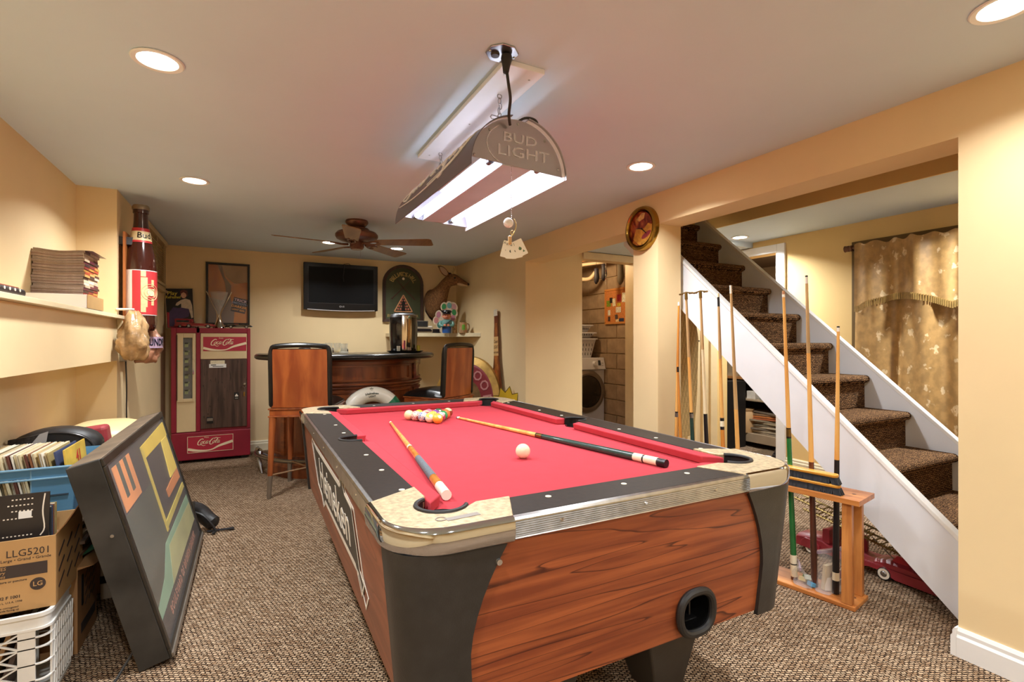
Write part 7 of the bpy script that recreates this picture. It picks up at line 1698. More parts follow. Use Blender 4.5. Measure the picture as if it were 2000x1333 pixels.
# top plank built in two strips with scalloped holes between them
hy = [0.103, 0.194, 0.288, 0.374, 0.463, 0.553, 0.646, 0.738, 0.823, 0.91, 1.0]
def strip(side):
    x_in = 0.075; xo = -0.012 if side < 0 else 0.19
    P = [(xo, -0.02), (x_in, -0.02)]
    for y in hy: P += [(x_in + side * 0.0195 * math.sin(math.radians(q)), y - 0.0195 * math.cos(math.radians(q))) for q in range(0, 181, 30)]
    P += [(x_in, 1.12), (xo, 1.12)]
    return P if side < 0 else P[::-1]
g = MB().prism(strip(-1), 0.482, 0.505); g.add(MB().prism(strip(1), 0.482, 0.505).v, MB().prism(strip(1), 0.482, 0.505).f)
obj('top_plank', g, RWD, t)
for y in (0.035, 1.03):
    for x in (0.018, 0.150):
        obj('upright', MB().hexa([(x - 0.016, y - 0.022, 0.022), (x + 0.016, y - 0.022, 0.022), (x + 0.016, y + 0.022, 0.022), (x - 0.016, y + 0.022, 0.022)], [(x - 0.014, y - 0.02, 0.482), (x + 0.014, y - 0.02, 0.482), (x + 0.014, y + 0.02, 0.482), (x - 0.014, y + 0.02, 0.482)]), RWV, t, bev=0.003)
KN = mat('wood_plug', '#6a3a1c', 0.4)
for z in (0.0225, 0.5055):
    for x, y in ((0.10, 0.035), (0.04, 0.55), (0.04, 0.42)): obj('plug', MB().cyl((x, y, z - 0.001), (x, y, z), 0.009, n=12), KN, t)
def rc(label, bx, by, tx, ty, tz, segs, bridge=None):
    return cue(label, (tx, ty, tz), (bx, by, 0.0235), segs, 'cues standing in the floor rack', bridge)
BR_ = mat('brass_old', '#8a6f3c', 0.35, 0.9)
rc('cue with glossy green butt and cream base ring, left of the brushes', 2.428, 1.595, 2.38, 1.62, 1.472, [('tip', mat('tip_tan', '#c08a62', 0.7), 0, 0.012), ('ferrule', FER, 0.012, 0.022), ('shaft', MAP, 0.022, 0.475), ('ring', BLK, 0.475, 0.479), ('ring', BR_, 0.479, 0.505), ('ring', BLK, 0.505, 0.511), ('butt', GRN, 0.511, 0.80), ('butt', GRN, 0.80, 0.915), ('ring', CRM, 0.915, 0.945), ('ring', BLK, 0.945, 0.949), ('ring', CRM, 0.949, 0.99), ('bumper', DRK, 0.99, 1)])
rc('tall cue with dark brown butt standing directly behind the brushes', 2.446, 1.503, 2.41, 1.521, 1.54, [('tip', BLK, 0, 0.005), ('ferrule', FER, 0.005, 0.026), ('shaft', MAPG, 0.026, 0.25), ('shaft', MAP, 0.25, 0.60), ('butt', DRK, 0.60, 0.99), ('bumper', BLK, 0.99, 1)])
rc('shorter cue with plain black butt, nearest the near end of the rack', 2.464, 1.414, 2.475, 1.408, 1.29, [('tip', BLK, 0, 0.005), ('ferrule', FER, 0.005, 0.02), ('shaft', MAP, 0.02, 0.50), ('butt', BLK, 0.50, 0.92), ('ring', CRM, 0.92, 0.95), ('butt', BLK, 0.95, 1)])
rc('unvarnished all-pale cue leaning left in front of the shelves, first of the far group', 2.377, 1.855, 2.32, 1.885, 1.523, [('tip', FER, 0, 0.03), ('shaft', MAPG, 0.03, 0.45), ('butt', MAP, 0.45, 1)])
rc('cue with two dark dotted rings and a black-taped tip', 2.359, 1.946, 2.32, 1.967, 1.486, [('tip', MAPL, 0, 0.014), ('tape', BLK, 0.014, 0.05), ('shaft', MAPG, 0.05, 0.25), ('shaft', MAP, 0.25, 0.475), ('ring', BLK, 0.475, 0.487), ('ring', CRM, 0.487, 0.508), ('ring', BLK, 0.508, 0.52), ('butt', ORG, 0.52, 1)])
rc('whitish cue with black butt and a brass bridge head on top', 2.342, 2.036, 2.288, 2.064, 1.495, [('shaft', MAPG, 0, 0.22), ('shaft', MAPL, 0.22, 0.47), ('butt', BLK, 0.47, 1)], True)
rc('cue with grey-green butt and a brass bridge head close to the pillar', 2.325, 2.12, 2.266, 2.15, 1.493, [('shaft', MAPG, 0, 0.25), ('shaft', MAP, 0.25, 0.47), ('ring', BLK, 0.47, 0.475), ('ring', STEEL, 0.475, 0.492), ('butt', TEAL, 0.492, 1)], True)
rc('orange cue with a white ring standing against the pillar edge', 2.296, 2.27, 2.32, 2.258, 1.457, [('ferrule', FER, 0, 0.015), ('shaft', ORG, 0.015, 0.30), ('shaft', MAP, 0.30, 0.465), ('ring', BLK, 0.465, 0.47), ('ring', STEEL, 0.47, 0.488), ('butt', MAP, 0.488, 1)])
rc('broken short cue with black tip, lowest beside the pillar', 2.312, 2.205, 2.274, 2.222, 1.065, [('tip', BLK, 0, 0.03), ('shaft', ORG, 0.03, 1)])
# brushes
def brush(label, z, dy):
    F_ = Matrix.Translation((2.41, 1.298, 0)) @ Matrix.Rotation(rz_, 4, 'Z')
    p = F_ @ Vector((0.033, 0.232 + dy, z)); t = thing('table_brush', label, 'brush', tuple(p), rz_, 'billiard table brushes')
    pl = rrect(-0.021, 0.021, -0.165, 0.165, 0.018)
    obj('handle', MB().prism(pl, 0.03, 0.046), mat('brush_beech', '#e0a23e', 0.3, var=0.08, coat=0.3), t, bev=0.005, seg=3, smooth=True)
    obj('handle_line', MB().prism(rrect(-0.0215, 0.0215, -0.1655, 0.1655, 0.018), 0.0365, 0.038), mat('brush_line', '#a86c22', 0.4), t)
    g = MB(); rr = random.Random(int(z * 1000))
    for i in range(56):
        for s in (-1, 0, 1):
            y = -0.158 + 0.316 * i / 55; x = s * 0.011; ex = s * 0.006; ey = (-0.012 if i < 5 else 0.012 if i > 50 else 0) + rr.uniform(-0.003, 0.003)
            g.hexa([(x + ex - 0.004, y + ey - 0.0035, 0.0), (x + ex + 0.004, y + ey - 0.0035, 0.0), (x + ex + 0.004, y + ey + 0.0035, 0), (x + ex - 0.004, y + ey + 0.0035, 0)], [(x - 0.0045, y - 0.004, 0.031), (x + 0.0045, y - 0.004, 0.031), (x + 0.0045, y + 0.004, 0.031), (x - 0.0045, y + 0.004, 0.031)])
    obj('bristles', g, mat('bristle_black', '#23262b', 0.7, var=0.3, scale=90), t, kind='stuff')
brush('lower of the two stacked black-bristled brushes, resting on the rack', 0.506, 0)
brush('upper of the two stacked black-bristled brushes, beech back showing', 0.5525, 0.01)
# plastic bags on the rack base
CB = clear('zip_bag_plastic', '#e8e6e6', 0.1, 0.2)
F_ = Matrix.Translation((2.41, 1.298, 0)) @ Matrix.Rotation(rz_, 4, 'Z')
def zbag(label, lx, ly, w_, h_, dp, seed, rz=0.0, lean=0.0):
    p = F_ @ Vector((lx, ly, 0.0235)); t = thing('zip_bag', label, 'plastic bag', tuple(p), rz_ + rz)
    rnd = random.Random(seed); n = 16; rings = []; ph = [rnd.uniform(0, 6) for _ in range(4)]
    for k in range(9):
        f = k / 8; wd = w_ * (0.78 + 0.22 * abs(2 * f - 1) ** 1.5); d_ = dp * (1 - f) ** 0.7 + 0.004
        rings.append([(wd / 2 * math.cos(q) * (1 + 0.05 * math.sin(3 * q + ph[0] + 4 * f)), lean * f + d_ / 2 * math.sin(q) * (1 + 0.3 * math.sin(4 * q + ph[1] + 6 * f)) + 0.006 * math.sin(6 * f + ph[2] + 2 * math.cos(q)), h_ * f) for q in [2 * PI * i / n for i in range(n)]])
    obj('bag', MB().loft(rings), CB, t, smooth=True, angle=60)
    obj('zip_strip', MB().loft([[(w_ / 2 * u * 0.98, lean * 0.93 + 0.006 * math.sin(6 + ph[2] + 2 * u) + s * 0.004, h_ * 0.90 + z) for s, z in ((-1, 0), (1, 0), (1, 0.014), (-1, 0.014))] for u in [-1 + 0.25 * i for i in range(9)]]), clear('zip_mauve', '#a894a8', 0.2, 0.6), t, smooth=True)
    return t
b = zbag('clear zip bag with a purple pouch standing behind the near upright of the rack', 0.10, 0.13, 0.165, 0.20, 0.10, 2, rz=-0.5)
obj('purple_pouch', MB().ball((0.02, -0.012, 0.075), 0.028, 14, sc=(1.15, 0.7, 0.85)), mat('pouch_purple', '#7a4a52', 0.35, var=0.2), b, smooth=True)
obj('pouch_tie', MB().tube([(0.02, -0.02, 0.10), (0.035, -0.025, 0.125)], 0.002, 6), mat('pouch_purple', '#7a4a52', 0.35, var=0.2), b)
obj('folded_paper', MB(TR(0, 0.01, 0.005, 0.2, 0.1)).box(-0.05, 0.045, -0.008, 0.008, 0, 0.12), mat('paper_cream', '#d9c8a4', 0.6, var=0.08), b)
obj('folded_paper', MB(TR(0, -0.02, 0.003, -0.3, -0.1)).box(-0.045, 0.05, -0.006, 0.006, 0, 0.06), mat('paper_white', '#e8e0d2', 0.6, var=0.05), b)
b = zbag('small crumpled clear bag with green and blue bits on the rack base', 0.07, 0.235, 0.12, 0.09, 0.09, 7, rz=0.6, lean=0.03)
for i, (c_, x, y, z) in enumerate((('#2f8a4a', 0.03, -0.01, 0.014), ('#5a9ac0', -0.03, -0.02, 0.012), ('#d8c58a', 0.0, 0.01, 0.02), ('#c8d0c0', -0.01, -0.01, 0.035))):
    obj('chalk_piece', MB(TR(x, y, z, 0.5 * i, 0.3)).box(-0.016, 0.016, -0.012, 0.012, -0.010, 0.010), mat('chalk_%d' % i, c_, 0.6, var=0.1), b, bev=0.002)
b = zbag('flat clear bag with a blue chalk cube by the near right foot of the rack', 0.125, 0.075, 0.09, 0.05, 0.05, 9, rz=0.2, lean=0.02)
obj('chalk_piece', MB(TR(0.0, 0.0, 0.012)).box(-0.014, 0.014, -0.01, 0.01, -0.010, 0.010), mat('chalk_blue', '#3f8fd0', 0.6), b, bev=0.002)
solo('red_string', MB().tube(spl([(2.60, 1.42, 0.16), (2.63, 1.38, 0.11), (2.655, 1.34, 0.06), (2.66, 1.315, 0.012), (2.675, 1.33, 0.006), (2.65, 1.34, 0.006)], 5), 0.0016, 6), mat('string_red', '#b04848', 0.6), 'thin red string trailing from the rack to the floor', 'string', smooth=True) if False else None

# ================================================================== TOY FIRE ENGINE
def truck():
    t = thing('toy_fire_engine', 'old red pressed-steel toy fire engine with a brass ladder under the stairs', 'toy fire truck', (2.93, 1.78, 0), math.radians(-88))
    # local x forward = towards the viewer's right / near end
    TRD = mat('truck_red', '#8f2b33', 0.4, var=0.22, scale=9, bump=0.1); TGO = mat('ladder_brass', '#8a7440', 0.45, 0.6, var=0.2, scale=20)
    W2 = 0.075
    obj('front_body', MB().loft([[(x, -W2 * s, z0), (x, W2 * s, z0), (x, W2 * s, z1), (x, W2 * 0.7 * s, z1 + 0.014), (x, -W2 * 0.7 * s, z1 + 0.014), (x, -W2 * s, z1)] for x, s, z0, z1 in ((-0.10, 0.75, 0.035, 0.045), (-0.085, 0.95, 0.028, 0.075), (0.0, 1.0, 0.028, 0.09), (0.06, 1.0, 0.028, 0.088), (0.12, 1.0, 0.03, 0.06))]), TRD, t, smooth=True, angle=35)
    obj('fender', MB().torus((-0.0, 0, 0.036), 0.047, 0.016, 20, 8, M=TR(0, W2 - 0.01, 0, 0, PI / 2), a0=0.1, a1=PI - 0.1).torus((0, 0, 0.036), 0.047, 0.016, 20, 8, M=TR(0, -W2 + 0.01, 0, 0, PI / 2), a0=0.1, a1=PI - 0.1) if False else MB().prism([(-0.06, 0.03), (0.06, 0.03), (0.052, 0.062), (0.03, 0.085), (-0.03, 0.085), (-0.052, 0.062)], -W2 - 0.012, -W2 + 0.004, 'XZ'), TRD, t, bev=0.004)
    obj('cab', MB().prism([(0.06, 0.085), (0.10, 0.085), (0.10, 0.165), (0.085, 0.17), (0.06, 0.16)], -W2 * 0.9, W2 * 0.9, 'XZ'), TRD, t, bev=0.004)
    obj('trailer_bed', MB().box(0.10, 0.58, -W2, W2, 0.05, 0.072), TRD, t, bev=0.004)
    obj('side_skirt', MB().prism([(0.10, 0.03), (0.24, 0.03), (0.30, 0.045), (0.36, 0.045), (0.42, 0.02), (0.62, 0.015), (0.64, 0.06), (0.10, 0.072)], -W2 - 0.004, -W2, 'XZ'), TRD, t)
    obj('rear_body', MB().loft([[(x, -W2 * s, z0), (x, W2 * s, z0), (x, W2 * s, z1), (x, W2 * 0.7 * s, z1 + 0.012), (x, -W2 * 0.7 * s, z1 + 0.012), (x, -W2 * s, z1)] for x, s, z0, z1 in ((0.32, 0.9, 0.06, 0.075), (0.38, 1.0, 0.06, 0.09), (0.46, 1.0, 0.05, 0.09), (0.60, 1.0, 0.02, 0.075), (0.66, 0.8, 0.02, 0.05))]), TRD, t, smooth=True, angle=35)
    obj('hose_stand', MB().box(0.20, 0.235, -W2 * 0.9, -W2 * 0.6, 0.07, 0.155), TRD, t, bev=0.003); obj('hose_stand', MB().box(0.20, 0.235, W2 * 0.6, W2 * 0.9, 0.07, 0.155), TRD, t, bev=0.003)
    obj('rear_shield', MB().prism([(0.40, 0.085), (0.47, 0.085), (0.47, 0.11), (0.45, 0.135), (0.42, 0.135), (0.40, 0.11)], -W2 * 0.7, -W2 * 0.62, 'XZ'), mat('shield_red', '#9a1f28', 0.35), t)
    for fx in (0.0, 0.372):
        for s in (-1, 1):
            w_ = obj('wheel', MB(TR(fx, s * (W2 - 0.006), 0.034, 0, PI / 2)).lathe([(0.001, -0.012), (0.028, -0.012), (0.034, -0.007), (0.034, 0.007), (0.028, 0.012), (0.001, 0.012)], n=24), BLK, t, smooth=True)
            obj('whitewall', MB(TR(fx, s * (W2 + 0.0065), 0.034, 0, PI / 2)).lathe([(0.015, -0.0005), (0.0265, -0.0005), (0.0265, 0.0008), (0.015, 0.0008)], n=24), FER, w_, smooth=True)
            obj('hubcap', MB().ball((fx, s * (W2 + 0.006), 0.034), 0.014, 12, sc=(1, 0.35, 1)), STEEL, w_, smooth=True)
    # ladders sloping down towards the rear of the trailer
    for nm, (xa, za, xb, zb_), yo in (('main', (-0.06, 0.235, 0.56, 0.125), 0.0), ('ext', (-0.12, 0.285, 0.30, 0.20), 0.01)):
        la = obj('ladder_rail', MB().tube([(xa, -0.045 + yo, za), (xb, -0.045 + yo, zb_)], 0.006, 4), TGO, t)
        obj('ladder_rail', MB().tube([(xa, 0.045 + yo, za), (xb, 0.045 + yo, zb_)], 0.006, 4), TGO, t)
        n_ = int((xb - xa) / 0.035)
        for i in range(1, n_): 
            f = i / n_; z = za + (zb_ - za) * f; x = xa + (xb - xa) * f
            obj('rung', MB().cyl((x, -0.045 + yo, z), (x, 0.045 + yo, z), 0.004, n=6), TGO, t)
        g = MB()
        for i in range(n_ * 2): 
            f = (i + 0.5) / (n_ * 2); z = za + (zb_ - za) * f; x = xa + (xb - xa) * f
            g.cyl((x, -0.047 + yo, z - 0.012), (x + 0.015, -0.047 + yo, z + 0.012), 0.0025, n=4)
        obj('ladder_truss', g, TGO, t, kind='stuff')
    obj('strut', MB().cyl((0.30, -0.04, 0.19), (0.40, -0.04, 0.11), 0.003, n=6), STEEL, t)
truck()

# ================================================================== UNDER AND BEYOND THE STAIRS
t = thing('ironing_board', 'ironing board with a dotted tan cover standing on end under the stairs', 'ironing board', (3.16, 3.02, 0))
Fi = FR((0, 0, 0.0), (0.887, -0.461, 0), (0.06, 0.10, 1))
P_ = [(-0.15, 0.60), (-0.14, 0.50), (-0.09, 0.435), (0.0, 0.42), (0.07, 0.44), (0.105, 0.50), (0.14, 0.80), (0.17, 1.25), (0.14, 1.50), (0.12, 1.62), (-0.15, 1.62)]
m, nt, N, L, b = nmat('ironing_cover')
tc = N.new('ShaderNodeTexCoord'); vo = N.new('ShaderNodeTexVoronoi'); vo.inputs['Scale'].default_value = 85; vo.inputs['Randomness'].default_value = 0.1; L.new(tc.outputs['Object'], vo.inputs['Vector'])
r = N.new('ShaderNodeValToRGB'); r.color_ramp.elements[0].position = 0.3; r.color_ramp.elements[1].position = 0.42; r.color_ramp.elements[0].color = lin('#a1834e') + (1,); r.color_ramp.elements[1].color = lin('#dcbf84') + (1,)
L.new(vo.outputs['Distance'], r.inputs[0]); L.new(r.outputs[0], b.inputs['Base Color']); b.inputs['Roughness'].default_value = 0.8
obj('cover', MB(Fi).prism(P_, -0.015, 0.015), m, t, bev=0.008, seg=3)
obj('leg', MB(Fi).tube([(-0.05, 1.30, -0.03), (0.03, 0.0, -0.05)], 0.010, 8), STEEL, t, smooth=True); obj('leg', MB(Fi).tube([(0.05, 1.2, -0.035), (-0.05, 0.0, -0.06)], 0.010, 8), STEEL, t, smooth=True)
obj('motif', MB(Fi).tube([(-0.10, 1.47, 0.016), (-0.07, 1.52, 0.016), (-0.09, 1.55, 0.016), (-0.05, 1.56, 0.016), (-0.06, 1.50, 0.016)], 0.003, 5), BLK, t)
t = thing('folding_door', 'beige folding panel door with a small knob beside the shelves under the stairs', 'door', (FX - 0.03, 3.95, 0))
AC = mat('folding_door_beige', '#e3ca9a', 0.5, var=0.04)
for i in range(9):
    y = -0.10 + i * 0.055
    obj('pleat', MB().hexa([(-0.03 if i % 2 else 0.0, y, 0.01), (0.0 if i % 2 else -0.03, y + 0.055, 0.01), ((0.0 if i % 2 else -0.03) + 0.008, y + 0.055, 0.01), ((-0.03 if i % 2 else 0.0) + 0.008, y, 0.01)], [(-0.03 if i % 2 else 0.0, y, 2.03), (0.0 if i % 2 else -0.03, y + 0.055, 2.03), ((0.0 if i % 2 else -0.03) + 0.008, y + 0.055, 2.03), ((-0.03 if i % 2 else 0.0) + 0.008, y, 2.03)]), AC, t)
obj('knob', MB().cyl((-0.035, 0.20, 1.28), (-0.06, 0.20, 1.28), 0.010, n=10).ball((-0.085, 0.20, 1.29), 0.04, 14), mat('knob_wood', '#b08a56', 0.4), t, smooth=True)
obj('latch', MB().cyl((-0.04, 0.16, 1.22), (-0.05, 0.10, 1.22), 0.008, n=8), BLK, t)
# storeroom shelves
t = thing('storeroom_shelving', 'cluttered open shelving in the dark room seen under the stairs', 'shelving', (5.2, 3.9, 0))
SHB = wood('shelf_plank', '#8a5a30', '#b57c46', (2, 14, 14), 0.5); SHW = mat('shelf_grey', '#9a8468', 0.6, var=0.1)
for z, m_, th_ in ((0.80, SHB, 0.03), (0.55, SHW, 0.02), (0.16, SHW, 0.10)):
    obj('shelf_board', MB().box(-0.1, 0.45, -0.75, 0.65, z - th_, z), m_, t, bev=0.003)
obj('shelf_board', MB().box(-0.1, 0.45, -0.75, 0.65, 1.25, 1.28), SHB, t)
for y in (-0.75, 0.65): obj('upright', MB().box(-0.1, 0.45, y - 0.02, y, 0.0, 1.35), SHW, t)
obj('back', MB().box(0.43, 0.45, -0.75, 0.63, 0.0, 1.35), mat('shelf_back_dark', '#4c3a2c', 0.7), t)
SR = random.Random(21)
KI = [('cardboard_box', 'pale carton on the top storeroom shelf', '#a08a6a', 0.80, 0.25, 0.14, 0.20), ('cardboard_box', 'tan carton beside the pale one on the top storeroom shelf', '#b09468', 0.80, 0.06, 0.12, 0.18), ('cardboard_box', 'dark box at the right of the top storeroom shelf', '#4e3d30', 0.80, -0.18, 0.16, 0.10),
      ('white_carton', 'small white carton on the middle storeroom shelf', '#cfc4b4', 0.55, 0.0, 0.11, 0.09), ('glass_case', 'flat glass-topped case on the middle storeroom shelf', '#6f7466', 0.55, -0.22, 0.22, 0.05), ('photo_stand', 'small yellow stand on the middle storeroom shelf', '#b5a850', 0.55, -0.40, 0.02, 0.11)]
for nm, lb_, c_, z, y, w_, h_ in KI: solo(nm, MB().box(-0.12, 0.12, -w_ / 2, w_ / 2, 0, h_), mat('st_' + lb_[:10], c_, 0.6, var=0.15), lb_, 'box', bev=0.003).location = (5.26, 3.9 + y, z)
for i in range(11):
    c_ = ('#8a7a62', '#a89678', '#6e604e', '#b8a486', '#74664f', '#9c8868', '#87765c', '#a7582c', '#b86a30', '#8c6a48', '#6a5a48')[i]
    solo('paper_bundle', MB(TR(0, 0, 0, SR.uniform(-0.2, 0.2), SR.uniform(-0.04, 0.04))).box(-0.12, 0.13, -0.22 + SR.uniform(0, 0.05), 0.2, 0, 0.018), mat('bundle_%d' % i, c_, 0.7, var=0.25, scale=16), '%s %s up in the heap on the lowest storeroom shelf' % (ORD[i], 'bundle, orange,' if i in (7, 8) else 'paper bundle'), 'papers', 'paper heap on the lowest storeroom shelf').location = (5.26, 3.72, 0.162 + i * 0.0235)
t = thing('paper_sack', 'crumpled brown paper sack on the lowest storeroom shelf', 'paper bag', (5.16, 3.98, 0.16))
obj('sack', MB().loft([[(0.10 * s * math.cos(q) * (1 + 0.08 * math.sin(5 * q + 3 * z)), 0.11 * s * math.sin(q) * (1 + 0.08 * math.sin(4 * q + 9 * z)), z) for q in [2 * PI * i / 14 for i in range(14)]] for z, s in ((0, 0.9), (0.06, 1.0), (0.18, 1.0), (0.24, 0.8), (0.27, 0.9))]), mat('sack_kraft', '#c09a6a', 0.7, var=0.1), t, smooth=True, angle=30)
t = thing('dark_cabinet', 'black cabinet standing just inside the storeroom doorway', 'cabinet', (4.88, 4.02, 0))
obj('case', MB().box(-0.12, 0.2, -0.10, 0.08, 0, 0.76), mat('cabinet_black', '#15110e', 0.6), t, bev=0.004)
obj('door_panel', MB().box(-0.124, -0.12, -0.09, 0.07, 0.05, 0.72), mat('cabinet_black', '#15110e', 0.6), t, bev=0.002)
obj('paper_note', MB(TR(-0.128, -0.03, 0.60, 0, 0.2)).box(-0.002, 0.0, -0.03, 0.03, 0, 0.08), mat('note_tan', '#b8824a', 0.6), t)
for z in (0.25, 0.42, 0.55): obj('handle', MB().cyl((-0.13, -0.06, z), (-0.13, 0.04, z), 0.004, n=6), STEEL, t)
t = thing('chair_base', 'black swivel-chair foot on the storeroom floor', 'chair base', (4.95, 3.30, 0))
obj('leg', MB().tube(spl([(0.15, -0.05, 0.12), (0.0, 0.0, 0.13), (-0.10, 0.05, 0.10), (-0.14, 0.06, 0.05)], 4), 0.022, 10), BLK, t, smooth=True); obj('caster', MB().cyl((-0.14, 0.04, 0.03), (-0.14, 0.08, 0.03), 0.03, n=14), BLK, t, smooth=True)
solo('storeroom_mat', MB().box(4.72, 5.15, 3.2, 3.7, 0.0, 0.006), mat('mat_brown', '#5f4c34', 0.9, var=0.3, scale=60), 'brown ribbed floor mat inside the storeroom doorway', 'mat', loc=(4.93, 3.45, 0))

# curtains ----------------------------------------------------------
m, nt, N, L, b = nmat('jacquard_curtain')
tc = N.new('ShaderNodeTexCoord'); mp = N.new('ShaderNodeMapping'); mp.inputs['Scale'].default_value = (1, 1, 0.75); L.new(tc.outputs['Object'], mp.inputs['Vector'])
nz = N.new('ShaderNodeTexNoise'); nz.inputs['Scale'].default_value = 30; L.new(mp.outputs[0], nz.inputs['Vector'])
vs = N.new('ShaderNodeVectorMath'); vs.operation = 'SCALE'; vs.inputs['Scale'].default_value = 0.10; L.new(nz.outputs['Color'], vs.inputs[0])
va = N.new('ShaderNodeVectorMath'); L.new(mp.outputs[0], va.inputs[0]); L.new(vs.outputs[0], va.inputs[1])
vo = N.new('ShaderNodeTexVoronoi'); vo.inputs['Scale'].default_value = 10.5; vo.inputs['Randomness'].default_value = 0.6; L.new(va.outputs[0], vo.inputs['Vector'])
r = N.new('ShaderNodeValToRGB'); r.color_ramp.elements[0].position = 0.20; r.color_ramp.elements[1].position = 0.27; r.color_ramp.elements[0].color = lin('#dcc093') + (1,); r.color_ramp.elements[1].color = lin('#b38d57') + (1,)
L.new(vo.outputs['Distance'], r.inputs[0])
n3 = N.new('ShaderNodeTexNoise'); n3.inputs['Scale'].default_value = 22; n3.inputs['Detail'].default_value = 5; L.new(mp.outputs[0], n3.inputs['Vector'])
r3 = N.new('ShaderNodeValToRGB'); r3.color_ramp.elements[0].position = 0.4; r3.color_ramp.elements[1].position = 0.62; r3.color_ramp.elements[0].color = (0.82, 0.82, 0.82, 1); r3.color_ramp.elements[1].color = (1.1, 1.1, 1.1, 1); L.new(n3.outputs['Fac'], r3.inputs[0])
mx = N.new('ShaderNodeMix'); mx.data_type = 'RGBA'; mx.blend_type = 'MULTIPLY'; mx.inputs[0].default_value = 1; L.new(r.outputs[0], mx.inputs[6]); L.new(r3.outputs[0], mx.inputs[7]); L.new(mx.outputs[2], b.inputs['Base Color'])
b.inputs['Roughness'].default_value = 0.45
JQ = m
t = thing('curtain', 'gold jacquard curtain with leaf pattern and fringed scalloped valance', 'curtain', (FX - 0.05, 2.42, 0))
def fold(y, z): return -0.035 * math.sin(y * 17 + 0.6 * math.sin(z * 2)) - 0.018 * math.sin(y * 39 + 1.2) * (0.4 + 0.6 * z / 2) - 0.02
g = MB().grid(lambda u, v: (fold(u * 1.8, v * 2.0), -u * 1.8 - 0.02 - 0.03 * (1 - v) * 0, 0.02 + v * 1.98), 110, 24)
obj('panel', g, JQ, t, smooth=True, angle=180)
def hem(y): return 1.50 + 0.055 * abs(math.sin((y - 0.02) * PI / 0.62)) ** 1.0 * 1.6 - 0.0
g = MB().grid(lambda u, v: (fold(u * 1.8 + 0.05, 2.0) * 0.9 - 0.045, -u * 1.8 - 0.03, hem(u * 1.8) + v * (2.015 - hem(u * 1.8)) + (0.012 * math.sin(u * 90) if v > 0.98 else 0)), 110, 10)
vl = obj('valance', g, JQ, t, smooth=True, angle=180)
g = MB()
for i in range(150):
    y = -0.03 - 1.8 * (i + 0.5) / 150; u = -y - 0.03; x = fold(u + 0.05, 2.0) * 0.9 - 0.047; z = hem(u)
    g.hexa([(x - 0.003, y - 0.004, z - 0.045), (x + 0.002, y - 0.004, z - 0.045), (x + 0.002, y + 0.004, z - 0.045), (x - 0.003, y + 0.004, z - 0.045)], [(x - 0.003, y - 0.0045, z + 0.006), (x + 0.002, y - 0.0045, z + 0.006), (x + 0.002, y + 0.0045, z + 0.006), (x - 0.003, y + 0.0045, z + 0.006)])
obj('fringe', g, mat('fringe_gold', '#a58549', 0.6, var=0.2, scale=60), vl, kind='stuff')
t = thing('curtain_rod', 'dark bronze curtain rod with a ridged end cap above the gold curtain', 'curtain rod', (FX - 0.055, 2.46, 2.0))
obj('rod', MB().cyl((0, 0.0, 0), (0, -1.9, 0), 0.012, n=12), BRZ, t, smooth=True)
obj('finial', MB(TR(0, 0.0, 0, 0, -PI / 2)).lathe([(0.001, -0.02), (0.022, -0.02), (0.026, -0.01), (0.022, 0.0), (0.026, 0.008), (0.024, 0.03), (0.028, 0.04), (0.001, 0.045)], n=18), BRZ, t, smooth=True, angle=30)
obj('bracket', MB().box(0, 0.055, -0.02, 0.0, -0.02, 0.01), BRZ, t)
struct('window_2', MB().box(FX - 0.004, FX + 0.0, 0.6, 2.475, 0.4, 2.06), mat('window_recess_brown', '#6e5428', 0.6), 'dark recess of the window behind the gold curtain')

# ================================================================== LAUNDRY ROOM
WWH = mat('washer_white', '#dfe2ea', 0.25, var=0.02)
t = thing('washing_machine', 'white front-loading washing machine in the laundry room', 'washing machine', (3.86, 5.39, 0))
obj('cabinet', MB().box(-0.33, 0.33, 0.0, 0.62, 0.01, 0.995), WWH, t, bev=0.015, seg=3)
obj('control_panel', MB().hexa([(-0.33, -0.03, 0.845), (0.33, -0.03, 0.845), (0.33, 0.0, 0.845), (-0.33, 0.0, 0.845)], [(-0.32, 0.0, 1.0), (0.32, 0.0, 1.0), (0.32, 0.06, 1.0), (-0.32, 0.06, 1.0)]), WWH, t, bev=0.006)
obj('panel_groove', MB().tube(spl([(-0.33, -0.034, 0.845), (0.0, -0.034, 0.835), (0.33, -0.034, 0.845)], 5), 0.004, 6), mat('washer_groove', '#8f9298', 0.3, 0.5), t)
obj('door_ring', MB(TR(0.025, -0.01, 0.565, 0, PI / 2)).lathe([(0.205, 0.0), (0.21, 0.045), (0.235, 0.05), (0.275, 0.03), (0.285, 0.0)], n=44), CHROME if 'CHROME' in globals() else STEEL, t, smooth=True)
obj('door_window', MB(TR(0.025, -0.012, 0.565, 0, PI / 2)).lathe([(0.001, 0.075), (0.10, 0.07), (0.19, 0.05), (0.215, 0.03), (0.215, 0.0), (0.001, 0.0)], n=44), mat('washer_glass', '#2c2620', 0.08, var=0.2), t, smooth=True)
obj('dial', MB().cyl((0.15, -0.06, 0.925), (0.15, -0.01, 0.925), 0.028, 0.03, 18), mat('dial_white', '#e9ebf0', 0.25, var=0), t, smooth=True)
obj('display', MB().hexa([(0.215, -0.024, 0.90), (0.255, -0.024, 0.90), (0.255, -0.01, 0.90), (0.215, -0.01, 0.90)], [(0.215, -0.008, 0.965), (0.255, -0.008, 0.965), (0.255, 0.0, 0.965), (0.215, 0.0, 0.965)]), mat('display_dark', '#3a4048', 0.2), t)
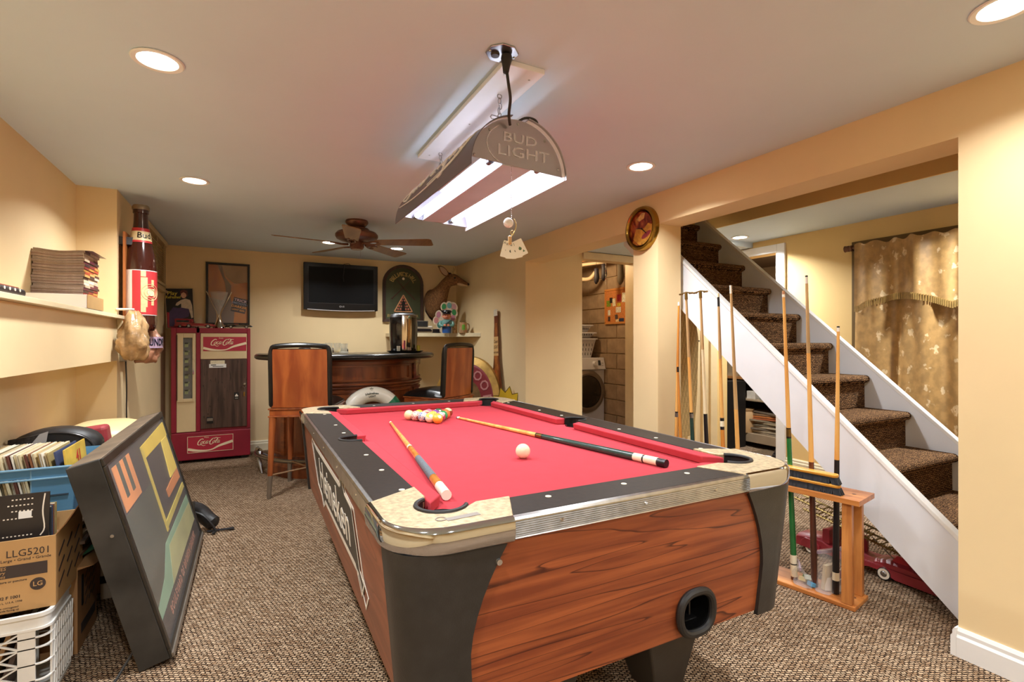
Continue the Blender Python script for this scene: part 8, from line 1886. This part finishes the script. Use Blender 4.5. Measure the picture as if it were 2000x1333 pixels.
for k in range(4): obj('button', MB().cyl((0.275 + 0.012 * (k % 2), -0.026 + 0.006 * (k // 2), 0.90 + 0.03 * (k // 2)), (0.275 + 0.012 * (k % 2), -0.012, 0.90 + 0.03 * (k // 2)), 0.004, n=8), mat('button_grey', '#b4b7be', 0.3), t)
obj('plinth', MB().box(-0.31, 0.31, 0.02, 0.6, 0, 0.012), BLK, t)
def basket(label, z, w0, w1, h, slots, x=0.0):
    t = thing('laundry_basket', label, 'laundry basket', (3.83 + x, 5.66, z), 0, 'laundry baskets on the washing machine')
    P0 = rrect(-w0, w0, -0.2, 0.2, 0.05); P1 = rrect(-w1, w1, -0.24, 0.24, 0.06)
    BK = mat('basket_white', '#d9dde6', 0.4, var=0.03)
    I0 = rrect(-w0 + 0.004, w0 - 0.004, -0.196, 0.196, 0.05); I1 = rrect(-w1 + 0.004, w1 - 0.004, -0.236, 0.236, 0.06)
    obj('shell', MB().loft([[(a, b, 0.004) for a, b in I0], [(a, b, 0.0) for a, b in P0], [(a, b, h) for a, b in P1], [(a, b, h) for a, b in I1], [(a, b, 0.004) for a, b in I0]], caps=False).add([(a, b, 0.002) for a, b in P0], [tuple(range(len(P0)))]), BK, t, smooth=True, angle=40)
    obj('rim', MB().loft([[(a * s, b * s, z_) for a, b in P1] for s, z_ in ((1.0, h - 0.012), (1.07, h - 0.012), (1.07, h + 0.004), (1.0, h + 0.004))], caps=False), BK, t)
    for k in range(slots):
        x_ = -w0 * 0.8 + 1.6 * w0 * k / (slots - 1)
        g = MB()
        for z_ in ([0.03] if h < 0.12 else [0.03, 0.09, 0.15]):
            f = (z_ + 0.02) / h; y = -(0.2 + 0.04 * f) - 0.0015
            g.box(x_ * (1 + 0.15 * f) - 0.006, x_ * (1 + 0.15 * f) + 0.006, y - 0.001, y + 0.002, z_, z_ + (0.035 if h > 0.12 else 0.03))
        obj('slots', g, mat('slot_shadow', '#6d7078', 0.7), t, kind='stuff')
basket('tall white laundry basket with slots, standing on the washing machine', 1.002, 0.215, 0.275, 0.25, 9)
basket('shallow white basket stacked upside in the tall basket', 1.262, 0.21, 0.27, 0.07, 11, -0.01)
basket('top shallow white basket of the stack on the washing machine', 1.34, 0.18, 0.24, 0.09, 13, -0.03)
# cork board on the block wall
t = thing('cork_board', 'wood-framed cork board pinned with notes on the concrete block wall', 'notice board', (LBX - 0.006, 5.35, 1.44))
obj('cork', MB().box(-0.012, 0.0, -0.60, 0.0, 0.02, 0.44), mat('cork', '#c97f42', 0.9, var=0.2, scale=60, bump=0.3), t)
g = MB()
for a, b_, c_, d_ in ((-0.62, 0.02, 0, 0.025), (-0.62, 0.02, 0.435, 0.46), (-0.005, 0.02, 0.02, 0.44), (-0.62, -0.595, 0.02, 0.44)): g.box(-0.02, 0.0, a, b_, c_, d_)
obj('frame', g, mat('pine_frame', '#cf8c4a', 0.5, var=0.1), t)
NR = random.Random(9)
for i, (c_, y, z, w_, h_) in enumerate((('#7c8f2c', -0.06, 0.27, 0.09, 0.08), ('#2a2320', -0.11, 0.31, 0.06, 0.07), ('#e9e2d0', -0.07, 0.15, 0.05, 0.07), ('#4a3a34', -0.07, 0.07, 0.045, 0.06), ('#e6d9b8', -0.17, 0.28, 0.06, 0.10), ('#b83a48', -0.27, 0.33, 0.08, 0.09), ('#e8dfc8', -0.37, 0.33, 0.08, 0.12), ('#d8b83a', -0.27, 0.245, 0.07, 0.04), ('#d9d0bc', -0.26, 0.18, 0.10, 0.07), ('#2c3a58', -0.32, 0.05, 0.09, 0.04), ('#5a4a44', -0.22, 0.09, 0.05, 0.06), ('#e0c8a0', -0.24, 0.04, 0.06, 0.04))):
    obj('note', MB(TR(-0.0125 - 0.0005 * i, y, z, 0, NR.uniform(-0.08, 0.08))).box(-0.0006, 0.0, -w_ / 2, w_ / 2, -h_ / 2, h_ / 2), mat('note_%d' % i, c_, 0.5, var=0.35, scale=60), t)
# pipes and hanging shoes
PV = mat('pvc_cream', '#e3cda6', 0.4, var=0.05)
solo('drain_pipe', MB().tube([(4.10, 4.95, 2.24), (3.30, 6.2, 2.16)], 0.027, 14).tube(spl([(3.72, 5.55, 2.20), (3.72, 5.50, 2.10), (3.80, 5.42, 2.03), (3.92, 5.36, 2.03), (3.98, 5.30, 2.12)], 5), 0.026, 12), PV, 'cream plastic drain pipe with a curved trap under the laundry ceiling', 'pipe', smooth=True)
solo('water_pipe', MB().tube([(4.05, 4.7, 2.25), (3.0, 6.4, 2.19)], 0.014, 10), mat('pipe_copper', '#c98a5a', 0.35, 0.6), 'thin copper-coloured water pipe beside the drain pipe', 'pipe', smooth=True)
def shoe(x, y, z, m_, label, s=1.0):
    t = thing('hanging_shoe', label, 'shoe', (x, y, z), 0, 'shoes hung up in the laundry room')
    obj('shoe', MB().loft([[(0.045 * a * s * math.cos(q), 0.04 * a * s * math.sin(q) + o_, -0.26 * f * s) for q in [2 * PI * i / 14 for i in range(14)]] for f, a, o_ in ((0, 0.5, 0), (0.05, 0.9, 0), (0.3, 0.85, -0.005), (0.6, 1.0, -0.01), (0.85, 0.85, 0), (1.0, 0.3, 0.005))]), m_, t, smooth=True, angle=60)
    obj('lace', MB().tube([(0, 0, 0), (0.005, 0.01, 0.12)], 0.002, 5), BLK, t)
SD = mat('shoe_dark', '#24222a', 0.6, var=0.3); SG_ = mat('shoe_grey', '#5a4f3c', 0.7, var=0.2)
shoe(3.80, 5.05, 2.12, SD, 'dark shoe hanging leftmost below the drain pipe', 0.75); shoe(3.86, 4.98, 2.17, SD, 'black shoe hanging just right of the leftmost one', 0.8)
shoe(4.02, 4.86, 2.17, SG_, 'grey-brown shoe hanging above the cork board', 1.0); shoe(4.06, 4.72, 2.17, SG_, 'grey-brown shoe hanging rightmost by the door casing', 1.0)
t = thing('light_pull', 'beaded ceiling light pull hanging in the laundry doorway', 'pull cord', (3.53, 4.52, 2.15))
obj('cord', MB().cyl((0, 0, 0), (0, 0, -0.30), 0.0025, n=6), FER, t)
for k in range(5): obj('bead', MB().ball((0, 0, -0.10 - k * 0.045), 0.007, 8), mat('bead_red', '#b0605a', 0.4) if k % 2 else FER, t, smooth=True)
